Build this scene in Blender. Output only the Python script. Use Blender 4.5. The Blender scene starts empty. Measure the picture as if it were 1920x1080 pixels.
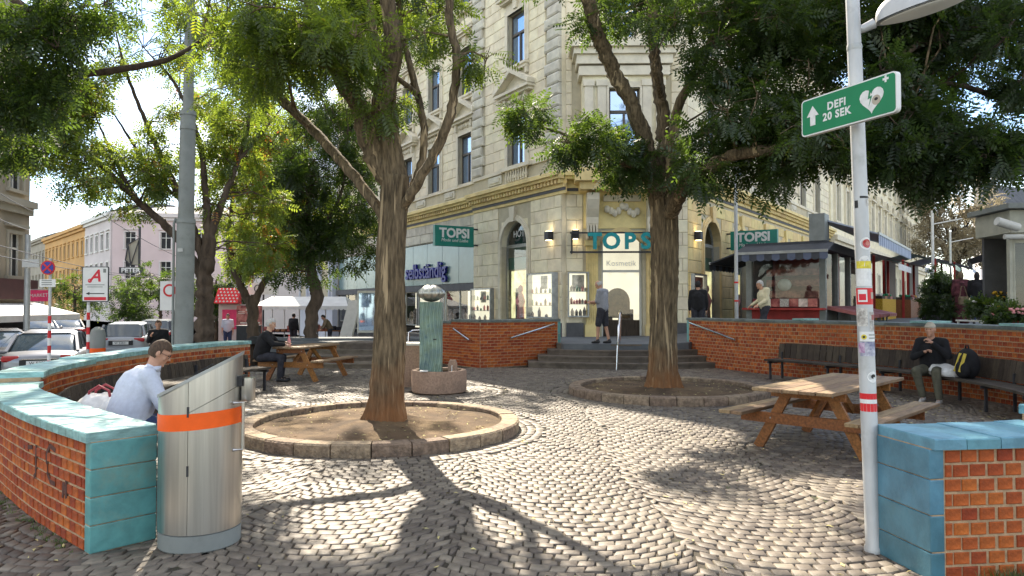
import bpy, math, random
import numpy as np
from mathutils import Vector, Matrix
PI = math.pi
SC = bpy.context.scene
COL = SC.collection
random.seed(7)
RNG = np.random.default_rng(7)

# ---------------------------------------------------------------- camera
FPX, CZ = 1350.0, 1.65
PITCH = math.atan(32 / FPX)
cam_d = bpy.data.cameras.new('camera')
cam = bpy.data.objects.new('camera', cam_d)
COL.objects.link(cam)
cam_d.sensor_width = 36
cam_d.lens = FPX / 1920 * 36
cam_d.clip_end = 2000
cam.location = (0, 0, CZ)
cam.rotation_euler = (PI / 2 + PITCH, 0, 0)
SC.camera = cam

# ---------------------------------------------------------------- light
SUN_AZ, SUN_EL = math.radians(-16.6), math.radians(42)     # azimuth from +Y towards +X
SUN_DIR = Vector((math.sin(SUN_AZ) * math.cos(SUN_EL), math.cos(SUN_AZ) * math.cos(SUN_EL), math.sin(SUN_EL)))
world = bpy.data.worlds.new('World')
SC.world = world
world.use_nodes = True
wn, wl = world.node_tree.nodes, world.node_tree.links
wn.clear()
w_out = wn.new('ShaderNodeOutputWorld')
w_bg = wn.new('ShaderNodeBackground')
w_sky = wn.new('ShaderNodeTexSky')
w_sky.sky_type = 'NISHITA'
w_sky.sun_disc = False
w_sky.sun_elevation = SUN_EL
w_sky.sun_rotation = SUN_AZ
w_sky.air_density = 1.0
w_sky.dust_density = 0.25
w_sky.ozone_density = 2.0
w_bg.inputs[1].default_value = 0.118
# thin broken cloud over the whole sky
w_tc = wn.new('ShaderNodeTexCoord')
w_map = wn.new('ShaderNodeMapping')
w_map.inputs['Scale'].default_value = (1, 1, 2.6)
w_no = wn.new('ShaderNodeTexNoise')
w_no.inputs['Scale'].default_value = 2.2
w_no.inputs['Detail'].default_value = 7
w_no.inputs['Roughness'].default_value = 0.6
w_rp = wn.new('ShaderNodeValToRGB')
w_rp.color_ramp.elements[0].position = 0.42
w_rp.color_ramp.elements[1].position = 0.66
w_mul = wn.new('ShaderNodeMath')
w_mul.operation = 'MULTIPLY'
w_mul.inputs[1].default_value = 0.75
w_mix = wn.new('ShaderNodeMix')
w_mix.data_type = 'RGBA'
w_mix.inputs[7].default_value = (9.2, 8.2, 6.7, 1)
wl.new(w_tc.outputs['Generated'], w_map.inputs[0])
wl.new(w_map.outputs[0], w_no.inputs[0])
wl.new(w_no.outputs[0], w_rp.inputs[0])
wl.new(w_rp.outputs[0], w_mul.inputs[0])
wl.new(w_mul.outputs[0], w_mix.inputs[0])
wl.new(w_sky.outputs[0], w_mix.inputs[6])
wl.new(w_mix.outputs[2], w_bg.inputs[0])
wl.new(w_bg.outputs[0], w_out.inputs[0])

sun_d = bpy.data.lights.new('sun', 'SUN')
sun_d.energy = 4.7
sun_d.angle = math.radians(0.5)
sun_d.color = (1.0, 0.885, 0.72)
sun = bpy.data.objects.new('sun', sun_d)
COL.objects.link(sun)
sun.rotation_euler = SUN_DIR.to_track_quat('Z', 'Y').to_euler()
sun.location = (0, 0, 40)
SC.view_settings.view_transform = 'Standard'
SC.view_settings.look = 'None'
SC.view_settings.gamma = 1
SC.view_settings.use_curve_mapping = False
SC.view_settings.exposure = 1.6
SC.cycles.max_bounces = 6
SC.cycles.diffuse_bounces = 3
SC.cycles.glossy_bounces = 3
SC.cycles.transmission_bounces = 4
SC.cycles.transparent_max_bounces = 8
SC.cycles.caustics_reflective = False
SC.cycles.caustics_refractive = False
SC.cycles.use_denoising = True

# ---------------------------------------------------------------- pixel helpers (photo is 1920 x 1080)
_c, _s = math.cos(PITCH), math.sin(PITCH)
def ray(px, py):
    a, b = (px - 960) / FPX, (540 - py) / FPX
    return (a, _c - b * _s, _s + b * _c)
def G(px, py, z=0.0):
    r = ray(px, py)
    t = (z - CZ) / r[2]
    return (r[0] * t, r[1] * t, z)
def D(px, py, y):
    r = ray(px, py)
    t = y / r[1]
    return (r[0] * t, y, CZ + r[2] * t)
def proj(p):
    x, y, z = p[0], p[1], p[2] - CZ
    dy = y * _c + z * _s
    dz = -y * _s + z * _c
    if dy < 0.05:
        return None
    return (960 + FPX * x / dy, 540 - FPX * dz / dy, dy)

# ---------------------------------------------------------------- materials
MATS = {}
def M(name, col, rough=0.75, var=0.16, scale=5.0, bump=0.0, bscale=40.0, metal=0.0, rv=0.0, col2=None, spec=0.35,
      stretch=(1, 1, 1), emit=0.0, detail=5, lo=0.35, hi=0.65, dirt=None, dscale=1.2, dlo=0.5, dhi=0.75):
    m = bpy.data.materials.new(name)
    MATS[name] = m
    m.use_nodes = True
    N, L = m.node_tree.nodes, m.node_tree.links
    b = N['Principled BSDF']
    b.inputs['Roughness'].default_value = rough
    b.inputs['Metallic'].default_value = metal
    b.inputs['Specular IOR Level'].default_value = spec
    tc = N.new('ShaderNodeTexCoord')
    mp = N.new('ShaderNodeMapping')
    mp.inputs['Scale'].default_value = stretch
    L.new(tc.outputs['Object'], mp.inputs[0])
    no = N.new('ShaderNodeTexNoise')
    no.inputs['Scale'].default_value = scale
    no.inputs['Detail'].default_value = detail
    no.inputs['Roughness'].default_value = 0.6
    L.new(mp.outputs[0], no.inputs[0])
    mr = N.new('ShaderNodeMapRange')
    mr.inputs[1].default_value, mr.inputs[2].default_value = lo, hi
    L.new(no.outputs[0], mr.inputs[0])
    mx = N.new('ShaderNodeMix')
    mx.data_type = 'RGBA'
    c1 = [max(0, c * (1 - var)) for c in col]
    c2 = list(col2) if col2 else [min(1, c * (1 + var)) for c in col]
    mx.inputs[6].default_value = (*c1, 1)
    mx.inputs[7].default_value = (*c2, 1)
    L.new(mr.outputs[0], mx.inputs[0])
    out = mx.outputs[2]
    if dirt:
        n2 = N.new('ShaderNodeTexNoise')
        n2.inputs['Scale'].default_value = dscale
        n2.inputs['Detail'].default_value = 8
        n2.inputs['Roughness'].default_value = 0.7
        L.new(tc.outputs['Object'], n2.inputs[0])
        r2 = N.new('ShaderNodeMapRange')
        r2.inputs[1].default_value, r2.inputs[2].default_value = dlo, dhi
        L.new(n2.outputs[0], r2.inputs[0])
        m2 = N.new('ShaderNodeMix')
        m2.data_type = 'RGBA'
        L.new(r2.outputs[0], m2.inputs[0])
        L.new(out, m2.inputs[6])
        m2.inputs[7].default_value = (*dirt, 1)
        out = m2.outputs[2]
    if rv:
        oi = N.new('ShaderNodeObjectInfo')
        at = N.new('ShaderNodeAttribute')
        at.attribute_name = 'tint'
        ad = N.new('ShaderNodeMath')
        ad.operation = 'ADD'
        L.new(oi.outputs['Random'], ad.inputs[0])
        L.new(at.outputs['Fac'], ad.inputs[1])
        fr = N.new('ShaderNodeMath')
        fr.operation = 'FRACT'
        L.new(ad.outputs[0], fr.inputs[0])
        r3 = N.new('ShaderNodeMapRange')
        r3.inputs[3].default_value, r3.inputs[4].default_value = 1 - rv, 1 + rv
        L.new(fr.outputs[0], r3.inputs[0])
        hs = N.new('ShaderNodeHueSaturation')
        L.new(r3.outputs[0], hs.inputs['Value'])
        f2 = N.new('ShaderNodeMath')
        f2.operation = 'MULTIPLY_ADD'
        f2.inputs[1].default_value, f2.inputs[2].default_value = 0.02, 0.49
        L.new(fr.outputs[0], f2.inputs[0])
        L.new(f2.outputs[0], hs.inputs['Hue'])
        L.new(out, hs.inputs['Color'])
        out = hs.outputs[0]
    L.new(out, b.inputs['Base Color'])
    if emit:
        L.new(out, b.inputs['Emission Color'])
        b.inputs['Emission Strength'].default_value = emit
    if bump:
        n3 = N.new('ShaderNodeTexNoise')
        n3.inputs['Scale'].default_value = bscale
        n3.inputs['Detail'].default_value = 6
        L.new(mp.outputs[0], n3.inputs[0])
        bp = N.new('ShaderNodeBump')
        bp.inputs['Strength'].default_value = bump
        bp.inputs['Distance'].default_value = 0.02
        L.new(n3.outputs[0], bp.inputs['Height'])
        L.new(bp.outputs[0], b.inputs['Normal'])
    return m

def M_leaf(name, col, trans, warm=None, wamt=0.0):
    m = bpy.data.materials.new(name)
    MATS[name] = m
    m.use_nodes = True
    N, L = m.node_tree.nodes, m.node_tree.links
    N.remove(N['Principled BSDF'])
    out = N['Material Output']
    at = N.new('ShaderNodeAttribute')
    at.attribute_name = 'tint'
    def ramp(c):
        r = N.new('ShaderNodeValToRGB')
        e = r.color_ramp.elements
        e[0].position, e[0].color = 0.0, (*[x * 0.55 for x in c], 1)
        e[1].position, e[1].color = 0.8, (*[min(1, x * 1.35) for x in c], 1)
        w = warm or [c[0] * 2.0, c[1] * 1.35, c[2] * 0.9]
        k = e.new(0.93)
        k.color = (*[min(1, x) for x in w], 1)
        L.new(at.outputs['Fac'], r.inputs[0])
        return r
    d = N.new('ShaderNodeBsdfDiffuse')
    t = N.new('ShaderNodeBsdfTranslucent')
    L.new(ramp(col).outputs[0], d.inputs[0])
    L.new(ramp(trans).outputs[0], t.inputs[0])
    mx = N.new('ShaderNodeMixShader')
    mx.inputs[0].default_value = 0.5
    L.new(d.outputs[0], mx.inputs[1])
    L.new(t.outputs[0], mx.inputs[2])
    g = N.new('ShaderNodeBsdfGlossy')
    g.inputs['Roughness'].default_value = 0.45
    m2 = N.new('ShaderNodeMixShader')
    m2.inputs[0].default_value = 0.04
    L.new(mx.outputs[0], m2.inputs[1])
    L.new(g.outputs[0], m2.inputs[2])
    L.new(m2.outputs[0], out.inputs[0])
    return m

def M_glass(name, tint=(0.9, 0.95, 0.95), refl=0.12, rough=0.02, top=0.55):
    m = bpy.data.materials.new(name)
    MATS[name] = m
    m.use_nodes = True
    N, L = m.node_tree.nodes, m.node_tree.links
    N.remove(N['Principled BSDF'])
    t = N.new('ShaderNodeBsdfTransparent')
    t.inputs[0].default_value = (*tint, 1)
    g = N.new('ShaderNodeBsdfGlossy')
    g.inputs['Roughness'].default_value = rough
    lw = N.new('ShaderNodeLayerWeight')
    lw.inputs[0].default_value = 0.2
    mr = N.new('ShaderNodeMapRange')
    mr.inputs[3].default_value, mr.inputs[4].default_value = refl, top
    L.new(lw.outputs['Facing'], mr.inputs[0])
    mx = N.new('ShaderNodeMixShader')
    L.new(mr.outputs[0], mx.inputs[0])
    L.new(t.outputs[0], mx.inputs[1])
    L.new(g.outputs[0], mx.inputs[2])
    L.new(mx.outputs[0], N['Material Output'].inputs[0])
    return m

M('cobble', (0.146, 0.122, 0.096), 0.60, 0.26, 9, 0.14, 50, rv=0.34, dirt=(0.085, 0.07, 0.05), dscale=0.9, dlo=0.52, dhi=0.8, spec=0.42)
M('joint_soil', (0.055, 0.047, 0.035), 0.95, 0.4, 14, 0.5, 90, dirt=(0.05, 0.07, 0.02), dscale=2, dlo=0.55, dhi=0.7)
M('asphalt', (0.06, 0.06, 0.062), 0.9, 0.2, 3, 0.3, 120)
M('terrace_paving', (0.12, 0.13, 0.14), 0.8, 0.15, 2, 0.3, 60)
M('sidewalk', (0.24, 0.23, 0.22), 0.85, 0.15, 1.5, 0.3, 60)
M('brick', (0.36, 0.078, 0.018), 0.8, 0.3, 11, 0.4, 60, rv=0.27, dirt=(0.16, 0.055, 0.025), dscale=2.2, dlo=0.55, dhi=0.85)
M('mortar', (0.44, 0.30, 0.18), 0.95, 0.2, 20, 0.4, 90, dirt=(0.20, 0.13, 0.09), dscale=1.6, dlo=0.52, dhi=0.8)
M('coping_green', (0.22, 0.40, 0.38), 0.42, 0.3, 7, 0.25, 30, rv=0.16, dirt=(0.14, 0.20, 0.17), dscale=3.5, dlo=0.55, dhi=0.8, spec=0.5, stretch=(1, 1, 3))
M('coping_blue', (0.11, 0.27, 0.34), 0.4, 0.25, 6, 0.2, 30, rv=0.12, dirt=(0.10, 0.16, 0.16), dscale=3, dlo=0.58, dhi=0.8, spec=0.5)
M('tile_teal', (0.10, 0.29, 0.28), 0.35, 0.2, 5, 0.15, 30, rv=0.22, dirt=(0.17, 0.27, 0.22), dscale=4, dlo=0.48, dhi=0.75, spec=0.5)
M('tile_blue', (0.075, 0.195, 0.265), 0.35, 0.2, 5, 0.15, 30, rv=0.2, dirt=(0.09, 0.2, 0.22), dscale=3.5, dlo=0.56, dhi=0.78, spec=0.5)
M('coping_dark', (0.13, 0.15, 0.14), 0.6, 0.3, 5, 0.3, 40, rv=0.2)
M('kerb_granite', (0.27, 0.20, 0.135), 0.85, 0.35, 16, 0.9, 38, rv=0.25, dirt=(0.13, 0.095, 0.07), dscale=6, dlo=0.5, dhi=0.7)
M('soil', (0.095, 0.06, 0.032), 0.95, 0.35, 3, 0.8, 40, dirt=(0.22, 0.15, 0.075), dscale=2, dlo=0.48, dhi=0.75)
M('step_stone', (0.14, 0.115, 0.09), 0.85, 0.3, 5, 0.5, 50, rv=0.15, dirt=(0.10, 0.085, 0.07), dscale=2.5, dlo=0.5, dhi=0.75)
M('bench_wood', (0.055, 0.040, 0.028), 0.8, 0.35, 5, 0.3, 40, rv=0.35, stretch=(6, 6, 0.6))  # wood darkened so the colour carries the shade on the bench
M('seat_wood', (0.055, 0.044, 0.034), 0.8, 0.35, 5, 0.3, 40, rv=0.3)  # seat colour lowered likewise to stand in for shade
M('table_wood', (0.27, 0.11, 0.03), 0.55, 0.35, 4, 0.2, 30, rv=0.2, stretch=(1, 9, 9), spec=0.4)
M('table_top_wood', (0.25, 0.17, 0.095), 0.65, 0.3, 4, 0.2, 30, rv=0.2, stretch=(1, 9, 9))
M('dark_metal', (0.05, 0.05, 0.055), 0.5, 0.2, 8, metal=0.4)
M('steel', (0.62, 0.61, 0.58), 0.3, 0.12, 3, metal=1.0, stretch=(9, 9, 0.25), bump=0.05, bscale=12)
M('steel_dull', (0.36, 0.37, 0.36), 0.5, 0.15, 6, metal=0.7)
M('orange_band', (0.90, 0.12, 0.008), 0.45, 0.08, 8)
M('galvanised', (0.46, 0.47, 0.47), 0.5, 0.14, 5, metal=0.35, dirt=(0.30, 0.30, 0.28), dscale=3, dlo=0.55, dhi=0.75, stretch=(1, 1, 0.4))
M('mast_paint', (0.23, 0.25, 0.24), 0.55, 0.15, 4, 0.1, 20, dirt=(0.15, 0.16, 0.15), dscale=2)
M('white_paint', (0.75, 0.75, 0.73), 0.5, 0.06, 4)
M('white_sticker', (0.72, 0.72, 0.70), 0.5, 0.1, 25)
M('red_paint', (0.60, 0.02, 0.025), 0.45, 0.1, 5)
M('sign_green', (0.006, 0.20, 0.075), 0.4, 0.05, 4)
M('sign_blue', (0.03, 0.04, 0.30), 0.45, 0.1, 4)
M('sign_red', (0.62, 0.02, 0.04), 0.45, 0.08, 4)
M('topsi_green', (0.012, 0.20, 0.155), 0.4, 0.08, 4)
M('topsi_letter', (0.02, 0.28, 0.30), 0.4, 0.12, 8)
M('letter_blue', (0.02, 0.02, 0.25), 0.4, 0.1, 6)
M('pink_paint', (0.75, 0.05, 0.16), 0.5, 0.1, 5)
M('bronze', (0.27, 0.37, 0.29), 0.55, 0.35, 6, 0.2, 30, metal=0.25, dirt=(0.13, 0.20, 0.22), dscale=3, dlo=0.45, dhi=0.65)
M('granite_pink', (0.33, 0.22, 0.155), 0.75, 0.2, 30, 0.2, 80, dirt=(0.20, 0.14, 0.10), dscale=3)
M('water', (0.06, 0.05, 0.03), 0.06, 0.1, 4, 0.15, 12, spec=0.6)
M('stone_cream', (0.79, 0.715, 0.53), 0.85, 0.10, 2.5, 0.25, 50, rv=0.05, dirt=(0.58, 0.50, 0.35), dscale=0.9, dlo=0.52, dhi=0.8)
M('stone_joint', (0.50, 0.45, 0.33), 0.9, 0.1, 3, 0.2, 40)
M('stone_grey', (0.58, 0.55, 0.46), 0.85, 0.14, 3, 0.3, 45, rv=0.07, dirt=(0.42, 0.40, 0.34), dscale=1.2, dlo=0.5, dhi=0.75)
M('stone_trim', (0.72, 0.66, 0.52), 0.85, 0.12, 3, 0.2, 45, dirt=(0.48, 0.43, 0.34), dscale=1.5, dlo=0.52, dhi=0.75)
M('stone_yellow', (0.76, 0.60, 0.29), 0.85, 0.10, 2.5, 0.2, 45, rv=0.05, dirt=(0.47, 0.37, 0.2), dscale=1.1, dlo=0.52, dhi=0.78)
M('plinth_dark', (0.10, 0.10, 0.105), 0.7, 0.15, 3, 0.2, 40)
M('window_frame', (0.10, 0.085, 0.07), 0.5, 0.1, 5)
M('white_frame', (0.62, 0.61, 0.56), 0.5, 0.06, 5)
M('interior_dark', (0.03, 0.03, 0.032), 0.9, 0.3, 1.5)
M('fascia_teal', (0.16, 0.26, 0.27), 0.25, 0.1, 1.2, spec=0.6)
M('shop_warm_glow', (0.95, 0.72, 0.38), 0.8, 0.45, 2.2, emit=0.45, detail=3)  # emission stands in for the lighting inside the shop
M('shop_pale_glow', (0.92, 0.83, 0.64), 0.8, 0.10, 0.8, emit=0.38, detail=2)  # panels glow by themselves in place of shop lighting
M('lamp_glow', (1.0, 0.8, 0.45), 0.8, 0.02, 2, emit=2.0)
M('shop_goods', (0.35, 0.30, 0.28), 0.7, 0.8, 7, rv=0.3)
M('poster_red', (0.40, 0.03, 0.05), 0.5, 0.6, 4, col2=(0.65, 0.25, 0.2))
M('poster_pale', (0.65, 0.55, 0.48), 0.5, 0.4, 5)
M('awning_dark', (0.06, 0.065, 0.075), 0.8, 0.15, 4)
M('awning_light', (0.42, 0.47, 0.56), 0.8, 0.1, 4)
M('awning_stripe', (0.11, 0.13, 0.19), 0.8, 0.1, 4)
M('canvas_white', (0.70, 0.70, 0.68), 0.8, 0.08, 2)
M('kiosk_grey', (0.22, 0.235, 0.22), 0.55, 0.12, 4)
M('kiosk_cream', (0.42, 0.41, 0.33), 0.6, 0.12, 4)
M('counter_red', (0.34, 0.03, 0.025), 0.55, 0.2, 4)
M('tray_red', (0.36, 0.12, 0.11), 0.6, 0.2, 4)
M('asphalt_dark', (0.035, 0.035, 0.038), 0.85, 0.2, 4)
M('car_silver', (0.24, 0.25, 0.275), 0.3, 0.04, 3, metal=0.5, spec=0.4)
M('car_dark', (0.04, 0.045, 0.055), 0.22, 0.05, 3, metal=0.2, spec=0.6)
M('car_white', (0.34, 0.36, 0.39), 0.25, 0.03, 3, spec=0.6)
M('car_glass', (0.05, 0.075, 0.10), 0.05, 0.1, 3, spec=1.0, metal=0.35)
M('tail_red', (0.38, 0.01, 0.015), 0.2, 0.1, 10, spec=0.6)
M('rubber', (0.02, 0.02, 0.021), 0.85, 0.2, 10)
M('chrome', (0.7, 0.7, 0.7), 0.15, 0.05, 4, metal=1.0)
M('skin', (0.46, 0.25, 0.165), 0.55, 0.12, 12, spec=0.4)
M('skin_pale', (0.52, 0.32, 0.23), 0.55, 0.10, 12, spec=0.4)
M('hair_brown', (0.07, 0.042, 0.025), 0.7, 0.4, 60, stretch=(1, 1, 0.3))
M('hair_grey', (0.42, 0.41, 0.39), 0.7, 0.25, 60)
M('hair_black', (0.015, 0.012, 0.012), 0.7, 0.3, 60)
M('shirt_blue', (0.52, 0.56, 0.65), 0.85, 0.06, 30, 0.55, 9)
M('shirt_grey', (0.26, 0.27, 0.30), 0.85, 0.1, 20, 0.15, 25)
M('cloth_black', (0.012, 0.012, 0.014), 0.9, 0.3, 10, 0.2, 20)
M('cloth_cream', (0.62, 0.56, 0.38), 0.9, 0.08, 8, 0.3, 15)
M('cloth_dark', (0.035, 0.035, 0.045), 0.9, 0.3, 10, 0.2, 20)
M('cloth_olive', (0.10, 0.095, 0.065), 0.9, 0.3, 10, 0.2, 20)
M('cloth_plum', (0.09, 0.028, 0.035), 0.9, 0.6, 9, 0.3, 15)
M('cloth_brown', (0.16, 0.12, 0.075), 0.9, 0.3, 9, 0.2, 15)
M('cap_beige', (0.45, 0.40, 0.32), 0.9, 0.1, 15)
M('denim', (0.04, 0.06, 0.13), 0.9, 0.2, 15)
M('shoe_pale', (0.50, 0.48, 0.45), 0.7, 0.2, 15)
M('paper_white', (0.72, 0.71, 0.68), 0.7, 0.15, 8)
M('bag_red', (0.28, 0.04, 0.05), 0.6, 0.3, 10)
M('bag_yellow', (0.55, 0.42, 0.06), 0.6, 0.2, 10)
M('black_plastic', (0.02, 0.02, 0.022), 0.45, 0.2, 8)
M('bark_dark', (0.085, 0.062, 0.045), 0.92, 0.4, 7, 0.8, 22, stretch=(1, 1, 0.2))
M('house_orange', (0.60, 0.36, 0.13), 0.85, 0.08, 0.3)
M('house_white', (0.62, 0.57, 0.55), 0.85, 0.06, 0.3)
M('house_pink', (0.62, 0.50, 0.49), 0.85, 0.06, 0.3)
M('house_grey', (0.36, 0.33, 0.26), 0.85, 0.12, 0.4)
M('house_beige', (0.33, 0.285, 0.215), 0.85, 0.15, 0.6, 0.2, 10)
M('arcade_white', (0.58, 0.61, 0.68), 0.8, 0.08, 0.6)
M('roof_slate', (0.09, 0.095, 0.105), 0.7, 0.2, 2)
M('shop_dark_red', (0.05, 0.018, 0.018), 0.6, 0.2, 2)
M('litter', (0.42, 0.36, 0.16), 0.85, 0.35, 20, rv=0.45)
M('flower_white', (0.70, 0.68, 0.64), 0.8, 0.1, 20)
M('flower_pink', (0.70, 0.30, 0.30), 0.8, 0.25, 20)
M('flower_yellow', (0.55, 0.33, 0.03), 0.8, 0.3, 20)
M('pavers_line', (0.7, 0.7, 0.7), 0.7)
def M_bark(name):
    m = M(name, (0.125, 0.093, 0.055), 0.92, 0.6, 24, 1.0, 26, stretch=(1, 1, 0.15), detail=8)
    N, L = m.node_tree.nodes, m.node_tree.links
    b = N['Principled BSDF']
    src = b.inputs['Base Color'].links[0].from_socket
    tc = N.new('ShaderNodeTexCoord')
    # long pale strips of inner bark
    mp = N.new('ShaderNodeMapping'); mp.inputs['Scale'].default_value = (11, 11, 0.75)
    L.new(tc.outputs['Object'], mp.inputs[0])
    no = N.new('ShaderNodeTexNoise'); no.inputs['Scale'].default_value = 1.0; no.inputs['Detail'].default_value = 4; no.inputs['Distortion'].default_value = 0.8
    L.new(mp.outputs[0], no.inputs[0])
    mr = N.new('ShaderNodeMapRange'); mr.inputs[1].default_value, mr.inputs[2].default_value = 0.60, 0.66
    L.new(no.outputs[0], mr.inputs[0])
    mu = N.new('ShaderNodeMath'); mu.operation = 'MULTIPLY'; mu.inputs[1].default_value = 0.8
    L.new(mr.outputs[0], mu.inputs[0])
    mx = N.new('ShaderNodeMix'); mx.data_type = 'RGBA'
    L.new(mu.outputs[0], mx.inputs[0]); L.new(src, mx.inputs[6]); mx.inputs[7].default_value = (0.46, 0.35, 0.21, 1)
    # splash zone: reddish soil stain on the lowest half metre or so
    sx = N.new('ShaderNodeSeparateXYZ'); L.new(tc.outputs['Object'], sx.inputs[0])
    n2 = N.new('ShaderNodeTexNoise'); n2.inputs['Scale'].default_value = 3; L.new(tc.outputs['Object'], n2.inputs[0])
    ad = N.new('ShaderNodeMath'); ad.operation = 'MULTIPLY_ADD'; ad.inputs[1].default_value = -1.2; L.new(n2.outputs[0], ad.inputs[0]); L.new(sx.outputs['Z'], ad.inputs[2])
    r2 = N.new('ShaderNodeMapRange'); r2.inputs[1].default_value, r2.inputs[2].default_value, r2.inputs[3].default_value, r2.inputs[4].default_value = -0.55, 0.25, 0.85, 0.0
    L.new(ad.outputs[0], r2.inputs[0])
    m2 = N.new('ShaderNodeMix'); m2.data_type = 'RGBA'; m2.blend_type = 'MIX'
    L.new(r2.outputs[0], m2.inputs[0]); L.new(mx.outputs[2], m2.inputs[6]); m2.inputs[7].default_value = (0.24, 0.105, 0.038, 1)
    L.new(m2.outputs[2], b.inputs['Base Color'])
M_bark('bark')
M_leaf('leaf_green', (0.038, 0.066, 0.014), (0.26, 0.36, 0.03))
M_leaf('leaf_dark', (0.030, 0.056, 0.014), (0.11, 0.18, 0.018))
M_leaf('leaf_mixed', (0.055, 0.09, 0.02), (0.32, 0.42, 0.04), warm=(0.42, 0.15, 0.03))
M_leaf('leaf_deep', (0.024, 0.046, 0.013), (0.075, 0.13, 0.016))
M_leaf('leaf_pale', (0.32, 0.26, 0.15), (0.38, 0.33, 0.22), warm=(0.5, 0.44, 0.33))
M_leaf('grass_blade', (0.06, 0.11, 0.02), (0.16, 0.28, 0.03))
M_glass('shop_glass', (0.88, 0.92, 0.90), 0.07)
M_glass('kiosk_glass', (0.78, 0.80, 0.78), 0.05, top=0.2)
def M_mirror_glass(name):
    m = bpy.data.materials.new(name)
    MATS[name] = m
    m.use_nodes = True
    N, L = m.node_tree.nodes, m.node_tree.links
    b = N['Principled BSDF']
    b.inputs['Base Color'].default_value = (0.36, 0.50, 0.72, 1)  # blue of the reflected sky is put into the pane colour
    b.inputs['Metallic'].default_value = 0.75
    b.inputs['Roughness'].default_value = 0.04
    tc = N.new('ShaderNodeTexCoord')
    no = N.new('ShaderNodeTexNoise')
    no.inputs['Scale'].default_value = 1.3
    L.new(tc.outputs['Object'], no.inputs[0])
    bp = N.new('ShaderNodeBump')
    bp.inputs['Strength'].default_value = 0.08
    L.new(no.outputs[0], bp.inputs['Height'])
    L.new(bp.outputs[0], b.inputs['Normal'])
M_mirror_glass('window_glass')

# ---------------------------------------------------------------- object helpers
def tag(o, label=None, cat=None, group=None, kind=None):
    if label: o['label'] = label
    if cat: o['category'] = cat
    if group: o['group'] = group
    if kind: o['kind'] = kind
    return o
def thing(name, label, cat, loc=(0, 0, 0), rotz=0.0, group=None):
    o = bpy.data.objects.new(name, None)
    o.empty_display_size = 0.2
    COL.objects.link(o)
    o.location = loc
    o.rotation_euler = (0, 0, rotz)
    return tag(o, label, cat, group)
def copy_tree(o, parent=None):
    c = o.copy()
    COL.objects.link(c)
    if parent is not None:
        c.parent = parent
    for ch in [x for x in KIDS.get(o.name, [])]:
        copy_tree(ch, c)
    return c
KIDS = {}
def root_of(o):
    x, y, z = 0.0, 0.0, 0.0
    while o is not None:
        x += o.location[0]; y += o.location[1]; z += o.location[2]
        o = o.parent
    return (x, y, z)
def link(name, me, parent=None, mat=None, local=False):
    o = bpy.data.objects.new(name, me)
    COL.objects.link(o)
    if mat is not None:
        for m in (mat if isinstance(mat, (list, tuple)) else [mat]):
            me.materials.append(MATS[m] if isinstance(m, str) else m)
    if parent is not None:
        o.parent = parent
        KIDS.setdefault(parent.name, []).append(o)
    return o

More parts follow.
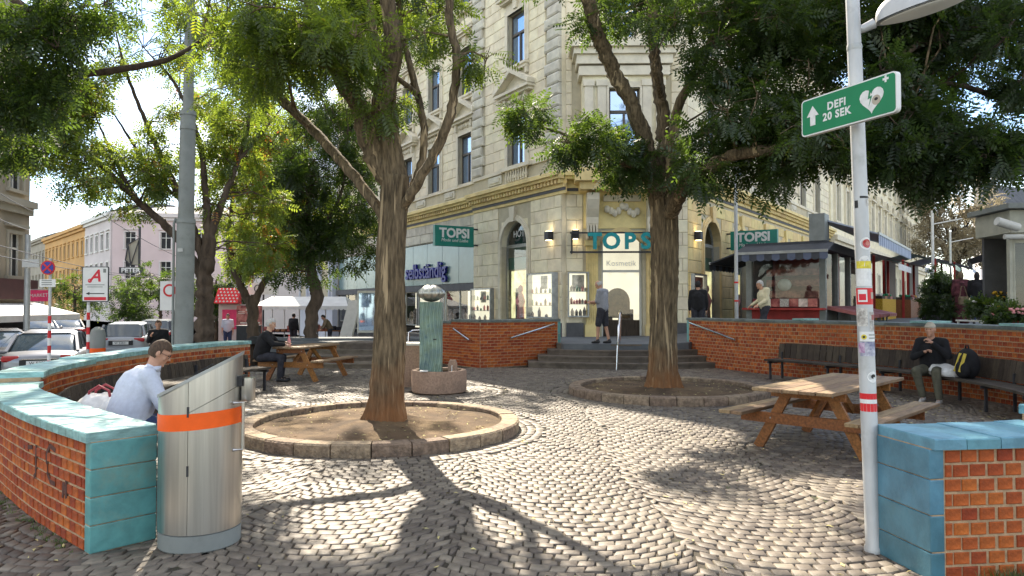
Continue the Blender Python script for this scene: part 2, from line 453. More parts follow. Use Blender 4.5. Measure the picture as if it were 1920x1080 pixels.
class MB:
    """collects shapes in world (or the thing's own) coordinates, links them as one mesh object"""
    def __init__(s):
        s.v, s.f, s.t, s.mi = [], [], [], []
    def add(s, vs, fs, tint=0.0, mi=0):
        b = len(s.v)
        s.v.extend([tuple(p) for p in vs])
        for f in fs:
            s.f.append([i + b for i in f]); s.t.append(tint); s.mi.append(mi)
        return s
    def box(s, x0, x1, y0, y1, z0, z1, tint=0.0, mi=0):
        return s.add([(x0, y0, z0), (x1, y0, z0), (x1, y1, z0), (x0, y1, z0), (x0, y0, z1), (x1, y0, z1), (x1, y1, z1), (x0, y1, z1)],
                     [(0, 3, 2, 1), (4, 5, 6, 7), (0, 1, 5, 4), (1, 2, 6, 5), (2, 3, 7, 6), (3, 0, 4, 7)], tint, mi)
    def obox(s, c, ax, ay, az, tint=0.0, mi=0):
        c, ax, ay, az = Vector(c), Vector(ax), Vector(ay), Vector(az)
        vs = [c + ax * i + ay * j + az * k for k in (-1, 1) for (i, j) in ((-1, -1), (1, -1), (1, 1), (-1, 1))]
        return s.add(vs, [(0, 3, 2, 1), (4, 5, 6, 7), (0, 1, 5, 4), (1, 2, 6, 5), (2, 3, 7, 6), (3, 0, 4, 7)], tint, mi)
    def bar(s, p0, p1, w, h, up=(0, 0, 1), tint=0.0, mi=0):
        p0, p1 = Vector(p0), Vector(p1)
        a = (p1 - p0)
        L = a.length
        a.normalize()
        side = a.cross(Vector(up)).normalized()
        u = side.cross(a).normalized()
        return s.obox((p0 + p1) / 2, a * L / 2, side * w / 2, u * h / 2, tint, mi)
    def tube(s, pts, rad, n=10, cap=True, tint=0.0, mi=0, closed=False):
        pts = [Vector(p) for p in pts]
        if not isinstance(rad, (list, tuple)):
            rad = [rad] * len(pts)
        b = len(s.v)
        prev = None
        for i, p in enumerate(pts):
            t = (pts[min(i + 1, len(pts) - 1)] - pts[max(i - 1, 0)]).normalized()
            if prev is None:
                r = Vector((0, 0, 1)) if abs(t.z) < 0.9 else Vector((1, 0, 0))
                a = t.cross(r).normalized()
            else:
                a = (prev - t * prev.dot(t)).normalized()
            prev = a
            c = t.cross(a)
            for k in range(n):
                q = 2 * PI * k / n
                s.v.append(tuple(p + (a * math.cos(q) + c * math.sin(q)) * rad[i]))
        for i in range(len(pts) - 1):
            for k in range(n):
                k2 = (k + 1) % n
                s.f.append([b + i * n + k, b + i * n + k2, b + (i + 1) * n + k2, b + (i + 1) * n + k]); s.t.append(tint); s.mi.append(mi)
        if cap:
            s.f.append([b + k for k in range(n)][::-1]); s.t.append(tint); s.mi.append(mi)
            e = b + (len(pts) - 1) * n
            s.f.append([e + k for k in range(n)]); s.t.append(tint); s.mi.append(mi)
        return s
    def capsule(s, p0, p1, r0, r1, n=12):
        p0, p1 = Vector(p0), Vector(p1)
        a = p1 - p0
        if a.length < 1e-5:
            a = Vector((0, 0, 1e-4)); p1 = p0 + a
        a.normalize()
        pts, rad = [], []
        for q in (85, 60, 30):
            q = math.radians(q); pts.append(p0 - a * r0 * math.sin(q)); rad.append(max(1e-4, r0 * math.cos(q)))
        pts += [p0, p1]; rad += [r0, r1]
        for q in (30, 60, 85):
            q = math.radians(q); pts.append(p1 + a * r1 * math.sin(q)); rad.append(max(1e-4, r1 * math.cos(q)))
        return s.tube(pts, rad, n)
    def ell(s, c, rx, ry, rz, n=14, m=9, rot=None, tint=0.0, mi=0):
        vs, fs = [], []
        R = rot or Matrix.Identity(3)
        c = Vector(c)
        for i in range(1, m):
            th = PI * i / m
            for k in range(n):
                ph = 2 * PI * k / n
                vs.append(c + R @ Vector((rx * math.sin(th) * math.cos(ph), ry * math.sin(th) * math.sin(ph), rz * math.cos(th))))
        vs += [c + R @ Vector((0, 0, rz)), c + R @ Vector((0, 0, -rz))]
        for i in range(m - 2):
            for k in range(n):
                k2 = (k + 1) % n
                fs.append((i * n + k, (i + 1) * n + k, (i + 1) * n + k2, i * n + k2))
        T, B = (m - 1) * n, (m - 1) * n + 1
        for k in range(n):
            k2 = (k + 1) % n
            fs.append((T, k, k2)); fs.append((B, (m - 2) * n + k2, (m - 2) * n + k))
        return s.add(vs, fs, tint, mi)
    def lathe(s, prof, c=(0, 0, 0), n=24, tint=0.0, mi=0, sx=1.0, sy=1.0):
        vs, fs = [], []
        for r, z in prof:
            for k in range(n):
                q = 2 * PI * k / n
                vs.append((c[0] + r * math.cos(q) * sx, c[1] + r * math.sin(q) * sy, c[2] + z))
        for i in range(len(prof) - 1):
            for k in range(n):
                k2 = (k + 1) % n
                fs.append((i * n + k, i * n + k2, (i + 1) * n + k2, (i + 1) * n + k))
        if prof[0][0] > 1e-4: fs.append(tuple(range(n))[::-1])
        if prof[-1][0] > 1e-4: fs.append(tuple((len(prof) - 1) * n + k for k in range(n)))
        return s.add(vs, fs, tint, mi)
    def prism(s, poly, f0, f1, tint=0.0, mi=0):
        """poly: 2D points; f0, f1 map a 2D point to the two end faces"""
        n = len(poly)
        vs = [f0(*p) for p in poly] + [f1(*p) for p in poly]
        fs = [tuple(range(n))[::-1], tuple(range(n, 2 * n))] + [(i, (i + 1) % n, n + (i + 1) % n, n + i) for i in range(n)]
        return s.add(vs, fs, tint, mi)
    def mesh(s, name, origin=(0, 0, 0)):
        me = bpy.data.meshes.new(name)
        ox, oy, oz = origin
        me.from_pydata([(x - ox, y - oy, z - oz) for x, y, z in s.v], [], s.f)
        if any(s.t):
            a = me.attributes.new('tint', 'FLOAT', 'FACE')
            a.data.foreach_set('value', s.t)
        if any(s.mi):
            me.polygons.foreach_set('material_index', s.mi)
        return me
    def build(s, name, mat, parent=None, smooth=False, fix=True):
        me = s.mesh(name, root_of(parent) if parent is not None else (0, 0, 0))
        if fix:
            import bmesh
            bm = bmesh.new(); bm.from_mesh(me)
            bmesh.ops.recalc_face_normals(bm, faces=bm.faces)
            bm.to_mesh(me); bm.free()
        if smooth:
            me.polygons.foreach_set('use_smooth', [True] * len(me.polygons))
            if smooth == 'auto':
                me.set_sharp_from_angle(angle=math.radians(35))
        me.update()
        return link(name, me, parent, mat)

def mesh_np(name, verts, faces, mat, parent=None, tint=None, smooth=False, origin=None):
    """big mesh from numpy arrays: verts Nx3, faces MxK"""
    if origin is None:
        origin = root_of(parent) if parent is not None else (0, 0, 0)
    verts = np.asarray(verts, dtype=np.float32) - np.asarray(origin, dtype=np.float32)
    faces = np.asarray(faces, dtype=np.int32)
    me = bpy.data.meshes.new(name)
    n, k = faces.shape
    me.vertices.add(len(verts)); me.vertices.foreach_set('co', verts.ravel())
    me.loops.add(n * k); me.loops.foreach_set('vertex_index', faces.ravel())
    me.polygons.add(n)
    me.polygons.foreach_set('loop_start', np.arange(0, n * k, k, dtype=np.int32))
    try:
        me.polygons.foreach_set('loop_total', np.full(n, k, dtype=np.int32))
    except Exception:
        pass
    if smooth:
        me.polygons.foreach_set('use_smooth', [True] * n)
    me.update(calc_edges=True)
    if tint is not None:
        a = me.attributes.new('tint', 'FLOAT', 'FACE')
        a.data.foreach_set('value', np.asarray(tint, dtype=np.float32))
    return link(name, me, parent, mat)

def text(name, body, size, origin, xdir, updir, mat, parent=None, extrude=0.01, bold=0.0, align='CENTER', shear=0.0, spacing=1.0, xscale=1.0):
    cu = bpy.data.curves.new(name, 'FONT')
    cu.body, cu.size, cu.extrude, cu.align_x, cu.align_y = body, size, extrude, align, 'CENTER'
    cu.offset, cu.shear, cu.space_character = bold, shear, spacing
    cu.resolution_u = 3
    tmp = bpy.data.objects.new('tmp', cu)
    me = bpy.data.meshes.new_from_object(tmp)
    bpy.data.objects.remove(tmp)
    me.name = name
    x, u = Vector(xdir).normalized(), Vector(updir).normalized()
    nrm = x.cross(u)
    o = Vector(origin) - Vector(root_of(parent) if parent is not None else (0, 0, 0))
    me.transform(Matrix(((x.x * xscale, u.x, nrm.x, o.x), (x.y * xscale, u.y, nrm.y, o.y), (x.z * xscale, u.z, nrm.z, o.z), (0, 0, 0, 1))))
    me.materials.clear()
    return link(name, me, parent, mat)

def catmull(pts, step):
    P = [np.array(p, float) for p in pts]
    P = [2 * P[0] - P[1]] + P + [2 * P[-1] - P[-2]]
    out = []
    for i in range(1, len(P) - 2):
        L = np.linalg.norm(P[i + 1] - P[i])
        n = max(2, int(L / step))
        for k in range(n):
            t = k / n
            a, b, c, d = P[i - 1], P[i], P[i + 1], P[i + 2]
            out.append(0.5 * ((2 * b) + (c - a) * t + (2 * a - 5 * b + 4 * c - d) * t * t + (3 * b - a - 3 * c + d) * t ** 3))
    out.append(P[-2])
    return np.array(out)
class Path:
    """smooth plan curve with arc length; side +1 offsets to the left of the direction of travel"""
    def __init__(s, pts, smooth=True):
        s.p = catmull([(x, y) for x, y in pts], 0.08) if smooth else np.array(pts, float)
        d = np.diff(s.p, axis=0)
        s.s = np.concatenate([[0], np.cumsum(np.hypot(d[:, 0], d[:, 1]))])
        s.L = float(s.s[-1])
    def at(s, u, off=0.0):
        u = min(max(u, 0), s.L)
        i = min(int(np.searchsorted(s.s, u, 'right')) - 1, len(s.p) - 2)
        i = max(i, 0)
        L = s.s[i + 1] - s.s[i]
        t = (u - s.s[i]) / L if L > 0 else 0
        q = s.p[i] * (1 - t) + s.p[i + 1] * t
        i0, i1 = max(i - 1, 0), min(i + 2, len(s.p) - 1)
        d = s.p[i1] - s.p[i0]
        d = d / np.hypot(*d)
        return (q[0] - d[1] * off, q[1] + d[0] * off), (d[0], d[1])
# ================================================================ ground
def smooth(a, b, x):
    t = min(1, max(0, (x - a) / (b - a)))
    return t * t * (3 - 2 * t)
STREET_Z = -0.5
def terrace_z(x, y):
    z = 0.6 + 0.45 * smooth(4.0, 9.0, x)
    z *= smooth(7.0, 10.5, y) if x > 5 else 1
    if x < -2.0:
        z = 0.6 + (STREET_Z - 0.6) * smooth(24.5, 27.5, y) * smooth(-2.0, -5.0, x)
    return z
mb = MB()
mb.add([(-700, -60, STREET_Z), (700, -60, STREET_Z), (700, 1100, STREET_Z), (-700, 1100, STREET_Z)], [(0, 1, 2, 3)])
tag(mb.build('street_ground', 'asphalt'), 'grey asphalt street surface reaching past the parked cars', kind='structure')
# raised ground slab of the little square
mb = MB()
mb.box(-7.0, 14, -12, 21.0, -0.62, -0.011)
plaza = tag(mb.build('plaza_paving', 'joint_soil'), 'square paved with grey cobbles laid in arcs', kind='structure')

PLANTERS = [(-1.74, 9.62, 1.83), (2.9, 13.55, 1.83)]
FOUNT = (-1.39, 13.75)
def setts():
    out = []          # each: four corners (x,y)
    def blocked(x, y):
        for cx, cy, r in PLANTERS:
            if math.hypot(x - cx, y - cy) < r + 0.36: return True
        if math.hypot(x - FOUNT[0], y - FOUNT[1]) < 1.35: return True
        return abs(x) > 0.74 * y + 0.5 or y < 3.4 or y > 19.0 or x < -6.9
    W, p = 1.56, 0.108
    edge = {}
    for ci in range(-6, 8):
        cx = 0.35 + ci * W
        for k in range(int(2.2 / p), int(19.4 / p)):
            n = 14
            off = 0.5 * (k % 2) + 0.12 * random.random()
            us = [(-1 + 2 * (i + off - 0.5 + random.uniform(-0.10, 0.10)) / n) for i in range(n + 2)]
            lo_, hi_ = edge.setdefault((ci - 1, k), random.uniform(-.10, .10)), edge.setdefault((ci, k), random.uniform(-.10, .10))
            us = [min(1 + hi_, max(-1 + lo_, u)) for u in us]
            us[0], us[-1] = -1 + lo_, 1 + hi_
            for i in range(n + 1):
                u0, u1 = us[i], us[i + 1]
                if u1 - u0 < 0.05: continue
                def P(u, kk):
                    x, y = cx + u * W / 2, kk * p + 0.40 * u * u * W * 0.5 + 0.0
                    return (x + .07 * math.sin(1.3 * y + .7 * x) + .03 * math.sin(2.9 * y - 1.1 * x), y + .06 * math.sin(1.1 * x + .5 * y) + .03 * math.sin(3.1 * x + 1.7 * y))
                q = [P(u0, k), P(u1, k), P(u1, k + 1), P(u0, k + 1)]
                mx, my = sum(a[0] for a in q) / 4, sum(a[1] for a in q) / 4
                if not blocked(mx, my): out.append(q)
    for cx, cy, r0, rows in [(c[0], c[1], c[2] + 0.0, 3) for c in PLANTERS] + [(FOUNT[0], FOUNT[1], 0.56, 6)]:
        for j in range(rows):
            a, b = r0 + j * 0.112, r0 + (j + 1) * 0.112
            n = int(2 * PI * (a + b) / 2 / 0.122)
            o = random.random()
            for i in range(n):
                t0, t1 = 2 * PI * (i + o) / n, 2 * PI * (i + 1 + o) / n
                out.append([(cx + r * math.cos(t), cy + r * math.sin(t)) for r, t in ((a, t1), (a, t0), (b, t0), (b, t1))])
    return np.array(out)
Q = setts()
N = len(Q)
c = Q.mean(axis=1, keepdims=True)
d = Q - c
ln = np.linalg.norm(d, axis=2, keepdims=True)
Q = c + d * (1 - 0.0052 / ln) + RNG.uniform(-0.008, 0.008, Q.shape)
d = Q - c
ln = np.linalg.norm(d, axis=2, keepdims=True)
inner = c + d * np.maximum(0.3, 1 - 0.009 / ln)
mid = c + d * np.maximum(0.3, 1 - 0.004 / ln)
zt = RNG.normal(0, 0.0028, (N, 1)) + RNG.normal(0, 0.0007, (N, 4))
V = np.zeros((N, 12, 3))
V[:, 0:4, :2], V[:, 0:4, 2] = inner, zt + 0.004
V[:, 4:8, :2], V[:, 4:8, 2] = mid, zt + 0.0005
V[:, 8:12, :2], V[:, 8:12, 2] = Q, -0.03
F = np.array([[0, 1, 2, 3]] + [[i, 4 + i, 4 + (i + 1) % 4, (i + 1) % 4] for i in range(4)] + [[4 + i, 8 + i, 8 + (i + 1) % 4, 4 + (i + 1) % 4] for i in range(4)])
cc = V[:, 0:4].mean(axis=1)
score = np.zeros(N)
for i in range(N):
    q = proj(cc[i])
    if q and 10 < q[0] < 1910 and 0 < q[1] < 1075 and not (q[0] > 1640 and q[1] > 790) and not (q[0] < 290 and 780 < q[1] < 1000 - 0.2 * (190 - q[0])):
        score[i] = 1 / q[2]
order = np.argsort(-score)
own, rest = order[:290], order[290:]
for i in own:
    mesh_np('cobble', V[i], F, 'cobble', plaza, origin=(0, 0, 0))
fs = (F[None] + (np.arange(len(rest)) * 12)[:, None, None]).reshape(-1, 4)
o = mesh_np('cobbles', V[rest].reshape(-1, 3), fs, 'cobble', plaza, tint=np.repeat(RNG.random(len(rest)), 9), origin=(0, 0, 0))
o['kind'] = 'stuff'

# ================================================================ brick walls
def brick_mesh(L, H):
    b = MB()
    e, f = 0.005, 0.009
    b.add([(-L / 2, -0.01, -H / 2), (L / 2, -0.01, -H / 2), (L / 2, -0.01, H / 2), (-L / 2, -0.01, H / 2),
           (-L / 2, f - 0.004, -H / 2), (L / 2, f - 0.004, -H / 2), (L / 2, f - 0.004, H / 2), (-L / 2, f - 0.004, H / 2),
           (-L / 2 + e, f, -H / 2 + e), (L / 2 - e, f, -H / 2 + e), (L / 2 - e, f, H / 2 - e), (-L / 2 + e, f, H / 2 - e)],
          [(0, 4, 5, 1), (1, 5, 6, 2), (2, 6, 7, 3), (3, 7, 4, 0), (4, 8, 9, 5), (5, 9, 10, 6), (6, 10, 11, 7), (7, 11, 8, 4), (8, 11, 10, 9)])
    return b
BRICKS = {}
def brick_faces(root, faces, pitch, rowh, limit=295, mat='brick', name='brick', joint=.0165):
    """faces: (path, s0, s1, offset, sign, z0, z1fun). the bricks that show largest are objects, the rest one joined part"""
    items = []
    for path, s0, s1, off, sg, z0, z1 in faces:
        k = 0
        while True:
            z = z0 + (k + 0.5) * rowh
            n = int((s1 - s0) / pitch) + 2
            any_ = False
            for i in range(n):
                a = s0 + (i - 0.5 * (k % 2)) * pitch
                b = a + pitch
                a, b = max(a, s0), min(b, s1)
                if b - a < pitch * 0.3: continue
                m = (a + b) / 2
                if z + rowh / 2 > z1(m) + 0.012: continue
                any_ = True
                (x, y), (dx, dy) = path.at(m, off)
                nx, ny = -dy * sg, dx * sg
                q = proj((x, y, z))
                vis = -(x * nx + y * ny) / math.hypot(x, y)
                sc = 0
                if q and -20 < q[0] < 1940 and -20 < q[1] < 1100 and vis > 0.05: sc = vis ** 0.5 / q[2]
                items.append((sc, x, y, z + random.uniform(-0.0015, 0.0015), nx, ny, b - a))
            k += 1
            if not any_ and k > 3: break
            if k > 60: break
    items.sort(key=lambda t: -t[0])
    J = MB()
    hh = rowh - joint
    rx, ry, rz = root_of(root)
    for idx, (sc, x, y, z, nx, ny, L) in enumerate(items):
        Lq = round(L - joint + random.uniform(-.003, .003), 3)
        ang = math.atan2(ny, nx) - PI / 2 + random.uniform(-0.006, 0.006)
        if sc > 0 and idx < limit:
            Lq = round(Lq / .004) * .004; key = (name, round(Lq, 3), round(hh, 3), mat)
            if key not in BRICKS:
                me = brick_mesh(Lq, hh).mesh(name)
                me.materials.append(MATS[mat]); BRICKS[key] = me
            o = link(name, BRICKS[key], root)
            pr = random.uniform(-0.002, 0.003)
            o.location = (x - rx + nx * pr, y - ry + ny * pr, z - rz)
            o.rotation_euler = (0, 0, ang)
        else:
            b = brick_mesh(Lq, hh)
            ca, sa = math.cos(ang), math.sin(ang)
            J.add([(x + ca * p[0] - sa * p[1], y + sa * p[0] + ca * p[1], z + p[2]) for p in b.v], b.f, random.random())
    if J.v:
        J.build(name + 's', mat, root, fix=False)['kind'] = 'stuff'

def sweep(mb, path, s0, s1, o0, o1, z0, z1, step=0.12, tint=0.0):
    n = max(1, int((s1 - s0) / step))
    vs = []
    for i in range(n + 1):
        s = s0 + (s1 - s0) * i / n
        a, b = path.at(s, o0)[0], path.at(s, o1)[0]
        vs += [(a[0], a[1], z0), (b[0], b[1], z0), (b[0], b[1], z1), (a[0], a[1], z1)]
    fs = [(0, 1, 2, 3), (4 * n + 3, 4 * n + 2, 4 * n + 1, 4 * n)]
    for i in range(n):
        for k in range(4):
            fs.append((4 * i + k, 4 * i + (k + 1) % 4, 4 * i + 4 + (k + 1) % 4, 4 * i + 4 + k))
    return mb.add(vs, fs, tint)

def coping(root, path, segs, o0, o1, pitch, mat, h=0.065, over=0.03, limit=400):
    sg = 1 if o1 > o0 else -1
    for s0, s1, zt in segs:
        n = max(1, round((s1 - s0) / pitch))
        for i in range(n):
            a = s0 + (s1 - s0) * i / n + 0.003
            b = s0 + (s1 - s0) * (i + 1) / n - 0.003
            m = MB()
            dz = random.uniform(-0.003, 0.003)
            (A, _), (B, _), (C, _), (Dd, _) = path.at(a, o0 - over * sg), path.at(b, o0 - over * sg), path.at(b, o1 + over * sg), path.at(a, o1 + over * sg)
            base = [A, B, C, Dd]
            cx, cy = sum(p[0] for p in base) / 4, sum(p[1] for p in base) / 4
            e = 0.007
            def ins(p): 
                L = math.hypot(p[0] - cx, p[1] - cy); return (p[0] + (cx - p[0]) / L * e, p[1] + (cy - p[1]) / L * e)
            vs = [(p[0], p[1], zt - h) for p in base] + [(p[0], p[1], zt - e + dz) for p in base] + [(*ins(p), zt + dz) for p in base]
            fs = [(3, 2, 1, 0)] + [(k, (k + 1) % 4, 4 + (k + 1) % 4, 4 + k) for k in range(4)] + [(4 + k, 4 + (k + 1) % 4, 8 + (k + 1) % 4, 8 + k) for k in range(4)] + [(8, 9, 10, 11)]
            m.add(vs, fs)
            m.build('coping_slab', mat, root)

def end_tiles(root, path, s, sdir, o0, o1, heights, mat, mat_strip=None):
    """stack of glazed blocks that closes a wall end at arc length s"""
    for z0, z1 in heights:
        m = MB()
        a, b = (s - 0.085 * sdir, s + 0.0)
        pr = 0.012
        A, B, C, E = path.at(a, o0)[0], path.at(b, o0)[0], path.at(b, o1)[0], path.at(a, o1)[0]
        (x, y), (dx, dy) = path.at(s)
        # push the end face outwards a little
        A = (A[0] - dx * sdir * pr, A[1] - dy * sdir * pr); E = (E[0] - dx * sdir * pr, E[1] - dy * sdir * pr)
        ps = [A, B, C, E]
        m.add([(p[0], p[1], z0 + 0.003) for p in ps] + [(p[0], p[1], z1 - 0.003) for p in ps], [(0, 1, 2, 3), (7, 6, 5, 4)] + [(k, 4 + k, 4 + (k + 1) % 4, (k + 1) % 4) for k in range(4)])
        o = m.build('tile', mat, root)
        bv = o.modifiers.new('bevel', 'BEVEL'); bv.width = 0.006; bv.segments = 2

# ---- left curved wall with its bench side
LW = Path([(-2.52, 5.12), (-3.36, 5.86), (-4.22, 6.71), (-4.95, 7.5), (-5.37, 8.3), (-5.62, 9.1), (-5.82, 10.4), (-5.86, 11.9), (-5.68, 13.3), (-5.3, 14.6)])
def s_at_y(path, y):
    for i in range(len(path.p) - 1):
        if (path.p[i][1] - y) * (path.p[i + 1][1] - y) <= 0: return path.s[i]
    return 0
S1, S2 = s_at_y(LW, 8.1), s_at_y(LW, 10.0)
T = 0.42
lwall = thing('brick_wall', 'low curved brick wall with light green coping, beside the steel litter bin', 'wall', (-4.2, 9, 0), group='brick walls round the square')
LZ = [(0.0, S1, 0.80), (S1, S2, 0.905), (S2, LW.L, 0.93)]
core = MB()
for a, b, z in LZ: sweep(core, LW, a, b, 0.0, T, -0.1, z - 0.062)
core.build('mortar_core', 'mortar', lwall)
def lz(s): 
    for a, b, z in LZ:
        if s <= b: return z - 0.066
    return 0.85
brick_faces(lwall, [(LW, 0.085, min(4.6, S1), T, 1, 0.0, lz), (LW, 0.085, LW.L, 0.0, -1, 0.0, lz)], 0.112, 0.0815)
coping(lwall, LW, LZ, 0.0, T, 0.13, 'coping_green')
end_tiles(lwall, LW, 0.085, 1, -0.004, T + 0.004, [(0, .185), (.185, .37), (.37, .555), (.555, .735)], 'tile_teal')
M('spray_paint', (.09, .035, .025), .8, .4, 25)
# far end cap and a painted scrawl on the near bricks
m = MB(); sweep(m, LW, LW.L + 0.0, LW.L, -0.01, T + 0.01, 0, 0.86)
(x, y), (dx, dy) = LW.at(LW.L)
for pts in ([(0.5, .60), (0.62, .62), (0.70, .55), (0.68, .42), (0.6, .36), (0.5, .36)], [(0.95, .58), (0.95, .36), (1.0, .33)], [(1.05, .55), (1.3, .52)], [(0.28, .42), (0.27, .30), (0.33, .40), (0.34, .29)]):
    g = MB()
    P3 = []
    for s, z in pts:
        q = LW.at(s + 0.15, T + 0.0105)[0]; P3.append((q[0], q[1], z))
    for i in range(len(P3) - 1):
        a, b = P3[i], P3[i + 1]
        (qx, qy), (tx, ty) = LW.at(pts[i][0] + 0.15)
        g.bar(a, b, 0.002, 0.034, up=(0, 0, 1)) if abs(a[2] - b[2]) < abs(a[0] - b[0]) else g.bar(a, b, 0.034, 0.002, up=(-ty, tx, 0))
    g.build('graffiti_stroke', 'spray_paint', lwall)

# ---- right wall: bluish block in front, curving round behind the bench, up to the steps
RW = Path([(2.44, 4.83), (3.4, 4.98), (4.6, 5.4), (6.0, 6.4), (7.2, 7.9), (8.0, 10), (8.2, 12.2), (7.75, 14.2), (6.9, 15.8), (6.0, 17.3), (4.86, 20.0)])
TR = 0.5
rwall = thing('brick_wall', 'brick wall curving from the blue glazed block behind the lamp post round to the steps', 'wall', (6.5, 10, 0), group='brick walls round the square')
sR1 = 1.12
RZ = [(0.0, sR1, 0.85), (sR1, 3.4, 0.96), (3.4, 6.5, 1.12), (6.5, RW.L, 1.30)]
core = MB()
for a, b, z in RZ: sweep(core, RW, a, b, 0.0, -TR, -0.1, z - 0.062)
core.build('mortar_core', 'mortar', rwall)
def rz_(s):
    for a, b, z in RZ:
        if s <= b: return z - 0.066
    return 1.23
brick_faces(rwall, [(RW, 0.085, 1.9, -TR, -1, 0.0, rz_), (RW, 6.5, RW.L - 0.09, 0.0, 1, 0.0, rz_)], 0.115, 0.0871, limit=298)
coping(rwall, RW, [(0.0, sR1, 0.85), (sR1, 2.3, 0.96)], 0.0, -TR, 0.21, 'coping_blue')
coping(rwall, RW, [(2.3, 3.4, 0.96), (3.4, 6.5, 1.12)], 0.0, -TR, 0.3, 'coping_blue')
sA = s_at_y(RW, 10.9); sB = s_at_y(RW, 11.6)
coping(rwall, RW, [(6.5, RW.L, 1.30)], 0.0, -TR, 0.34, 'coping_dark', h=0.06)
end_tiles(rwall, RW, 0.085, 1, 0.004, -TR - 0.004, [(0.0, .17), (.17, .39), (.39, .605), (.605, .785)], 'tile_blue')
end_tiles(rwall, RW, RW.L - 0.085, -1, 0.004, -TR - 0.004, [(0.0, 0.45), (0.45, 0.85), (.85, 1.236)], 'tile_teal')
for u0, u1 in ((s_at_y(RW, 11.4), s_at_y(RW, 11.4) + 0.7), (s_at_y(RW, 13.7), s_at_y(RW, 13.7) + 0.42), (s_at_y(RW, 16.3), s_at_y(RW, 16.3) + 0.3)):
    m = MB(); sweep(m, RW, u0, u1, 0.035, -TR - 0.035, 1.303, 1.345)
    m.build('coping_block', 'coping_green', rwall)

# ---- flank wall left of the steps, with the wing that turns back at the corner
FW = Path([(1.36, 20.35), (-0.84, 18.9)], smooth=False)
WW = Path([(-0.84, 18.9), (-2.35, 20.8)], smooth=False)
fwall = thing('brick_wall', 'straight brick wall with a sloping steel handrail, left of the curved steps', 'wall', (0, 19.8, 0), group='brick walls round the square')
core = MB()
sweep(core, FW, 0, FW.L, 0.0, -0.38, -0.1, 1.19, 9)
sweep(core, WW, 0, WW.L, 0.0, -0.38, -0.1, 1.19, 9)
core.build('mortar_core', 'mortar', fwall)
brick_faces(fwall, [(FW, 0.1, FW.L, 0.0, 1, 0.0, lambda s: 1.19), (WW, 0.0, WW.L, 0.0, 1, 0.0, lambda s: 1.19)], 0.21, 0.079, limit=298, joint=.014)
coping(fwall, FW, [(0, FW.L, 1.26)], 0.0, -0.38, 0.34, 'coping_dark')
coping(fwall, WW, [(0.02, WW.L * 0.55, 1.26), (WW.L * 0.55, WW.L, 1.2)], 0.0, -0.38, 0.34, 'coping_dark')
end_tiles(fwall, FW, 0.085, 1, 0.004, -0.384, [(0.0, 0.45), (0.45, 0.85), (.85, 1.19)], 'tile_teal')

def handrail(parent_label, p0, p1, nrm):
    """steel bar on two stand-offs"""
    r = thing('handrail', parent_label, 'handrail', ((p0[0] + p1[0]) / 2, (p0[1] + p1[1]) / 2, (p0[2] + p1[2]) / 2))
    n = Vector((nrm[0], nrm[1], 0)).normalized() * 0.09
    m = MB(); m.tube([Vector(p0) + n, Vector(p1) + n], 0.026, 10); m.build('rail', 'chrome', r, smooth='auto')
    for p in (p0, p1):
        m = MB(); m.tube([Vector(p) - n * 0.2, Vector(p) + n], 0.02, 8); m.build('bracket', 'chrome', r)
    return r
def on_path(path, s, off, z):
    (x, y), t = path.at(s, off); return (x, y, z), t
a, t = on_path(FW, 0.28, 0.01, 1.12); b, t = on_path(FW, 1.72, 0.01, 0.77)
handrail('steel handrail sloping along the brick wall left of the steps', a, b, (-t[1], t[0]))
sH = RW.L - 0.25
a, t = on_path(RW, sH, 0.01, 1.17); b, t = on_path(RW, sH - 1.85, 0.01, 0.78)
handrail('steel handrail sloping along the brick wall right of the steps', a, b, (-t[1], t[0]))
a, t = on_path(WW, 0.35, 0.01, 0.72); b, t = on_path(WW, 1.1, 0.01, 1.0)
handrail('short steel handrail on the brick wall behind the fountain pillar', a, b, (-t[1], t[0]))

# ---- upper terrace (market level) as a radial sheet behind the walls
def terrace():
    C = np.array([2.0, 11.0])
    bnd = []
    for i in range(0, 60):
        s = 3.0 + (RW.L - 3.0) * i / 59
        bnd.append(RW.at(s, -0.3)[0])
    bnd += [(4.8, 19.6), (4.2, 19.42), (3.0, 19.36), (1.9, 19.42), (1.4, 19.6)]
    for i in range(8): bnd.append(FW.at(FW.L * i / 7, -0.2)[0])
    for i in range(6): bnd.append(WW.at(WW.L * i / 5, -0.2)[0])
    bnd += [(-2.6, 22.3), (-3.6, 22.9), (-5.2, 22.9), (-6.6, 22.6), (-8, 23.4)]
    ks = [1, 1.08, 1.2, 1.4, 1.8, 2.5, 4, 7, 14]
    V_, F_ = [], []
    for b in bnd:
        for k in ks:
            p = C + (np.array(b) - C) * k
            V_.append((p[0], p[1], terrace_z(p[0], p[1])))
    m = len(ks)
    for i in range(len(bnd) - 1):
        for j in range(m - 1):
            F_.append((i * m + j, i * m + j + 1, (i + 1) * m + j + 1, (i + 1) * m + j))
    # skirt down along the front edge
    base = len(V_)
    for b in bnd: V_.append((b[0], b[1], -0.55))
    for i in range(len(bnd) - 1):
        F_.append((i * m, (i + 1) * m, base + i + 1, base + i))
    mb = MB(); mb.add(V_, F_)
    return mb.build('terrace_ground', 'terrace_paving')
tag(terrace(), 'blue grey paving of the raised market terrace', kind='structure')

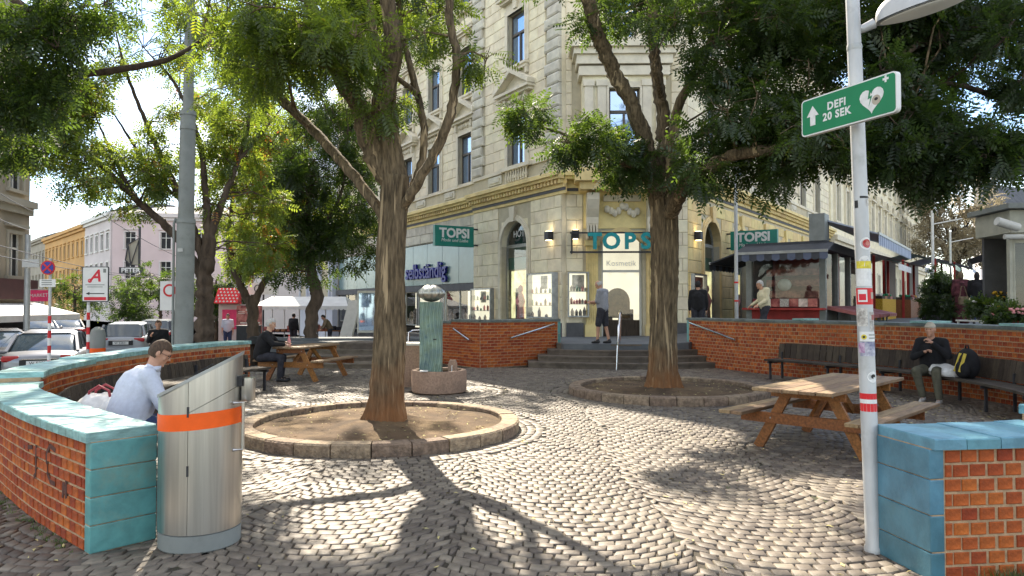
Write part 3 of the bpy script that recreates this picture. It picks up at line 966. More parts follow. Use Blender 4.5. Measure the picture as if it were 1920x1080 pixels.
# ---- curved steps
def steps(label, c, y_front, half, n, rise, z0, depth, bend, group):
    r = thing('stairs', label, 'steps', (c, y_front, z0), group=group)
    for k in range(n):
        hw = half - 0.27 * k
        yb = y_front + depth * k
        m = MB()
        K = 14
        pts = []
        for i in range(K + 1):
            u = -1 + 2 * i / K
            pts.append((c + hw * u, yb + bend * u * u))
        z1 = z0 + rise * (k + 1)
        far = y_front + depth * n + bend + 0.35
        vs = []
        for x, y in pts: vs += [(x, y + 0.02, z1 - rise), (x, y + 0.02, z1 - 0.05), (x, y, z1 - 0.045), (x, y, z1), (x, far, z1)]
        fs = []
        for i in range(K):
            for j in range(4): fs.append((5 * i + j, 5 * i + 5 + j, 5 * i + 6 + j, 5 * i + 1 + j))
        e = 5 * K
        fs += [(0, 1, 2, 3, 4), (e + 4, e + 3, e + 2, e + 1, e)]
        m.add(vs, fs)
        m.build('step', 'step_stone', r)
    return r
steps('four curved stone steps up to the shop entrance between the brick walls', 3.05, 18.45, 2.62, 4, 0.149, 0.0, 0.3, 0.55, 'flights of stone steps')
steps('curved stone steps behind the front tree and the fountain', -4.3, 18.7, 2.1, 4, 0.13, 0.0, 0.85, 0.5, 'flights of stone steps')
# fill between the upper step and the terrace
mb = MB(); mb.box(-7.5, -2.2, 21.9, 23.6, 0.3, 0.523)
tag(mb.build('landing_ground', 'terrace_paving'), kind='structure')
mb = MB(); mb.lathe([(0.62, 0), (0.62, 0.16), (0.6, 0.18), (0.0, 0.18)], (-4.45, 21.2, 0.39), 28)
tag(mb.build('round_step', 'step_stone'), 'round stone step on top of the flight behind the front tree', 'step')

# ---- inverted-V handrail in the middle of the steps
r = thing('handrail', 'freestanding steel handrail in the middle of the curved steps', 'handrail', (2.75, 18.9, 0.15))
m = MB()
m.tube([(2.66, 18.35, 0.0), (2.69, 18.4, 0.62)], 0.028, 10); m.build('post', 'chrome', r, smooth='auto')
m = MB()
m.tube([(2.69, 18.4, 0.62), (2.74, 18.55, 0.92), (2.88, 19.3, 1.42), (2.93, 19.55, 1.5), (2.96, 19.65, 1.42), (2.95, 19.7, 0.6)], 0.028, 10)
m.build('rail', 'chrome', r, smooth='auto')

# ================================================================ tree planters
def planter(label, cx, cy, R):
    r = thing('tree_planter', label, 'planter', (cx, cy, 0), group='round stone tree planters')
    n = 26
    for i in range(n):
        t0, t1 = 2 * PI * i / n + 0.004, 2 * PI * (i + 1) / n - 0.004
        m = MB()
        a, b, h = R - 0.22 + random.uniform(-.008, .008), R + random.uniform(-.012, .012), 0.145 + random.uniform(-.006, .006)
        K = 3
        vs = []
        for k in range(K + 1):
            t = t0 + (t1 - t0) * k / K
            for rr, z in ((a, -0.02), (a, h - 0.012), (a + 0.012, h), (b - 0.02, h), (b, h - 0.02), (b + random.uniform(-.004, .01), h * .55), (b + random.uniform(-.002, .008), -0.02)):
                vs.append((cx + rr * math.cos(t), cy + rr * math.sin(t), z))
        fs = []
        for k in range(K):
            for j in range(6): fs.append((7 * k + j, 7 * k + j + 1, 7 * k + 8 + j, 7 * k + 7 + j))
        fs += [(6, 5, 4, 3, 2, 1, 0), tuple(7 * K + j for j in range(7))]
        m.add(vs, fs)
        m.build('kerb_stone', 'kerb_granite', r)
    # soil with small humps
    K, J = 40, 12
    vs, fs = [], []
    for j in range(J + 1):
        for k in range(K):
            rr = (R - 0.21) * j / J
            t = 2 * PI * k / K
            x, y = rr * math.cos(t), rr * math.sin(t)
            vs.append((cx + x, cy + y, 0.075 + 0.10 * max(0, 1 - rr / 1.2) ** 1.5 + 0.018 * math.sin(5 * x + 2 * y) * math.sin(4 * y - x) + random.uniform(-.006, .006)))
    for j in range(J):
        for k in range(K):
            fs.append((j * K + k, j * K + (k + 1) % K, (j + 1) * K + (k + 1) % K, (j + 1) * K + k))
    m = MB(); m.add(vs, fs); m.build('soil', 'soil', r, smooth=True)
planter('round granite-kerbed planter of bare soil under the front left tree', *PLANTERS[0])
planter('round granite-kerbed planter under the tree before the steps', *PLANTERS[1])
# ================================================================ buildings
class Fac:
    """a facade plane: u runs along it, v outwards, z up"""
    def __init__(s, O, d, n):
        s.O, s.d, s.n = Vector((O[0], O[1], 0)), Vector((d[0], d[1], 0)).normalized(), Vector((n[0], n[1], 0)).normalized()
    def pt(s, u, v, z):
        p = s.O + s.d * u + s.n * v
        return (p.x, p.y, z)
    def box(s, mb, u0, u1, v0, v1, z0, z1, tint=0.0, mi=0):
        vs = [s.pt(u, v, z) for z in (z0, z1) for u, v in ((u0, v0), (u1, v0), (u1, v1), (u0, v1))]
        return mb.add(vs, [(0, 3, 2, 1), (4, 5, 6, 7), (0, 1, 5, 4), (1, 2, 6, 5), (2, 3, 7, 6), (3, 0, 4, 7)], tint, mi)
    def poly(s, mb, uz, v0, v1, tint=0.0):
        return mb.prism(uz, lambda u, z: s.pt(u, v0, z), lambda u, z: s.pt(u, v1, z), tint)
    def block(s, mb, u0, u1, z0, z1, v=0.03, e=0.018, tint=0.0):
        vs = [s.pt(u, -0.005, z) for u, z in ((u0, z0), (u1, z0), (u1, z1), (u0, z1))] + [s.pt(u, v - e * .6, z) for u, z in ((u0, z0), (u1, z0), (u1, z1), (u0, z1))] + \
             [s.pt(u, v, z) for u, z in ((u0 + e, z0 + e), (u1 - e, z0 + e), (u1 - e, z1 - e), (u0 + e, z1 - e))]
        fs = [(k, (k + 1) % 4, 4 + (k + 1) % 4, 4 + k) for k in range(4)] + [(4 + k, 4 + (k + 1) % 4, 8 + (k + 1) % 4, 8 + k) for k in range(4)] + [(8, 9, 10, 11)]
        return mb.add(vs, fs, tint)
    def wall(s, mb, u0, u1, z0, z1, ops, depth=0.28):
        us = sorted(set([u0, u1] + [min(max(o[i], u0), u1) for o in ops for i in (0, 1)]))
        for a, b in zip(us[:-1], us[1:]):
            if b - a < 1e-4: continue
            cut = sorted([(max(o[2], z0), min(o[3], z1)) for o in ops if o[0] < (a + b) / 2 < o[1]])
            z = z0
            for c0, c1 in cut + [(z1, z1)]:
                if c0 - z > 1e-4:
                    mb.add([s.pt(a, 0, z), s.pt(b, 0, z), s.pt(b, 0, c0), s.pt(a, 0, c0)], [(0, 1, 2, 3)])
                z = max(z, c1)
        for o in ops:
            a, b, c, e = o[:4]
            mb.add([s.pt(u, v, z) for v in (0, -depth) for u, z in ((a, c), (b, c), (b, e), (a, e))], [(0, 1, 5, 4), (1, 2, 6, 5), (2, 3, 7, 6), (3, 0, 4, 7)])
        return mb

def ashlar(F, u0, u1, z0, z1, ops, rh, bl, root, mat, own, name='ashlar_block', v=0.03):
    J = MB()
    nr = round((z1 - z0) / rh)
    rh = (z1 - z0) / nr
    for r in range(nr):
        a0, a1 = z0 + r * rh + 0.008, z0 + (r + 1) * rh - 0.008
        spans = [(u0, u1)]
        for o in ops:
            if o[2] < a1 - 0.02 and o[3] > a0 + 0.02:
                ns = []
                for s0, s1 in spans:
                    if o[1] <= s0 or o[0] >= s1: ns.append((s0, s1)); continue
                    if o[0] > s0: ns.append((s0, o[0]))
                    if o[1] < s1: ns.append((o[1], s1))
                spans = ns
        for s0, s1 in spans:
            u = s0 - (bl / 2 if r % 2 else 0)
            while u < s1 - 1e-3:
                ua, ub = max(u, s0), min(u + bl, s1)
                if s1 - ub < bl * 0.25: ub = s1; u = s1
                if ub - ua > 0.1:
                    if own:
                        m = MB(); F.block(m, ua + .007, ub - .007, a0, a1, v)
                        m.build(name, mat, root, fix=False)
                    else:
                        F.block(J, ua + .007, ub - .007, a0, a1, v, tint=random.random())
                u += bl
    if J.v: J.build(name + 's', mat, root, fix=False)['kind'] = 'stuff'

def window(F, u0, u1, z0, z1, root, rec=0.11, simple=False, frame='window_frame', cross=0.62):
    m = MB()
    w = 0.065
    v0, v1 = -rec - 0.06, -rec
    F.box(m, u0, u0 + w, v0, v1, z0, z1); F.box(m, u1 - w, u1, v0, v1, z0, z1)
    F.box(m, u0 + w, u1 - w, v0, v1, z0, z0 + w); F.box(m, u0 + w, u1 - w, v0, v1, z1 - w, z1)
    zc = z0 + (z1 - z0) * cross
    F.box(m, u0 + w, u1 - w, v0, v1 + 0.03, zc - 0.045, zc + 0.045)
    um = (u0 + u1) / 2
    F.box(m, um - 0.035, um + 0.035, v0, v1 + 0.02, z0 + w, zc - 0.045)
    wdw = m.build('window', frame, root, fix=False)
    wdw['kind'] = 'structure'
    for a, b, c, e in ((u0 + w, um - 0.035, z0 + w, zc - 0.045), (um + 0.035, u1 - w, z0 + w, zc - 0.045), (u0 + w, u1 - w, zc + 0.045, z1 - w)):
        g = MB(); g.add([F.pt(a, v0 + 0.03, c), F.pt(b, v0 + 0.03, c), F.pt(b, v0 + 0.03, e), F.pt(a, v0 + 0.03, e)], [(0, 1, 2, 3)])
        g.build('pane', 'window_glass', wdw, fix=False)
    return wdw

def pediment(F, mb, uc, w, z, h, tri=True, v=0.28):
    """entablature with a triangular gable over a window"""
    F.box(mb, uc - w / 2, uc + w / 2, 0.002, v * .7, z, z + 0.10)
    F.box(mb, uc - w / 2 - 0.08, uc + w / 2 + 0.08, 0.002, v, z + 0.10, z + 0.2)
    if tri:
        zz = z + 0.2
        F.poly(mb, [(uc - w / 2 - .08, zz), (uc + w / 2 + .08, zz), (uc, zz + h)], 0.002, 0.08)
        L = math.hypot(w / 2 + .1, h)
        ux, uz = (w / 2 + .1) / L, h / L
        for sg in (-1, 1):
            a = (uc + sg * (w / 2 + .12), zz + 0.001); b = (uc, zz + h)
            t = 0.16
            F.poly(mb, [a, (b[0], b[1]), (b[0], b[1] + t), (a[0] + sg * .02, a[1] + t)], 0.002, v + 0.02 + 0.004 * sg)
    else:
        F.box(mb, uc - w / 2 - .1, uc + w / 2 + .1, 0.002, v + .03, z + 0.2, z + 0.27)

def surround(F, mb, u0, u1, z0, z1, w=0.16, v=0.06):
    F.box(mb, u0 - w, u0, 0.002, v, z0, z1 + w); F.box(mb, u1, u1 + w, 0.002, v, z0, z1 + w)
    F.box(mb, u0, u1, 0.002, v, z1, z1 + w)
    F.box(mb, u0 - w * .35, u0, 0.002, v + .03, z0, z1 + w * .35); F.box(mb, u1, u1 + w * .35, 0.002, v + .03, z0, z1 + w * .35)
    F.box(mb, u0, u1, 0.002, v + .03, z1, z1 + w * .35)

def sill(F, mb, u0, u1, z, w=0.2):
    F.box(mb, u0 - w, u1 + w, 0.002, 0.2, z - 0.09, z); F.box(mb, u0 - w + .05, u1 + w - .05, 0.002, 0.14, z - 0.2, z - 0.09)
    for u in (u0 - w + .12, u1 + w - .12): F.box(mb, u - .06, u + .06, 0.002, 0.11, z - 0.42, z - 0.2)

def balusters(F, root, u0, u1, z0, z1, v, mat='stone_trim'):
    n = max(2, int((u1 - u0) / 0.17))
    for i in range(n):
        u = u0 + (u1 - u0) * (i + 0.5) / n
        h = z1 - z0
        m = MB(); p = F.pt(u, v, z0)
        m.lathe([(0.05, 0), (0.05, 0.06 * h), (0.03, .1 * h), (0.058, .35 * h), (0.028, .68 * h), (0.04, .9 * h), (0.05, .92 * h), (0.05, h)], p, 8)
        m.build('baluster', mat, root, smooth='auto')

def arch_opening(F, root, uc, r, zb, zs, mat, depth=0.3, own=True, parts=True):
    """round arch: spandrels that fill the rectangle above the springing, reveal, moulded surround and keystone"""
    K = 14
    m = MB()
    arc = [(uc + r * math.cos(PI - PI * k / K), zs + r * math.sin(PI - PI * k / K)) for k in range(K + 1)]
    top = zs + r
    for k in range(K):
        a, b = arc[k], arc[k + 1]
        m.add([F.pt(a[0], 0.001, a[1]), F.pt(b[0], 0.001, b[1]), F.pt(b[0], 0.001, top + .002), F.pt(a[0], 0.001, top + .002)], [(0, 1, 2, 3)])
        m.add([F.pt(a[0], 0.001, a[1]), F.pt(b[0], 0.001, b[1]), F.pt(b[0], -depth, b[1]), F.pt(a[0], -depth, a[1])], [(0, 1, 2, 3)])
    m.build('spandrel', mat, root)
    m = MB()
    for (ra, rb, v) in ((r, r + 0.11, 0.075), (r + 0.11, r + 0.2, 0.045)):
        for k in range(K):
            t0, t1 = PI - PI * k / K, PI - PI * (k + 1) / K
            q = [(uc + rr * math.cos(t), zs + rr * math.sin(t)) for rr, t in ((ra, t0), (ra, t1), (rb, t1), (rb, t0))]
            m.add([F.pt(u, vv, z) for vv in (0.0, v) for u, z in q], [(0, 1, 2, 3), (7, 6, 5, 4), (0, 1, 5, 4), (2, 3, 7, 6)])
        for sg in (-1, 1):
            F.box(m, uc + sg * ra if sg > 0 else uc - rb, uc + rb if sg > 0 else uc - ra, 0.0, v, zb, zs)
    m.build('arch_surround', mat if mat == 'stone_yellow' else 'stone_trim', root)
    m = MB(); F.poly(m, [(uc - .13, top - .05), (uc + .13, top - .05), (uc + .2, top + .5), (uc - .2, top + .5)], 0.0, 0.13)
    m.build('keystone', mat if mat == 'stone_yellow' else 'stone_trim', root)

def arch_window(F, root, uc, r, zb, zs, inside='shop_warm_glow', goods=True, rec=0.22):
    """glazed arch with transom, lit shop behind"""
    K = 14
    m = MB()
    w = 0.06
    F.box(m, uc - r, uc - r + w, -rec - .06, -rec, zb, zs); F.box(m, uc + r - w, uc + r, -rec - .06, -rec, zb, zs)
    F.box(m, uc - r + w, uc + r - w, -rec - .06, -rec, zs - .06, zs + .06); F.box(m, uc - r + w, uc + r - w, -rec - .06, -rec, zb, zb + .08)
    for k in range(K):
        t0, t1 = PI * k / K, PI * (k + 1) / K
        q = [(uc + rr * math.cos(t), zs + rr * math.sin(t)) for rr, t in ((r - w, t0), (r - w, t1), (r, t1), (r, t0))]
        m.add([F.pt(u, v, z) for v in (-rec - .06, -rec) for u, z in q], [(0, 1, 2, 3), (7, 6, 5, 4), (0, 1, 5, 4), (2, 3, 7, 6)])
    win = m.build('window', 'steel_dull', root); win['kind'] = 'structure'
    g = MB()
    pts = [(uc - r + .02, zb + .04), (uc + r - .02, zb + .04)] + [(uc + (r - .02) * math.cos(PI * k / K), zs + (r - .02) * math.sin(PI * k / K)) for k in range(K + 1)]
    g.add([F.pt(u, -rec - .03, z) for u, z in pts], [tuple(range(len(pts)))])
    g.build('pane', 'shop_glass', win, fix=False)
    sh = .5 * (1.63 if F is FA else 2.6)
    b = MB(); F.box(b, uc - r - .2, uc + r + 2.6, -.95, -.90, zb - .1, zs + .1); b.build('back_wall', 'kiosk_cream' if goods else 'interior_dark', root)
    if goods:
        b = MB(); F.box(b, uc - r * .9 + sh, uc + .2 + sh, -.55, -.5, zb + .1, zs - .9); b.build('shop_interior', inside, root)
        b = MB(); F.box(b, uc - r * .95 + sh, uc + r * .7 + sh, -.49, -.45, zs - .85, zs - .4); b.build('teal_banner', 'topsi_green', root)
        b = MB(); p0 = F.pt(uc - r * .45 + sh * .75, -.4, zb); b.lathe([(.16, 0), (.12, .5), (.2, .75), (.1, 1.0), (.05, 1.05), (.1, 1.15), (.09, 1.28), (0, 1.36)], p0, 12); b.build('dressed_bust', 'flower_pink', root, smooth=True)
    b = MB(); F.box(b, uc - r - .2, uc + r + 2.6, -.95, -.9, zs + .1, zs + r + .3)
    b.build('shop_ceiling', 'interior_dark', root)
    if goods:
        for i in range(3):
            u = uc + random.uniform(-r * .7, r * .7)
            hgt = random.uniform(0.5, 1.4)
            b = MB(); F.box(b, u + sh - .12, u + sh + .12, -.5, -.42, zb, zb + hgt); b.build('shop_shelf', 'shop_goods', root)

M('goods_wood', (.20, .13, .07), .7, .5, 5)
ZB = 0.5
dL, nL = (-0.524, 0.852), (-0.852, -0.524)
dR, nR = (0.571, 0.821), (0.821, -0.571)
PL, PR = (1.81, 24.0), (5.84, 23.9)
FA = Fac((PL[0] + nL[0] * 0.18, PL[1] + nL[1] * 0.18), dL, nL)    # projecting bay next to the corner
FL = Fac(PL, dL, nL)
FC = Fac(PL, (PR[0] - PL[0], PR[1] - PL[1]), (-(-(PR[1] - PL[1])) * 0 - 0.0248, -1))
FR = Fac(PR, dR, nR)
CW = math.hypot(PR[0] - PL[0], PR[1] - PL[1])
bld = thing('corner_building', 'tall cream stone corner building with the cosmetics shop on its ground floor', 'building', (3.8, 25, ZB))
Z1, ZC0, ZC1, ZTOP = 5.35, 5.55, 6.05, 21.5  # top raised above view so the building shades more of the square
FLOORS = [(6.72, 8.8), (10.45, 12.45), (14.2, 15.9), (17.5, 19.2)]
LEN_L, LEN_R = 24.0, 22.5

def upper(F, u0, u1, cols, mat, blk_mat, near, ww=1.2, own=False, quoins=()):
    ops = [(c - ww / 2, c + ww / 2, a, b) for c in cols for a, b in FLOORS]
    w = MB(); F.wall(w, u0, u1, ZC1, ZTOP, ops); w.build('wall', 'stone_joint' if near else blk_mat, bld, fix=False)
    for i, c in enumerate(cols):
        for fi, (a, b) in enumerate(FLOORS):
            t = MB()
            window(F, c - ww / 2, c + ww / 2, a, b, bld)
            surround(F, t, c - ww / 2, c + ww / 2, a, b, w=.22, v=.08)
            if fi == 0:
                F.box(t, c - ww / 2 - .16, c + ww / 2 + .16, 0.004, 0.07, b + .17, b + .55)
                for sg in (-1, 1): F.box(t, c + sg * (ww / 2 + .08) - .07, c + sg * (ww / 2 + .08) + .07, 0.006, .2, b + .2, b + .55)
                for k in range(5):       # ornament in the frieze
                    p = F.pt(c - .42 + .21 * k, .09, b + .36)
                    t.ell(p, .09, .09, .10 + .03 * (k % 2), 8, 6)
                pediment(F, t, c, ww + .95, b + .5, 0.62, v=.36)
            elif fi == 1:
                sill(F, t, c - ww / 2, c + ww / 2, a - .02)
                F.box(t, c - ww / 2 - .16, c + ww / 2 + .16, 0.004, 0.06, b + .17, b + .45)
                F.poly(t, [(c - .12, b + .1), (c + .12, b + .1), (c + .17, b + .5), (c - .17, b + .5)], .0, .16)
                pediment(F, t, c, ww + .7, b + .45, 0.3, tri=False, v=.34)
            else:
                sill(F, t, c - ww / 2, c + ww / 2, a - .02)
            t.build('window_surround', 'stone_trim', bld)
    bops = [(c - ww / 2 - .17 - .0, c + ww / 2 + .17, a - .45 if i else ZC1, b + (.75 if i == 0 else .2)) for c in cols for i, (a, b) in enumerate(FLOORS)] + list(quoins)
    ashlar(F, u0, u1, 6.75, ZTOP, bops, 0.385, 0.95 if near else 1.6, bld, blk_mat, own)
    # pedestal band with panels between the windows
    for q_ in ((.05, ZC1, 6.2), (.07, 6.62, 6.75)): p = MB(); F.box(p, u0, u1, 0.0, *q_); p.build('pedestal_band', 'stone_trim', bld)
    for i in range(len(cols)):
        cN = cols[i] + (1.6 if len(cols) < 2 else (cols[min(i + 1, len(cols) - 1)] - cols[max(0, min(i, len(cols) - 2))]) / 2)
        if cN + .55 > u1: continue
        q = MB()
        F.box(q, cN - .5, cN + .5, 0.0, 0.055, 6.25, 6.57)
        F.box(q, cN - .36, cN + .36, 0.05, 0.09, 6.33, 6.49)
        q.build('pedestal_panel', 'stone_grey', bld)
    tops = MB(); F.box(tops, u0 - .0, u1, 0.0, 0.5, ZTOP - .35, ZTOP + .05); F.box(tops, u0, u1, 0, .3, ZTOP - .7, ZTOP - .35); tops.build('eaves_cornice', 'stone_trim', bld)

def cornice(F, u0, u1, mat, v=0.0, dent=True):
    m = MB()
    F.box(m, u0, u1, v, v + .06, Z1, Z1 + .1)
    F.box(m, u0, u1, v, v + .12, ZC0, ZC0 + .12)
    F.box(m, u0, u1, v, v + .34, ZC0 + .27, ZC0 + .37)
    F.box(m, u0, u1, v, v + .44, ZC0 + .37, ZC1)
    F.box(m, u0, u1, v, v + .05, Z1 + .1, ZC0 + .27)
    m.build('cornice', mat, bld)
    if dent:
        n = int((u1 - u0) / .2)
        for i in range(n):
            u = u0 + (i + .5) * (u1 - u0) / n
            d_ = MB(); F.box(d_, u - .055, u + .055, v + .05, v + .26, ZC0 + .125, ZC0 + .265)
            d_.build('dentil', mat, bld, fix=False)
    b = MB(); F.box(b, u0, u1, v + .05, v + .085, Z1 + .1, ZC0); b.build('cornice_fascia', 'plinth_dark', bld)

def quoin(F, ua, ub, za, zb, proud=0.12):
    n = round((zb - za) / 0.385)
    h = (zb - za) / n
    for i in range(n):
        m = MB()
        w = 0.0 if i % 2 else 0.16
        F.block(m, ua + (w if ua > 0.3 else 0), ub - (0 if ua > 0.3 else w), za + i * h + .012, za + (i + 1) * h - .012, proud, .06)
        m.build('quoin_stone', 'stone_grey', bld, fix=False)

# --- left bay (next to the corner)
upper(FA, 0, 6.1, [2.75], 'stone_cream', 'stone_cream', True, own=False, quoins=[(0, .92, 6.7, 19), (5.15, 6.1, 6.7, 19)])
quoin(FA, 0.0, 0.9, 6.76, 14.2); quoin(FA, 5.17, 6.1, 6.76, 14.2)
balusters(FA, bld, 1.95, 3.5, 6.2, 6.62, .1)
q = MB(); FA.box(q, 1.75, 3.75, 0.0, .2, 6.62, 6.76); q.build('window_balustrade_rail', 'stone_trim', bld)
cornice(FA, -0.3, 6.1, 'stone_yellow')
AW = (3.0, 0.92, 1.05, 3.85)         # arch: centre, radius, sill, springing
ops = [(AW[0] - AW[1], AW[0] + AW[1], AW[2], AW[3] + AW[1])]
w = MB(); FA.wall(w, 0, 6.1, ZB - .2, ZC1, ops, .3); w.build('wall', 'stone_joint', bld, fix=False)
aops = [(AW[0] - AW[1] - .21, AW[0] + AW[1] + .21, ZB, AW[3] + AW[1] + .2), (AW[0] - .2, AW[0] + .2, 4, 5.35)]
ashlar(FA, 0, 6.1, 1.05, Z1, aops, 0.43, 0.82, bld, 'stone_cream', True)
p = MB(); FA.box(p, 0, AW[0] - AW[1] - .2, 0, .06, ZB - .2, 1.05); FA.box(p, AW[0] + AW[1] + .2, 6.1, 0, .06, ZB - .2, 1.05); FA.box(p, AW[0] - AW[1] - .2, AW[0] + AW[1] + .2, 0.0, .05, ZB - .2, 1.0); p.build('plinth', 'plinth_dark', bld)
arch_opening(FA, bld, *AW, 'stone_cream'); arch_window(FA, bld, *AW)
text('window_word', 'HOT', .36, FA.pt(AW[0], -.2, 4.28), -FA.d, (0, 0, 1), 'white_sticker', bld, .003)
# --- chamfer with the entrance
EC = CW * 0.46
EW, EH = 0.68, 3.7
cops = [(EC - EW, EC + EW, ZB - .2, EH + 0.42)]
w = MB(); FC.wall(w, 0, CW, ZB - .2, ZC1, cops, .3); w.build('wall', 'stone_joint', bld, fix=False)
ashlar(FC, 0, CW, 1.05, Z1, [(EC - EW - .62, EC + EW + .62, ZB, 6)], 0.43, 0.7, bld, 'stone_cream', True)
for q_ in ((0, EC - EW - .6), (EC + EW + .6, CW)): p = MB(); FC.box(p, *q_, 0, .06, ZB - .2, 1.05); p.build('plinth', 'plinth_dark', bld)
# segmental arch filler
K = 10; m = MB()
for k in range(K):
    a, b = -1 + 2 * k / K, -1 + 2 * (k + 1) / K
    za, zb_ = EH + .4 * (1 - a * a), EH + .4 * (1 - b * b)
    m.add([FC.pt(EC + a * EW, .001, za), FC.pt(EC + b * EW, .001, zb_), FC.pt(EC + b * EW, .001, EH + .425), FC.pt(EC + a * EW, .001, EH + .425)], [(0, 1, 2, 3)])
    m.add([FC.pt(EC + a * EW, .001, za), FC.pt(EC + b * EW, .001, zb_), FC.pt(EC + b * EW, -.3, zb_), FC.pt(EC + a * EW, -.3, za)], [(0, 1, 2, 3)])
    for (da, v) in ((0, .05),):
        m.add([FC.pt(EC + a * EW, v, za), FC.pt(EC + b * EW, v, zb_), FC.pt(EC + b * EW, v, zb_ + .14), FC.pt(EC + a * EW, v, za + .14),
               FC.pt(EC + a * EW, 0, za), FC.pt(EC + b * EW, 0, zb_), FC.pt(EC + b * EW, 0, zb_ + .14), FC.pt(EC + a * EW, 0, za + .14)], [(0, 1, 2, 3), (0, 1, 5, 4), (3, 2, 6, 7)])
m.build('entrance_arch', 'stone_yellow', bld)
m = MB(); FC.box(m, EC - EW - .6, EC + EW + .6, 0.0, .04, EH + .5, Z1); m.build('entrance_panel', 'stone_yellow', bld)
for sg in (-1, 1):                       # fluted pilasters and consoles
    uc = EC + sg * (EW + .32)
    m = MB()
    FC.box(m, uc - .24, uc + .24, 0, .14, ZB - .2, 1.0); FC.box(m, uc - .2, uc + .2, 0, .08, 1.0, 3.62)
    for k in range(5): FC.box(m, uc - .17 + k * .075, uc - .13 + k * .075, .08, .115, 1.05, 3.58)
    FC.box(m, uc - .25, uc + .25, 0, .17, 3.62, 3.8)
    m.build('pilaster', 'stone_yellow', bld)
    m = MB()
    prof = [(0, 3.82), (.14, 3.82), (.16, 4.1), (.26, 4.35), (.28, 4.55), (.46, 4.8), (.62, 5.1), (.62, 5.32), (0, 5.32)]
    m.prism(prof, lambda v, z: FC.pt(uc - .2, v, z), lambda v, z: FC.pt(uc + .2, v, z))
    m.build('console', 'stone_trim', bld)
    m = MB()
    for k in range(4): FC.box(m, uc - .17 + k * .095, uc - .115 + k * .095, .1, .3, 3.85, 4.3)
    m.build('console_fluting', 'stone_trim', bld)
m = MB()
for k in range(9):
    p_ = FC.pt(EC - .5 + .125 * k, .1, 4.86 + .10 * math.cos(k * 1.4) - .06 * abs(k - 4) * .5); m.ell(p_, .1, .08, .13, 8, 6)
FC.box(m, EC - .62, EC + .62, .0, .12, 5.1, 5.3)
m.build('carved_ornament', 'stone_trim', bld)
cornice(FC, -.2, CW + .2, 'stone_yellow', dent=False)
# oriel above the entrance
OU0, OU1, OV = EC - 1.35, EC + 1.35, .72
FO = Fac(FC.pt(0, OV, 0)[:2], FC.d[:2], FC.n[:2])
m = MB(); FC.box(m, OU0 - .25, OU1 + .25, 0, OV + .3, ZC0 + .1, ZC1 + .02); FC.box(m, OU0 - .1, OU1 + .1, 0, OV + .12, Z1 + .05, ZC0 + .1); m.build('oriel_floor', 'stone_yellow', bld)
ow = (EC - .5, EC + .5, 6.72, 8.7)
m = MB(); FO.wall(m, OU0, OU1, ZC1, 9.1, [ow]); m.add([FC.pt(OU0, 0, ZC1), FC.pt(OU0, OV, ZC1), FC.pt(OU0, OV, 9.1), FC.pt(OU0, 0, 9.1)], [(0, 1, 2, 3)])
m.add([FC.pt(OU1, 0, ZC1), FC.pt(OU1, OV, ZC1), FC.pt(OU1, OV, 9.1), FC.pt(OU1, 0, 9.1)], [(0, 1, 2, 3)]); m.build('oriel_wall', 'stone_cream', bld, fix=False)
window(FO, *ow[:2], *ow[2:], bld)
m = MB(); surround(FO, m, *ow[:2], *ow[2:], w=.2)
FO.box(m, EC - .1, EC + .1, .06, .14, 8.72, 9.02)
for u in (OU0 + .2, OU0 + .62, OU1 - .2, OU1 - .62): FO.box(m, u - .14, u + .14, .0, .09, 6.2, 8.9); FO.box(m, u - .18, u + .18, .0, .13, 8.75, 8.95)
FO.box(m, OU0 - .05, OU1 + .05, 0, .1, ZC1 + .05, 6.3)
for z, v in ((9.1, .12), (9.45, .2), (9.75, .3), (9.95, .42)): FC.box(m, OU0 - v, OU1 + v, 0, OV + v, z, z + .2 if z > 9.9 else z + .3)
m.build('oriel_trim', 'stone_trim', bld)
balusters(FO, bld, OU0 + .3, OU1 - .3, 10.25, 10.85, .25)
m = MB(); FO.box(m, OU0 - .1, OU1 + .1, .12, .38, 10.86, 11.0); FO.box(m, OU0 - .1, OU0 + .28, .1, .4, 10.152, 10.86); FO.box(m, OU1 - .28, OU1 + .1, .1, .4, 10.152, 10.86); FO.box(m, OU0 + .28, OU1 - .28, .12, .38, 10.152, 10.25)
m.build('balcony_rail', 'stone_trim', bld)
upc = [(EC - .5, EC + .5, a, b) for a, b in FLOORS[1:]]
m = MB(); FC.wall(m, 0, CW, ZC1, ZTOP, upc); m.build('wall', 'stone_joint', bld, fix=False)
for o_ in upc: window(FC, *o_, bld)
m = MB()
for o_ in upc: surround(FC, m, *o_)
m.build('window_surround', 'stone_trim', bld)
m = MB(); FC.box(m, 0, CW, 0, .5, ZTOP - .35, ZTOP + .05); m.build('eaves_cornice', 'stone_trim', bld)
ashlar(FC, 0, CW, 6.05, ZTOP - .4, [(OU0 - .3, OU1 + .3, 6, 10.3)] + [(o_[0] - .2, o_[1] + .2, o_[2], o_[3] + .2) for o_ in upc], 0.385, .8, bld, 'stone_cream', False)
q_ = MB(); q_.prism([FA.pt(0, -.002, 0)[:2], FC.pt(0, -.002, 0)[:2], FL.pt(.4, -.4, 0)[:2]], lambda x, y: (x, y, ZB - .2), lambda x, y: (x, y, ZTOP)); q_.build('corner_strip', 'stone_cream', bld)
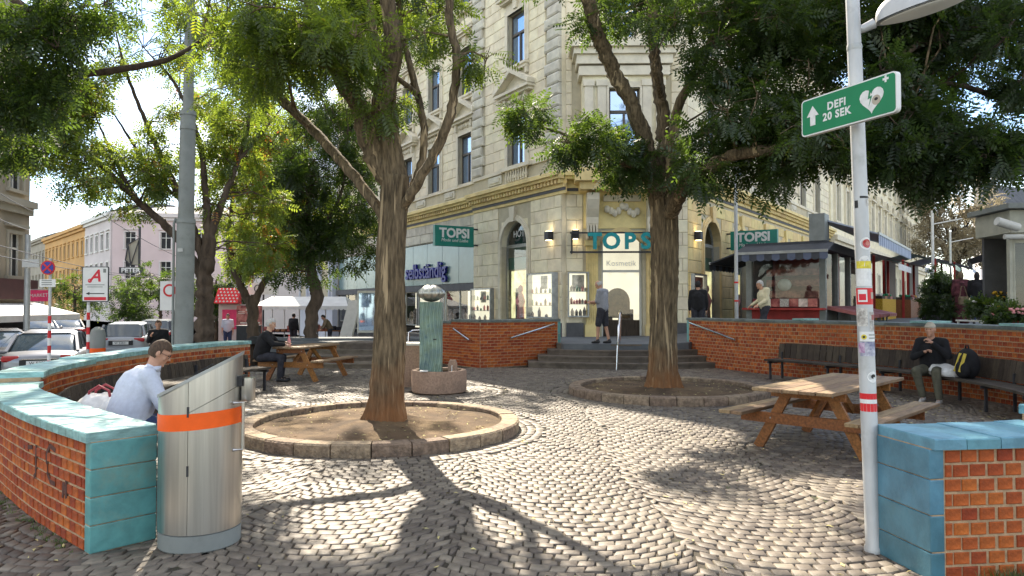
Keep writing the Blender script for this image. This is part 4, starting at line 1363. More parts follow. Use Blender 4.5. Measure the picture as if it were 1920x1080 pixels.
# --- entrance door, glazed and lit
door = MB()
for a, b in ((EC - EW, EC - EW + .07), (EC + EW - .07, EC + EW)): FC.box(door, a, b, -.3, -.24, ZB, EH + .05)
FC.box(door, EC - EW + .07, EC + EW - .07, -.3, -.24, 2.75, 2.83); 
door = door.build('door', 'white_frame', bld)
q_ = MB(); FC.box(q_, EC - EW + .07, EC + EW - .07, -.3, -.24, ZB, 1.15); q_.build('door_panel', 'bench_wood', door)
g = MB(); g.add([FC.pt(EC - EW + .05, -.27, 1.15), FC.pt(EC + EW - .05, -.27, 1.15), FC.pt(EC + EW - .05, -.27, EH + .4), FC.pt(EC - EW + .05, -.27, EH + .4)], [(0, 1, 2, 3)]); g.build('pane', 'shop_glass', door, fix=False)
b = MB(); FC.box(b, EC - EW - .4, EC + EW + .4, -2.3, -2.25, ZB, 4.4); b.build('shop_interior', 'shop_pale_glow', bld)
b = MB(); FC.box(b, EC - .55, EC - .15, -1.9, -1.5, ZB, 2.1); FC.box(b, EC + .1, EC + .6, -1.9, -1.6, ZB, 1.5); b.build('shop_shelf', 'shop_goods', bld)
b = MB(); FC.poly(b, [(EC - .42, 1.2), (EC + .45, 1.2)] + [(EC + .015 + .435 * math.cos(PI * k / 12), 1.75 + .5 * math.sin(PI * k / 12)) for k in range(13)], -1.45, -1.4)
b.build('interior_arch', 'goods_wood', bld)
text('shop_word', 'Kosmetik', .26, FC.pt(EC, -.255, 3.05), FC.d, (0, 0, 1), 'white_sticker', door, .002)

# --- right facade
RC = [2.3 + 3.37 * k for k in range(6)]
upper(FR, 0, LEN_R, RC, 'stone_cream', 'stone_cream', True)
cornice(FR, -.2, LEN_R, 'stone_yellow', dent=True)
rops = [(c_ - .85, c_ + .85, 1.05, 4.65) for c_ in RC]
w = MB(); FR.wall(w, 0, LEN_R, ZB - .2, ZC1, rops, .3); w.build('wall', 'stone_joint', bld, fix=False)
aops = [(c_ - 1.05, c_ + 1.05, 1.0, 4.85) for c_ in RC] + [(c_ - .2, c_ + .2, 4, 5.2) for c_ in RC]
ashlar(FR, 0, 7.5, 1.05, 5.25, aops, 0.43, 0.82, bld, 'stone_yellow', True)
ashlar(FR, 7.5, LEN_R, 1.05, 5.25, aops, 0.43, 0.9, bld, 'stone_yellow', False)
p = MB(); FR.box(p, 0, LEN_R, 0, .06, ZB - .2, 1.05); p.build('plinth', 'plinth_dark', bld)
for i, c_ in enumerate(RC):
    arch_opening(FR, bld, c_, .85, 1.05, 3.8, 'stone_yellow')
    arch_window(FR, bld, c_, .85, 1.05, 3.8, 'shop_warm_glow' if i < 2 else 'interior_dark', goods=i < 2)
# --- left facade: offended by a shop front with a glazed teal fascia
LC = [7.1 + 3.0 * k for k in range(6)]
upper(FL, 6.1, LEN_L, LC, 'stone_cream', 'stone_cream', True)
cornice(FL, 6.1, LEN_L, 'stone_yellow')
lops = [(6.3, LEN_L, ZB - .2, 2.25), (6.3, LEN_L, 2.55, 4.5)]
w = MB(); FL.wall(w, 6.1, LEN_L, ZB - .2, ZC1, lops, .3); w.build('wall', 'stone_grey', bld, fix=False)
ashlar(FL, 6.1, LEN_L, 4.52, Z1, [], .42, 1.1, bld, 'stone_grey', True, v=.05)
n = int((LEN_L - 6.3) / 1.6)
for i in range(n):
    a = 6.3 + i * 1.6
    m = MB(); FL.box(m, a + .01, a + 1.58, -.12, -.06, 2.58, 4.48); m.build('fascia_panel', 'fascia_teal', bld)
m = MB(); FL.box(m, 6.2, LEN_L, -.02, .12, 2.26, 2.55); m.build('fascia_beam', 'plinth_dark', bld)
for i in range(6):
    a = 6.5 + i * 2.9
    f = MB()
    FL.box(f, a, a + .07, -.16, -.1, .7, 2.25); FL.box(f, a + 2.7, a + 2.77, -.16, -.1, .7, 2.25); FL.box(f, a + 1.35, a + 1.41, -.16, -.1, .7, 2.25); FL.box(f, a, a + 2.8, -.16, -.1, .66, .72)
    wd = f.build('window', 'steel_dull', bld); wd['kind'] = 'structure'
    g = MB(); g.add([FL.pt(a, -.13, .7), FL.pt(a + 2.8, -.13, .7), FL.pt(a + 2.8, -.13, 2.25), FL.pt(a, -.13, 2.25)], [(0, 1, 2, 3)]); g.build('pane', 'shop_glass', wd, fix=False)
    b = MB(); FL.box(b, a, a + 2.8, -1.3, -1.25, .5, 2.3); b.build('shop_interior', 'shop_pale_glow' if i % 2 == 0 else 'interior_dark', bld)
    for k in range(5):
        u = a + .25 + k * .52; hh = random.uniform(.3, 1.1)
        b = MB(); p0 = FL.pt(u, -.6, .7); b.lathe([(.12, 0), (.14, hh * .3), (.09, hh * .6), (.11, hh * .8), (.0, hh)], p0, 8); b.build('shop_goods', 'shop_goods', bld, smooth=True)
text('fascia_lettering', 'selbständig', 1.0, FL.pt(11.15, .02, 3.2), (-FL.d), (0, 0, 1), 'letter_blue', bld, .05, bold=.012, xscale=1.02)
# --- roof over the whole wedge
endL, endR = FL.pt(LEN_L, 0, 0), FR.pt(LEN_R, 0, 0)
m = MB()
plan = [FL.pt(LEN_L, -.05, 0), FL.pt(0, -.05, 0), FC.pt(CW, -.05, 0), FR.pt(LEN_R, -.05, 0)]
cx_, cy_ = sum(p_[0] for p_ in plan) / 4, sum(p_[1] for p_ in plan) / 4
m.add([(p_[0], p_[1], ZTOP) for p_ in plan] + [(cx_ + (p_[0] - cx_) * .75, cy_ + (p_[1] - cy_) * .75, ZTOP + 2.8) for p_ in plan],
      [(0, 1, 5, 4), (1, 2, 6, 5), (2, 3, 7, 6), (3, 0, 4, 7), (4, 5, 6, 7), (3, 2, 1, 0)])
m.add([plan[0][:2] + (0,), plan[3][:2] + (0,), plan[3][:2] + (ZTOP,), plan[0][:2] + (ZTOP,)], [(0, 1, 2, 3)])
m.build('roof', 'roof_slate', bld, fix=False)

# --- vitrines fixed to the wall
def vitrine(label, F, u0, u1, z0, z1, posts='steel_dull', dep=.22):
    r = thing('display_case', label, 'display case', F.pt((u0 + u1) / 2, dep / 2, z0), group='glazed display cases on the shop wall')
    m = MB()
    t = .05
    for a, b, c, e in ((u0, u0 + t, z0, z1), (u1 - t, u1, z0, z1), (u0 + t, u1 - t, z0, z0 + t), (u0 + t, u1 - t, z1 - t, z1)): F.box(m, a, b, .06, dep, c, e)
    m.build('frame', posts, r)
    m = MB(); F.box(m, u0 + t, u1 - t, .062, .075, z0 + t, z1 - t); m.build('back_panel', 'shop_pale_glow', r)  # back panel glows by itself to brighten the case
    g = MB(); g.add([F.pt(u0 + t, dep - .02, z0 + t), F.pt(u1 - t, dep - .02, z0 + t), F.pt(u1 - t, dep - .02, z1 - t), F.pt(u0 + t, dep - .02, z1 - t)], [(0, 1, 2, 3)]); g.build('glass', 'shop_glass', r, fix=False)
    for zz in (z0 + .42, z0 + .84):
        if zz < z1 - .3:
            m = MB(); F.box(m, u0 + t, u1 - t, .08, .19, zz, zz + .02); m.build('shelf', 'white_frame', r)
            for k in range(6):
                u = u0 + .12 + (u1 - u0 - .24) * k / 5; hh = random.uniform(.1, .26)
                b = MB(); b.lathe([(.04, 0), (.045, hh * .6), (.02, hh * .8), (.0, hh)], F.pt(u, .13, zz + .02), 7); b.build('cosmetics_jar', random.choice(['shop_goods', 'flower_pink', 'bronze', 'poster_pale', 'tray_red']), r, smooth=True)
    for k in range(4):
        u = u0 + .15 + (u1 - u0 - .3) * k / 3; hh = random.uniform(.1, .35)
        b = MB(); b.lathe([(.05, 0), (.06, hh * .5), (.03, hh * .75), (.0, hh)], F.pt(u, .14, z0 + t), 8); b.build('cosmetics_jar', 'shop_goods', r, smooth=True)
    b = MB(); F.box(b, (u0 + u1) / 2 - .2, (u0 + u1) / 2 + .2, .08, .09, z1 - .55, z1 - .1); b.build('poster', 'poster_pale', r)
    return r
vitrine('glazed display case on the shop wall between the arched window and the corner', FA, .12, 1.72, 1.2, 2.75, dep=.3)
vitrine('glazed display case on the chamfered corner left of the shop entrance', FC, .04, .74, 1.25, 2.75, dep=.25)
vitrine('glazed display case left of the arched shop window', FA, 4.35, 5.95, 1.0, 2.3, dep=.25)
v_ = vitrine('glazed display case with a red poster on the wall right of the front right tree', FR, .1, 1.3, 1.2, 2.7, dep=.2)
b = MB(); FR.box(b, .3, 1.1, .1, .12, 1.3, 2.6); b.build('red_poster', 'poster_red', v_)

# --- wall lamps
for F, u, lab in ((FA, .55, 'small cube wall lamp between the arched window and the corner'), (FC, .3, 'small lit cube wall lamp left of the big shop letters'), (FR, .62, 'small cube wall lamp right of the front right tree')):
    r = thing('wall_lamp', lab, 'lamp', F.pt(u, .1, 3.95), group='cube wall lamps on the shop')
    m = MB(); F.box(m, u - .11, u + .11, .04, .26, 3.85, 4.13); m.build('lamp_body', 'dark_metal', r)
    for z0, z1 in ((3.83, 3.85), (4.13, 4.15)):
        g = MB(); F.box(g, u - .08, u + .08, .07, .23, z0, z1); g.build('lamp_lens', 'lamp_glow', r)
    for z in (3.7, 4.3):
        ld = bpy.data.lights.new('lamp_light', 'POINT'); ld.energy = .3; ld.color = (1, .8, .5); ld.shadow_soft_size = .05
        lo = bpy.data.objects.new('lamp_light', ld); COL.objects.link(lo); lo.parent = r
        q = F.pt(u, .2, z); rr = root_of(r); lo.location = (q[0] - rr[0], q[1] - rr[1], q[2] - rr[2])

# --- shop signs
r = thing('shop_lettering', 'large teal letters of the shop name across the corner entrance', 'sign', FC.pt(EC, .5, 3.9))
m = MB(); FC.box(m, EC - 1.75, EC + 1.55, .34, .38, 3.36, 3.42); FC.box(m, EC - 1.75, EC + 1.55, .34, .38, 4.0, 4.05)
for u in (EC - 1.7, EC + 1.5): FC.box(m, u, u + .04, .02, .34, 3.35, 4.06)
m.build('bracket', 'dark_metal', r)
for i, ch in enumerate('TOPSI'):
    text('letter', ch, .72, FC.pt(EC + (-.94, -.40, .20, .72, 1.10)[i], .44, 3.72), FC.d, (0, 0, 1), 'topsi_letter', r, .05, bold=.025)

def hang_sign(label, F, u, z0, z1, out0, out1, sub):
    """box sign standing off from the wall, both faces lettered"""
    r = thing('shop_sign', label, 'sign', F.pt(u, (out0 + out1) / 2, (z0 + z1) / 2), group='green shop name signs')
    m = MB(); F.box(m, u - .09, u + .09, out0, out1, z0, z1); m.build('panel', 'topsi_green', r)
    for z in (z0 + .08, z1 - .08):
        m = MB(); F.box(m, u - .03, u + .03, 0, out0, z - .03, z + .03); m.build('bracket', 'dark_metal', r)
    return r
def sign_text(r, F, sg, u, z, vm, size, sub):
    xd = F.n * sg
    o = Vector(F.pt(u, vm, z)) + (F.d * (-.094 if F is FL or F is FA else -.094))
    text('lettering', 'TOPSI', size, (o.x, o.y, z + .07), xd, (0, 0, 1), 'white_sticker', r, .006, bold=.018)
    text('small_lettering', sub, size * .36, (o.x, o.y, z - .2), xd, (0, 0, 1), 'white_sticker', r, .004, shear=.2)
r = hang_sign('green shop name sign sticking out above the glazed fascia', FA, 5.75, 3.95, 4.75, .25, 1.95, 'Mode und Liebe')
sign_text(r, FA, -1, 5.75, 4.38, 1.1, .5, 'Mode und Liebe')
r = hang_sign('green shop name sign sticking out over the market kiosk', FR, 3.9, 3.7, 4.4, .2, 1.9, 'Mode und Liebe')
sign_text(r, FR, 1, 3.9, 4.07, 1.05, .46, 'Mode und Liebe')

# ================================================================ neighbouring buildings
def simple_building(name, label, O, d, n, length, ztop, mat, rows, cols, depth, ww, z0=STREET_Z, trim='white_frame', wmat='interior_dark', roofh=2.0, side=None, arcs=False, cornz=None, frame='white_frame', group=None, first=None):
    F = Fac(O, d, n)
    r = thing(name, label, 'building', F.pt(length / 2, -depth / 2, z0), group=group)
    pitch = length / cols
    ops = [((i + .5) * pitch - ww / 2, (i + .5) * pitch + ww / 2, a, b) for i in range(cols) for a, b in rows]
    m = MB(); F.wall(m, 0, length, z0, ztop, ops, .25)
    m.add([F.pt(u, v, z) for u, v, z in ((0, 0, z0), (0, -depth, z0), (0, -depth, ztop), (0, 0, ztop))], [(0, 1, 2, 3)])
    m.add([F.pt(u, v, z) for u, v, z in ((length, 0, z0), (length, -depth, z0), (length, -depth, ztop), (length, 0, ztop))], [(0, 1, 2, 3)])
    m.add([F.pt(u, v, z) for u, v, z in ((0, -depth, z0), (length, -depth, z0), (length, -depth, ztop), (0, -depth, ztop))], [(0, 1, 2, 3)])
    m.build('wall', mat, r, fix=False)
    for i in range(cols):
        uc = (i + .5) * pitch
        for j, (a, b) in enumerate(rows):
            f = MB(); t = MB()
            F.box(f, uc - ww / 2, uc - ww / 2 + .07, -.2, -.12, a, b); F.box(f, uc + ww / 2 - .07, uc + ww / 2, -.2, -.12, a, b)
            F.box(f, uc - .04, uc + .04, -.2, -.12, a, b); F.box(f, uc - ww / 2, uc + ww / 2, -.2, -.13, a + (b - a) * .64, a + (b - a) * .64 + .08)
            wd = f.build('window', frame, r, fix=False); wd['kind'] = 'structure'
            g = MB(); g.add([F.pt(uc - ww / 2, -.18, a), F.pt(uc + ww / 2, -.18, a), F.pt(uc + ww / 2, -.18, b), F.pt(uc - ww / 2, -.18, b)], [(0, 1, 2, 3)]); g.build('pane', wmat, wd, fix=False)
            F.box(t, uc - ww / 2 - .15, uc - ww / 2, .0, .06, a, b + .15); F.box(t, uc + ww / 2, uc + ww / 2 + .15, .0, .06, a, b + .15); F.box(t, uc - ww / 2, uc + ww / 2, .0, .06, b, b + .15)
            F.box(t, uc - ww / 2 - .25, uc + ww / 2 + .25, .0, .16, a - .14, a)
            if arcs and j == 0:
                for k in range(8):
                    t0, t1 = PI * k / 8, PI * (k + 1) / 8
                    q = [(uc + rr * math.cos(tt), b + .55 + rr * .75 * math.sin(tt)) for rr, tt in ((.75, t0), (.75, t1), (.95, t1), (.95, t0))]
                    t.add([F.pt(u, v, z) for v in (.002, .3) for u, z in q], [(0, 1, 2, 3), (7, 6, 5, 4), (0, 1, 5, 4), (2, 3, 7, 6)])
                F.box(t, uc - 1, uc + 1, .002, .28, b + .45, b + .56)
                for sg in (-1, 1): F.box(t, uc + sg * .75 - .12, uc + sg * .75 + .12, .002, .14, a - .1, b + .45)
            elif j % 2 == 0 and not arcs:
                F.box(t, uc - ww / 2 - .3, uc + ww / 2 + .3, .0, .2, b + .3, b + .42)
            t.build('window_trim', trim, r)
    m = MB(); F.box(m, -.2, length + .2, -.0, .55, ztop - .5, ztop); F.box(m, -.1, length + .1, 0, .3, ztop - .9, ztop - .5)
    m.build('cornice', trim, r)
    if cornz: m = MB(); F.box(m, 0, length, 0, .35, cornz, cornz + .3); F.box(m, 0, length, 0, .18, cornz - .3, cornz); m.build('string_course', trim, r)
    m = MB()
    m.add([F.pt(u, v, z) for u, v, z in ((-.2, .5, ztop), (length + .2, .5, ztop), (length + .2, -depth, ztop), (-.2, -depth, ztop), (0.4, -depth * .35, ztop + roofh), (length - .4, -depth * .35, ztop + roofh), (length - .4, -depth * .7, ztop + roofh), (.4, -depth * .7, ztop + roofh))],
          [(0, 1, 5, 4), (1, 2, 6, 5), (2, 3, 7, 6), (3, 0, 4, 7), (4, 5, 6, 7)])
    m.build('roof', 'roof_slate', r)
    return r, F
# right side, beyond the corner building
O2 = FR.pt(LEN_R + .02, .12, 0)
rB, FB2 = simple_building('terraced_building', 'long pale ornate building with arched window heads beyond the shop, above the market stalls', O2[:2], dR, nR, 56, 14.6, 'stone_cream', [(6.75, 9.0), (11.0, 12.8), (2.0, 4.0)], 17, 12, 1.15, z0=.3, trim='stone_trim', roofh=2.4, arcs=True, cornz=5.5, frame='window_frame')
simple_building('white_building', 'far white building with a steep grey roof at the end of the market lane', (66.5, 102), (0.88, .47), (.47 * -1, -.88), 18, 14.8, 'house_white', [(3.5, 5.5), (7, 9), (10.5, 12.5)], 6, 12, 1.2, z0=0, roofh=5)
# left: arcade wing that continues the left facade
O3 = FL.pt(LEN_L + 7.5, .3, 0)
rA, FAr = simple_building('arcade_building', 'pale blue white building with tall round arches beside the shop front', O3[:2], (-dL[0], -dL[1]), nL, 7.4, 13, 'arcade_white', [(8, 10)], 3, 12, 1.1, z0=-.5, trim='arcade_white')
for i in range(3):
    uc = 1.25 + 2.45 * i
    m = MB()
    K = 12; arc = [(uc + .78 * math.cos(PI * k / K), 4.0 + .78 * math.sin(PI * k / K)) for k in range(K + 1)]
    FAr.poly(m, [(uc - .78, 1.7), (uc + .78, 1.7)] + arc, .005, .03); m.build('arched_window', 'stone_joint', rA)
    m = MB()
    for k in range(K):
        t0, t1 = PI * k / K, PI * (k + 1) / K
        q = [(uc + rr * math.cos(t), 4.0 + rr * math.sin(t)) for rr, t in ((.78, t0), (.78, t1), (.95, t1), (.95, t0))]
        m.add([FAr.pt(u, v, z) for v in (0, .14) for u, z in q], [(0, 1, 2, 3), (7, 6, 5, 4), (0, 1, 5, 4), (2, 3, 7, 6)])
    FAr.box(m, uc - .95, uc - .78, 0, .14, 1.7, 4); FAr.box(m, uc + .78, uc + .95, 0, .14, 1.7, 4); FAr.box(m, uc - 1, uc + 1, 0, .2, 1.55, 1.7)
    m.build('arch_trim', 'arcade_white', rA)
O4 = FL.pt(LEN_L + 7.6, 0, 0)
simple_building('terraced_building', 'pale grey house behind the market tent, seen between the tree trunks', (-22.6, 58), (7.6, -6.4), (-6.4, -7.6), 9.9, 14, 'house_white', [(4.5, 6.5), (8, 10), (11, 12.6)], 3, 10, 1.2)
# far side of the street on the left
dS, nS = (-0.664, 0.748), (-0.748, -0.664)
C0 = (-51.4, 92.0)
def seg(s): return (C0[0] + dS[0] * s, C0[1] + dS[1] * s)
R3 = [(1.2, 3.2), (5.1, 7.2), (8.9, 11.0)]
simple_building('terraced_house', 'white terraced house at the near end of the far street row', seg(0), dS, nS, 15, 13.6, 'house_white', R3, 5, 11, 1.35, roofh=1.6, group='terraced houses on the far street')
simple_building('terraced_house', 'orange terraced house in the middle of the far street row', seg(15.02), dS, nS, 32, 13.3, 'house_orange', R3, 10, 11, 1.3, roofh=1.6, trim='house_orange', group='terraced houses on the far street')
simple_building('terraced_house', 'grey terraced house at the far left end of the far street row', seg(47.04), dS, nS, 34, 13.8, 'house_grey', R3, 10, 11, 1.3, roofh=1.6, trim='house_grey', group='terraced houses on the far street')
simple_building('terraced_house', 'pink terraced house behind the arrow sign and the street trees', (C0[0] + .4, C0[1] - .3), (1, .12), (.12, -1), 26, 13.4, 'house_pink', R3, 6, 11, 1.3, roofh=1.4, group='terraced houses on the far street', trim='house_white')
# near corner house on the far left, shop below
simple_building('corner_house', 'beige corner house with grey pilasters at the left edge, dark shop below', (-21.5, 32.0), (.14, -.99), (.99, .14), 14, 14.2, 'house_beige', [(2.9, 4.7), (6.6, 8.6), (9.8, 11.6)], 6, 9, 1.05, roofh=1.5, trim='house_grey', cornz=5.9)
FH = Fac((-21.5, 32.0), (.14, -.99), (.99, .14))
r = thing('shop_awning', 'white shop awning under the dark fascia at the left edge', 'awning', FH.pt(2, .6, 1))
m = MB(); m.add([FH.pt(-.6, .05, 1.75), FH.pt(6, .05, 1.75), FH.pt(6, 1.9, 1.25), FH.pt(-.6, 1.9, 1.25), FH.pt(-.6, .05, 1.7), FH.pt(6, .05, 1.7), FH.pt(6, 1.9, 1.0), FH.pt(-.6, 1.9, 1.0)], [(0, 1, 2, 3), (3, 2, 6, 7), (4, 5, 6, 7), (0, 3, 7, 4), (1, 2, 6, 5)]); m.build('canopy', 'canvas_white', r)
m = MB(); FH.box(m, -.2, 6, .04, .3, 1.9, 2.75); m.build('fascia', 'shop_dark_red', r)
m = MB(); FH.box(m, .2, 6, .03, .08, -.5, 1.7); m.build('shop_front', 'interior_dark', r)
# ================================================================ trees
def leaf_template(K, L, ll, lw, droop=0.25):
    """a feather-shaped leaf: K leaflets on a rachis along +x; returns (4K x 3) quads"""
    out = []
    for i in range(K):
        t = (i // 2 + 1) / (K // 2 + 1) if i < K - 1 else 1.0
        x = L * t
        z = -droop * L * t * t
        if i == K - 1: dx, dy = 1.0, 0.0
        else:
            sg = 1 if i % 2 else -1
            dx, dy = 0.45, sg * 0.9
        n = math.hypot(dx, dy); dx, dy = dx / n, dy / n
        px_, py_ = -dy, dx
        s = ll * (0.75 + 0.5 * math.sin(PI * min(1, t * .9)))
        a = (x, 0, z); b = (x + dx * s * .5 + px_ * lw, dy * s * .5 + py_ * lw, z - .1 * s)
        c = (x + dx * s, dy * s, z - .32 * s); d = (x + dx * s * .5 - px_ * lw, dy * s * .5 - py_ * lw, z - .1 * s)
        out += [a, b, c, d]
    return np.array(out)

def rand_dirs(n, rng, up=0.0):
    v = rng.normal(size=(n, 3)); v[:, 2] += up
    return v / np.linalg.norm(v, axis=1, keepdims=True)

class Tree:
    def __init__(s, label, base, seed, bark='bark', leaf='leaf_green', K=13, L=0.26, ll=0.062, lw=0.013, group=None, name='tree', loc=None):
        s.rng = np.random.default_rng(seed)
        s.rnd = random.Random(seed)
        s.root = thing(name, label, 'tree', base, group=group)
        s.T = MB(); s.base = base; s.bark, s.leaf = bark, leaf
        s.tmpl = leaf_template(K, L, ll, lw); s.K = K
        s.pts = []            # points on the wood that twigs may start from, with radius
        s.V, s.Tn = [], []
        s.tv, s.tf = [], []
    def limb(s, pts, radii, n=12, ridge=0.06, step=0.10, flare=0.0, K1=14, dense=False):
        P = np.array([list(p) + [r] for p, r in zip(pts, radii)])
        C = catmull(P, step)
        ph = s.rng.uniform(0, 6.28, 6)
        wob = s.rng.normal(0, 1, (len(C), 2))
        b = len(s.T.v); prev = None
        acc = 0
        vs = []
        for i, q in enumerate(C):
            p = q[:3]; r = max(q[3], .004)
            if not dense and 0 < i < len(C) - 1: p = p + np.append(wob[i] * r * .12, 0)
            t = C[min(i + 1, len(C) - 1)][:3] - C[max(i - 1, 0)][:3]; t = t / (np.linalg.norm(t) + 1e-9)
            if prev is None:
                a = np.cross(t, [0, 1, 0.05]); 
            else: a = prev - t * np.dot(prev, t)
            a = a / (np.linalg.norm(a) + 1e-9); prev = a
            c = np.cross(t, a)
            th = np.arange(n) * 2 * PI / n
            R = np.full(n, r)
            if ridge:
                w = 1.6 * math.sin(acc * 1.3 + ph[0]) + .7 * math.sin(acc * 4.1 + ph[1])
                h = 1 - np.abs(np.sin(.5 * K1 * th + w + .9 * np.sin(2 * th + acc * 2.2 + ph[2])))
                h2 = 1 - np.abs(np.sin(.5 * (K1 * 2) * th - .7 * w + 1.2 * np.sin(3 * th - acc * 3.4 + ph[3])))
                R = R * (1 + ridge * 1.5 * (h ** 1.3 - .35) + ridge * .8 * (h2 - .4))
                R = R * (1 + .05 * np.sin(2 * th + acc * .9 + ph[4]) + .03 * np.sin(3 * th - acc * 1.7 + ph[5]))
            if flare and acc < flare * 1.6:
                k = max(0, 1 - acc / (flare * 1.6)) ** 2.2
                R = R * (1 + k * (.16 + .30 * np.abs(np.sin(2.5 * th + ph[4]))))
            for k in range(n):
                vs.append(p + a * math.cos(th[k]) * R[k] + c * math.sin(th[k]) * R[k])
            s.pts.append((p, r))
            if i + 1 < len(C): acc += np.linalg.norm(C[i + 1][:3] - q[:3])
        m = len(C)
        fs = [(i * n + k, i * n + (k + 1) % n, (i + 1) * n + (k + 1) % n, (i + 1) * n + k) for i in range(m - 1) for k in range(n)]
        fs.append(tuple((m - 1) * n + k for k in range(n)))
        s.T.add(vs, fs)
    def twig(s, a, b, r0, r1, sag=0.0, n=5):
        a, b = np.array(a), np.array(b)
        L = np.linalg.norm(b - a)
        mid = (a + b) / 2 + s.rng.normal(0, .10 * L, 3) + np.array([0, 0, .10 * L - sag])
        s.T.tube([a, .5 * (a + mid) + s.rng.normal(0, .03 * L, 3), mid, .5 * (mid + b) + s.rng.normal(0, .03 * L, 3), b], [r0, r0 * .8 + r1 * .2, (r0 + r1) / 2, r1 * 1.3, r1], n, cap=False)
    def clump(s, c, r, n, twig=True, flat=0.75, r0=0.025, tint=None, maxd=6):
        c = np.array(c, float)
        rng = s.rng
        if twig and s.pts:
            # hang the clump on the nearest wood
            W = np.array([p for p, _ in s.pts]); dd = np.linalg.norm(W - c, axis=1) + .6 * np.maximum(0, W[:, 2] - c[2])
            j = int(np.argmin(dd))
            if np.linalg.norm(W[j] - c) < maxd:
                s.twig(W[j], c, min(r0, s.pts[j][1] * .7), .008)
                ns = 5
                for q in range(ns):
                    e = c + rand_dirs(1, rng)[0] * r * rng.uniform(.6, 1.0) * np.array([1, 1, flat])
                    s.twig(c - (c - W[j]) * rng.uniform(0, .15), e, .009, .004, n=4)
        # leaves sit in smaller bunches inside the clump, so gaps show
        nb = max(3, n // 12)
        bc = c + rand_dirs(nb, rng) * (rng.random((nb, 1)) ** .5) * r * np.array([1, 1, flat])
        k = rng.integers(0, nb, n)
        pos = bc[k] + rng.normal(0, .10 * r + .04, (n, 3))
        x = (pos - c) / (np.linalg.norm(pos - c, axis=1, keepdims=True) + 1e-6) * .8 + rand_dirs(n, rng) * .9
        x[:, 2] -= .35
        x /= np.linalg.norm(x, axis=1, keepdims=True)
        up = np.tile([0, 0, 1.0], (n, 1)) + rng.normal(0, .55, (n, 3))
        y = np.cross(up, x); y /= np.linalg.norm(y, axis=1, keepdims=True) + 1e-9
        z = np.cross(x, y)
        R = np.stack([x, y, z], axis=2)
        sc = rng.uniform(.75, 1.25, (n, 1, 1))
        v = np.einsum('nij,kj->nki', R, s.tmpl) * sc + pos[:, None, :]
        s.V.append(v)
        base_t = rng.beta(2, 2, n) * .8 + (.1 if tint is None else 0)
        if tint is not None: base_t = np.clip(rng.normal(tint, .15, n), 0, 1)
        t = np.clip(base_t[:, None] + rng.normal(0, .06, (n, s.K)), 0, 1)
        s.Tn.append(t)
    def finish(s):
        s.T.build('trunk', s.bark, s.root, smooth=True, fix=False)
        if s.V:
            v = np.concatenate(s.V).reshape(-1, 3)
            t = np.concatenate(s.Tn).reshape(-1)
            f = np.arange(len(v)).reshape(-1, 4)
            mesh_np('crown', v, f, s.leaf, s.root, tint=t)
        return s.root
    def region(s, boxes, n_leaf, r, twig=True, tint=None, r0=.022):
        """boxes: (px0, py0, px1, py1, depth0, depth1, count) in photo pixels and metres"""
        for x0, y0, x1, y1, d0, d1, cnt in boxes:
            for _ in range(cnt):
                p = D(s.rnd.uniform(x0, x1), s.rnd.uniform(y0, y1), s.rnd.uniform(d0, d1))
                s.clump(p, r * s.rnd.uniform(.7, 1.25), n_leaf, twig=twig, tint=tint, r0=r0)
    def volume(s, c, rad, count, n_leaf, r, twig=True):
        for _ in range(count):
            v = rand_dirs(1, s.rng)[0] * s.rng.uniform(.25, 1) ** .5
            s.clump((c[0] + v[0] * rad[0], c[1] + v[1] * rad[1], c[2] + v[2] * rad[2]), r * s.rnd.uniform(.8, 1.25), n_leaf, twig=twig)
def PX(px, py, y): return D(px, py, y)

# ---- front left tree
t = Tree('large tree with deeply furrowed trunk in the front round planter', (-1.69, 9.6, 0.1), 11, 'bark', 'leaf_green', K=13, L=.25, ll=.06, lw=.0125)
t.limb([(-1.69, 9.6, 0.02), (-1.67, 9.6, .5), (-1.63, 9.6, 1.3), (-1.62, 9.6, 2.2), PX(738, 400, 9.6), PX(742, 330, 9.6)], [.232, .206, .192, .182, .182, .178], n=110, ridge=.085, step=.04, flare=.30, K1=18, dense=True)
t.limb([PX(742, 350, 9.6), PX(722, 250, 9.62), PX(722, 170, 9.6), PX(738, 90, 9.5), PX(728, 10, 9.4), PX(712, -90, 9.2), PX(690, -330, 8.8)], [.165, .175, .15, .125, .105, .09, .05], n=72, ridge=.08, step=.05, K1=14, dense=True)
t.limb([PX(735, 350, 9.6), PX(700, 290, 9.55), PX(672, 200, 9.4), PX(640, 150, 9.2), PX(600, 60, 8.9), PX(560, -80, 8.4), PX(520, -300, 7.8)], [.11, .13, .115, .10, .08, .06, .03], n=28, ridge=.07, step=.06, K1=10)
t.limb([PX(728, 420, 9.65), PX(680, 350, 9.9), PX(625, 285, 10.3), PX(575, 232, 10.7), PX(520, 180, 11.1), PX(440, 120, 11.5), PX(380, 60, 11.9)], [.07, .075, .075, .07, .06, .05, .025], n=18, ridge=.06, step=.08, K1=8)
t.limb([PX(748, 400, 9.55), PX(778, 352, 9.4), PX(818, 280, 9.3), PX(845, 210, 9.2), PX(856, 110, 9.1), PX(842, 20, 9.0), PX(850, -120, 8.7), PX(900, -350, 8.2)], [.06, .068, .064, .058, .052, .048, .04, .02], n=18, ridge=.06, step=.07, K1=8)
t.limb([PX(762, 380, 9.65), PX(788, 310, 9.8), PX(795, 240, 9.9), PX(778, 160, 10.0), PX(765, 110, 10.1), PX(750, 20, 10.2), PX(760, -150, 10.3)], [.05, .055, .054, .05, .046, .04, .02], n=16, ridge=.06, step=.07, K1=8)
t.limb([PX(715, 130, 9.4), PX(700, 60, 9.1), PX(690, -20, 8.8), PX(650, -200, 8.2)], [.06, .05, .04, .02], n=12)
